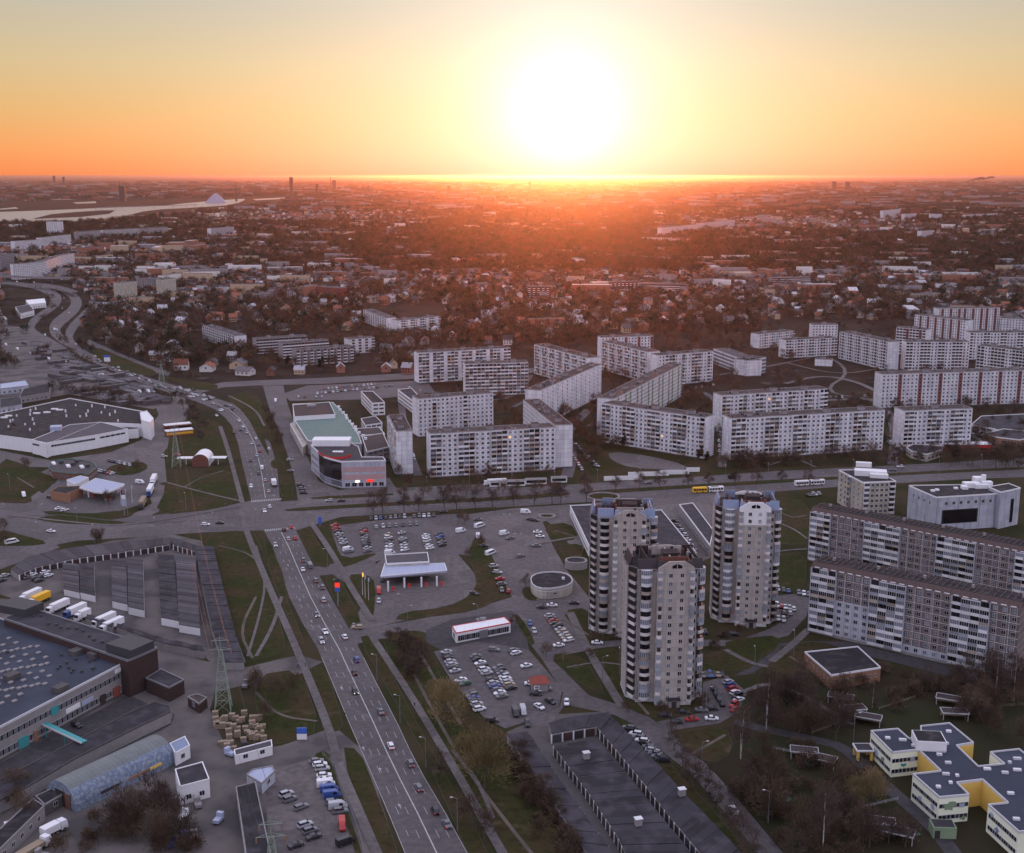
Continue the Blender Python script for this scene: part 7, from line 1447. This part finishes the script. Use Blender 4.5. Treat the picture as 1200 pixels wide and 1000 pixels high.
clump = [joinmesh([(b, (R_.uniform(-3, 3), R_.uniform(-3, 3)), R_.uniform(.8, 1.3)) for b in R_.sample([q[1] for q in FT], 3) for _ in range(2)], 'tree_clump', None) for _ in range(4)]
pts = []
while len(pts) < 8500:
    v = 300 + 132 * R_.random() ** 1.5; u = R_.uniform(-20, 1220)
    if blocked(u, v) and R_.random() < .97: continue
    p = G(u, v); 
    if any(abs(q[0] - p.x) < 7 and abs(q[1] - p.y) < 7 for q in used[:300]): continue
    pts.append(p)
scatter('garden_trees', full, pts, .65, 1.35, 5)
pts = []; 
RV = [(-60, 262), (0, 263), (100, 262), (190, 252), (300, 243), (350, 235), (350, 229), (250, 232), (0, 236), (-60, 236)]
while len(pts) < 11000:
    y = 2150 * (12000 / 2150) ** R_.random(); x = R_.uniform(-.5, .5) * y; u, v = PX((x, y, 0))
    if in_poly(u, v, RV): continue
    # woods gather in belts
    if sin(x * .0031 + 1.3) + sin(y * .0023 + x * .001) + R_.uniform(-1.6, 1.6) < -.4: continue
    pts.append(Vector((x, y, -1)))
scatter('far_woods', clump, pts, .9, 1.7, 9)
pts = []
for q, n in (([(845, 890), (900, 870), (985, 890), (1010, 950), (1070, 1010), (925, 1010), (850, 930)], 45), ([(900, 810), (960, 795), (1050, 785), (1200, 815), (1210, 850), (1100, 845), (1000, 850), (900, 860)], 45), ([(600, 880), (640, 930), (690, 1010), (650, 1010), (596, 900)], 40), ([(60, 1000), (130, 955), (225, 935), (230, 1000)], 30), ([(452, 750), (500, 760), (480, 800)], 25)):
    x0, x1, y0, y1 = min(p[0] for p in q), max(p[0] for p in q), min(p[1] for p in q), max(p[1] for p in q); c = 0
    while c < n:
        u, v = R_.uniform(x0, x1), R_.uniform(y0, y1)
        if in_poly(u, v, q): pts.append(G(u, v)); c += 1
scatter('undergrowth', [joinmesh([(a, (0, 0), 1), (b, (0, 0), 1)], 'thicket', None) for a, b in TREES['low']], pts, .5, 1.3, 31)
pts = []
for q, n in (([(860, 900), (985, 890), (1060, 940), (1070, 1010), (925, 1010)], 17), ([(1050, 790), (1200, 820), (1210, 850), (1130, 850)], 9), ([(880, 830), (1000, 800), (1000, 860), (900, 870)], 8), ([(1120, 850), (1210, 850), (1215, 880), (1160, 880)], 4), ([(500, 900), (560, 960), (600, 1000), (560, 1000)], 3)):
    x0, x1, y0, y1 = min(p[0] for p in q), max(p[0] for p in q), min(p[1] for p in q), max(p[1] for p in q); c = 0
    while c < n:
        u, v = R_.uniform(x0, x1), R_.uniform(y0, y1)
        if in_poly(u, v, q): pts.append(G(u, v)); c += 1
scatter('woodland', [joinmesh([(a, (0, 0), 1), (b, (0, 0), 1)], 'woodland_tree', None) for a, b in TREES['brown'] + TREES['purple'] ], pts, .6, 1.0, 51)
pts = []
while len(pts) < 1250:
    u, v = (R_.uniform(440, 1215), R_.uniform(374, 550)) if R_.random() < .68 else (R_.uniform(100, 500), R_.uniform(374, 438)); p = G(u, v)
    if u < 500 and blocked(u, v) and not any(a < u < c and b < v < d for a, b, c, d in BLK): continue
    if v > 428 and u < 700 and v < 456 and u < 640: continue
    if on_building(p.x, p.y) or in_poly(u, v, [(925, 424), (1034, 424), (1034, 470), (940, 462)]) or in_poly(u, v, [(706, 525), (830, 540), (830, 556), (700, 560)]) or (u < 500 and v > 450): continue
    pts.append(p)
scatter('courtyard_trees', [joinmesh([(a, (0, 0), 1), (b, (0, 0), 1)], 'courtyard_tree', None) for a, b in TREES['brown'] + TREES['purple']], pts, .45, .95, 41)
# house mass of the far suburb and old town, one object of simple roofed boxes
m = MB()
def far_house(p, a, w, l, h, wallm, roofm, gable):
    ca, sa = cos(a), sin(a); T = lambda x, y, z: (p.x + x * ca - y * sa, p.y + x * sa + y * ca, z)
    m.add([T(-l, -w, 0), T(l, -w, 0), T(l, w, 0), T(-l, w, 0), T(-l, -w, h), T(l, -w, h), T(l, w, h), T(-l, w, h)], [(0, 1, 5, 4), (1, 2, 6, 5), (2, 3, 7, 6), (3, 0, 4, 7)], wallm)
    if gable: m.add([T(-l, -w * 1.1, h), T(l, -w * 1.1, h), T(l, w * 1.1, h), T(-l, w * 1.1, h), T(-l, 0, h + w * .75), T(l, 0, h + w * .75)], [(0, 1, 5, 4), (2, 3, 4, 5), (1, 2, 5), (3, 0, 4)], roofm)
    else: m.add([T(-l, -w, h), T(l, -w, h), T(l, w, h), T(-l, w, h)], [(0, 1, 2, 3)], roofm)
n = 0
while n < 9500:
    y = 1350 * (9000 / 1350) ** R_.random(); x = R_.uniform(-.5, .5) * y; u, v = PX((x, y, 0))
    if in_poly(u, v, RV) or blocked(u, v) or (in_poly(u, v, SUB) and R_.random() < .93): continue
    if sin(x * .004 - 2) + sin(y * .003 + x * .0015 + 2) + R_.uniform(-1.5, 1.5) < -1.4: continue
    n += 1; p = Vector((x, y, 0)); big = R_.random() < (.03 + .09 * min(1, y / 5000)); wl = R_.choices(('house_white', 'house_tan', 'wall_grey', 'house_brick'), (1.6, 3, 4, 4))[0]; rf_ = R_.choices(('roof_ash', 'roof_pale', 'roof_rust', 'mansard_dark'), (6, 1, 4, 5))[0]
    if big: far_house(p, R_.choice((0, 0, pi / 2)) + R_.uniform(-.3, .3), 6.5, R_.uniform(12, 32), R_.choice((9, 12, 15, 15)), wl, R_.choice(('roof_ash', 'mansard_dark', 'roof_dark', 'roof_pale')), False)
    else: far_house(p, R_.uniform(0, 3.1), 4.2, R_.uniform(5, 7.5), R_.uniform(4, 7), wl, rf_, True)
struct('far_suburb_houses', m, 'stuff')
m = MB(); n = 0
while n < 5500:
    y = 6000 * (30000 / 6000) ** R_.random(); x = R_.uniform(-.5, .5) * y; u, v = PX((x, y, 0))
    if in_poly(u, v, RV): continue
    n += 1; far_house(Vector((x, y, 0)), R_.uniform(-.3, .3), R_.uniform(8, 18), R_.uniform(20, 70) * (y / 9000) ** .5, R_.choice((9, 12, 18, 22, 26)) * (.8 + y / 30000), R_.choice(('wall_grey', 'house_brick', 'house_brick', 'twig_purple', 'twig_purple', 'twig_brown')), R_.choice(('mansard_dark', 'mansard_dark', 'twig_purple')), False)
struct('far_town_blocks', m, 'stuff')
# car and shed clutter in the walled compound on the left
m = MB()
for k in range(330):
    u, v = R_.uniform(0, 195), R_.uniform(400, 474)
    if not in_poly(u, v, [(30, 402), (70, 412), (130, 440), (200, 468), (176, 478), (90, 462), (60, 440)]): continue
    p = G(u, v); far_house(p, radians(-40) + R_.choice((0, pi / 2)), 2.6, R_.uniform(3, 12), R_.uniform(2.2, 3.4), R_.choice(('wall_grey', 'concrete_dark', 'concrete_dark')), R_.choice(('roof_ash', 'roof_slate', 'roof_grey')), False)
struct('compound_sheds', m, 'stuff')
for k in range(26):
    u, v = R_.uniform(4, 186), 0
    v = 395 + u * .36 + R_.uniform(-2, 8)
    car(u, v, (1, .4), R_.choice(('white', 'white', 'silver', 'grey')), R_.choice(('car', 'van')), 'along the railway yard on the left')
PARK.sort(key=lambda q: -q[0]); far_cars = MB()
for i, (v, u, p, a, c, kind, place, z) in enumerate(PARK):
    if i < 285: car(u, v, (1, 0), c, kind, place, _now=True, _a=a)
    else:
        one = vehicle_proto(c, kind)[3]; ca, sa = cos(a), sin(a); o_ = len(far_cars.v)
        for q in one.vertices: x, y, zz = q.co; far_cars.v.append((p.x + x * ca - y * sa, p.y + x * sa + y * ca, zz + z))
        for f in one.polygons: far_cars.f.append([j + o_ for j in f.vertices]); far_cars.m.append(far_cars.mi(one.materials[f.material_index].name))
struct('distant_parked_cars', far_cars, 'stuff')
# skyline towers, spires and masts
for u, v, w, d, h, cat, lk in [(342, 229, 33, 25, 150, 'tower', 'wide dark office tower on the skyline'), (372, 231, 20, 20, 100, 'tower', 'slim dark tower with a tapering foot on the skyline'), (392, 226, 40, 25, 120, 'tower', 'dark office tower with a thin mast beside it'), (388, 226, 6, 6, 150, 'mast', 'thin mast beside the office tower'), (526, 229, 30, 26, 80, 'tower', 'hotel tower in the glow'), (144, 236, 40, 25, 95, 'tower', 'black bridge pylon block beyond the river'),
                              (64, 216, 45, 40, 160, 'tower', 'hazy pair-tower, taller of two'), (75, 217, 40, 40, 140, 'tower', 'hazy pair-tower, shorter of two'), (977, 225, 45, 30, 105, 'tower', 'hazy dark block on the right horizon'), (993, 225, 40, 30, 100, 'tower', 'second hazy dark block on the right horizon'), (808, 228, 60, 30, 50, 'tower', 'broad hazy block right of the glow'), (621, 224, 30, 30, 95, 'tower', 'faint tower under the sun'), (1072, 258, 30, 20, 45, 'tower', 'dark brick tower block in the right suburb'), (111, 250, 6, 6, 10, 'tower', 'x')]:
    if lk == 'x': continue
    p = G(u, v); r = empty('skyline_tower', p); MB().box(-w/2, w/2, -d/2, d/2, 0, h, 'metal_dark' if u not in (526, 1072) else 'wall_brick').build('shaft', r); MB().box(-w/2 * .8, w/2 * .8, -d/2 * .8, d/2 * .8, h, h * 1.05, 'metal_dark').build('crown', r); tag(r, cat, lk, '')
for u, v, h, lk in [(425, 228, 105, 'needle church spire, tallest of the old town'), (432, 228, 95, 'dark church tower beside the tallest spire'), (444, 228, 85, 'short dark spire right of the church tower'), (466, 214, 200, 'far thin television mast'), (478, 230, 65, 'small spire right of the television mast'), (277, 236, 120, 'thin bridge mast above the river'), (141, 236, 140, 'thin mast on the dark block'), (480, 244, 60, 'chapel spire in the town')]:
    p = G(u, v); r = empty('spire', p); MB().cyl(0, 0, 7, 6, 0, h * .4, 'metal_dark', 6).build('tower', r); MB().cyl(0, 0, 6, .4, h * .4, h, 'metal_dark', 6).build('spire_cone', r); tag(r, 'spire', lk, '')
# library-like glass hill, flyover bridge, chimneys with smoke
p = G(253, 238); r = empty('sloped_building', p); MB().add([(-70, -15, 0), (70, -15, 0), (70, 15, 0), (-70, 15, 0), (-5, -8, 60), (8, -8, 60), (8, 8, 60), (-5, 8, 60)], [(0, 1, 5, 4), (1, 2, 6, 5), (2, 3, 7, 6), (3, 0, 4, 7), (4, 5, 6, 7)], 'canopy_blue').build('glass_slope', r); tag(r, 'building', 'pale mountain-shaped glass building', 'beyond the river')
def deck(px, h, w, name, look, place, piers=4):
    P = [G(u, v, h) for u, v in smooth_line(px, 2)]; c = P[0].copy(); c.z = 0; r = empty(name, c); m = MB(); pr_ = MB()
    for a, b in zip(P, P[1:]):
        a, b = a - c, b - c; d = (b - a).normalized(); n_ = Vector((-d.y, d.x, 0)) * w / 2; z = Vector((0, 0, 1.4))
        m.add([a + n_, a - n_, b - n_, b + n_, a + n_ - z, a - n_ - z, b - n_ - z, b + n_ - z], [(0, 1, 2, 3)], 'asphalt'); m.add([a + n_, a - n_, b - n_, b + n_, a + n_ - z, a - n_ - z, b - n_ - z, b + n_ - z], [(5, 6, 2, 1), (0, 3, 7, 4), (7, 6, 5, 4)], 'concrete')
        for s in (1, -1): q = n_ * s; zz = Vector((0, 0, 1.1)); pr_.add([a + q, b + q, b + q + zz, a + q + zz, a + q * .97, b + q * .97, b + q * .97 + zz, a + q * .97 + zz], [(0, 1, 2, 3), (7, 6, 5, 4), (3, 2, 6, 7)], 'concrete')
    m.build('deck', r); pr_.build('parapet', r)
    for i in range(0, len(P), max(1, len(P) // piers)): q = P[i] - c; MB().cyl(q.x, q.y, 1.0, 1.0, 0, h - 1.4, 'concrete', 8).build('pier', r)
    tag(r, 'bridge', look, place)
deck([(-40, 322), (30, 325), (80, 326), (125, 325)], 8, 12, 'flyover', 'concrete flyover crossing above the carriageways', 'at the left edge', 8)
deck([(-30, 331), (40, 333), (70, 336), (88, 343)], 6, 8, 'slip_flyover', 'curved slip bridge with a sunlit parapet', 'below the flyover', 5)
deck([(112, 243.5), (150, 242), (200, 241), (230, 240)], 12, 16, 'river_bridge', 'long low river bridge on piers', 'over the far river', 6)
for u, v, h in ((1135, 217, 60), (1148, 216, 70)):
    p = G(u, v); r = empty('chimney', p); MB().cyl(0, 0, 8, 6, 0, h, 'metal_dark', 8).build('stack', r); tag(r, 'chimney', 'far factory chimney', 'on the right horizon')
    for k in range(7):
        q = MB(); a = Vector((k * 42 - 10, 0, h + 14 + k * 9 + (k % 2) * 8)); s = 20 + k * 5
        q.v = [(a.x + s * x * 1.6, a.y + s * y, a.z + s * z * .45) for x, y, z in [(1, 0, 0), (-1, 0, 0), (0, 1, 0), (0, -1, 0), (0, 0, 1), (0, 0, -1)]]; q.f = [[0, 2, 4], [2, 1, 4], [1, 3, 4], [3, 0, 4], [2, 0, 5], [1, 2, 5], [3, 1, 5], [0, 3, 5]]; q.m = [q.mi('roof_slate')] * 8
        if k == 0: sm_ = q
        else:
            o_ = len(sm_.v); sm_.v += q.v; sm_.f += [[i + o_ for i in f] for f in q.f]; sm_.m += [0] * 8
    struct('smoke', sm_, 'stuff').location = p
# ------------------------------------------------------------------ evening haze over the whole town
hm = bpy.data.materials.new('haze'); hm.use_nodes = True; t = hm.node_tree; t.nodes.clear()
vo = t.nodes.new('ShaderNodeVolumePrincipled'); mo = t.nodes.new('ShaderNodeOutputMaterial'); t.links.new(vo.outputs[0], mo.inputs['Volume'])
vo.inputs['Density'].default_value = HAZE; vo.inputs['Color'].default_value = (0.66, 0.56, 0.60, 1); vo.inputs['Anisotropy'].default_value = 0.89
hb = MB(); HX = 151000
hb.v = [(x, y, z) for z in (-1.0, 176.0) for y in (-1000, 201000) for x in (-HX, HX)]
hb.f = [(0, 1, 5, 4), (1, 3, 7, 5), (3, 2, 6, 7), (2, 0, 4, 6), (4, 5, 7, 6), (0, 2, 3, 1)]; hb.m = [0] * 6
me = bpy.data.meshes.new('haze'); me.from_pydata(hb.v, [], hb.f); me.materials.append(hm); hz = ob('haze', me); hz['kind'] = 'stuff'
# ------------------------------------------------------------------ labels made unique inside look-alike sets
ORD = ['first', 'second', 'third', 'fourth', 'fifth', 'sixth', 'seventh', 'eighth', 'ninth', 'tenth', 'eleventh', 'twelfth']
def ordn(i): return ORD[i] if i < 12 else f"{i+1}{'th' if 10 < (i+1) % 100 < 14 else {1: 'st', 2: 'nd', 3: 'rd'}.get((i+1) % 10, 'th')}"
bk = {}
for o_, look, place, px in ALL: bk.setdefault((look, place), []).append((px[0], px[1], o_))
for (look, place), L_ in bk.items():
    L_.sort(key=lambda q: (q[0], q[1]))
    for i, (u, v, o_) in enumerate(L_):
        if len(L_) == 1: o_['label'] = (look + ' ' + place).strip()
        elif place.startswith('#'): o_['label'] = (look + ' ' + place[1:]).strip()
        else: o_['label'] = f"{look}, {ordn(i)} from left {place}".strip()
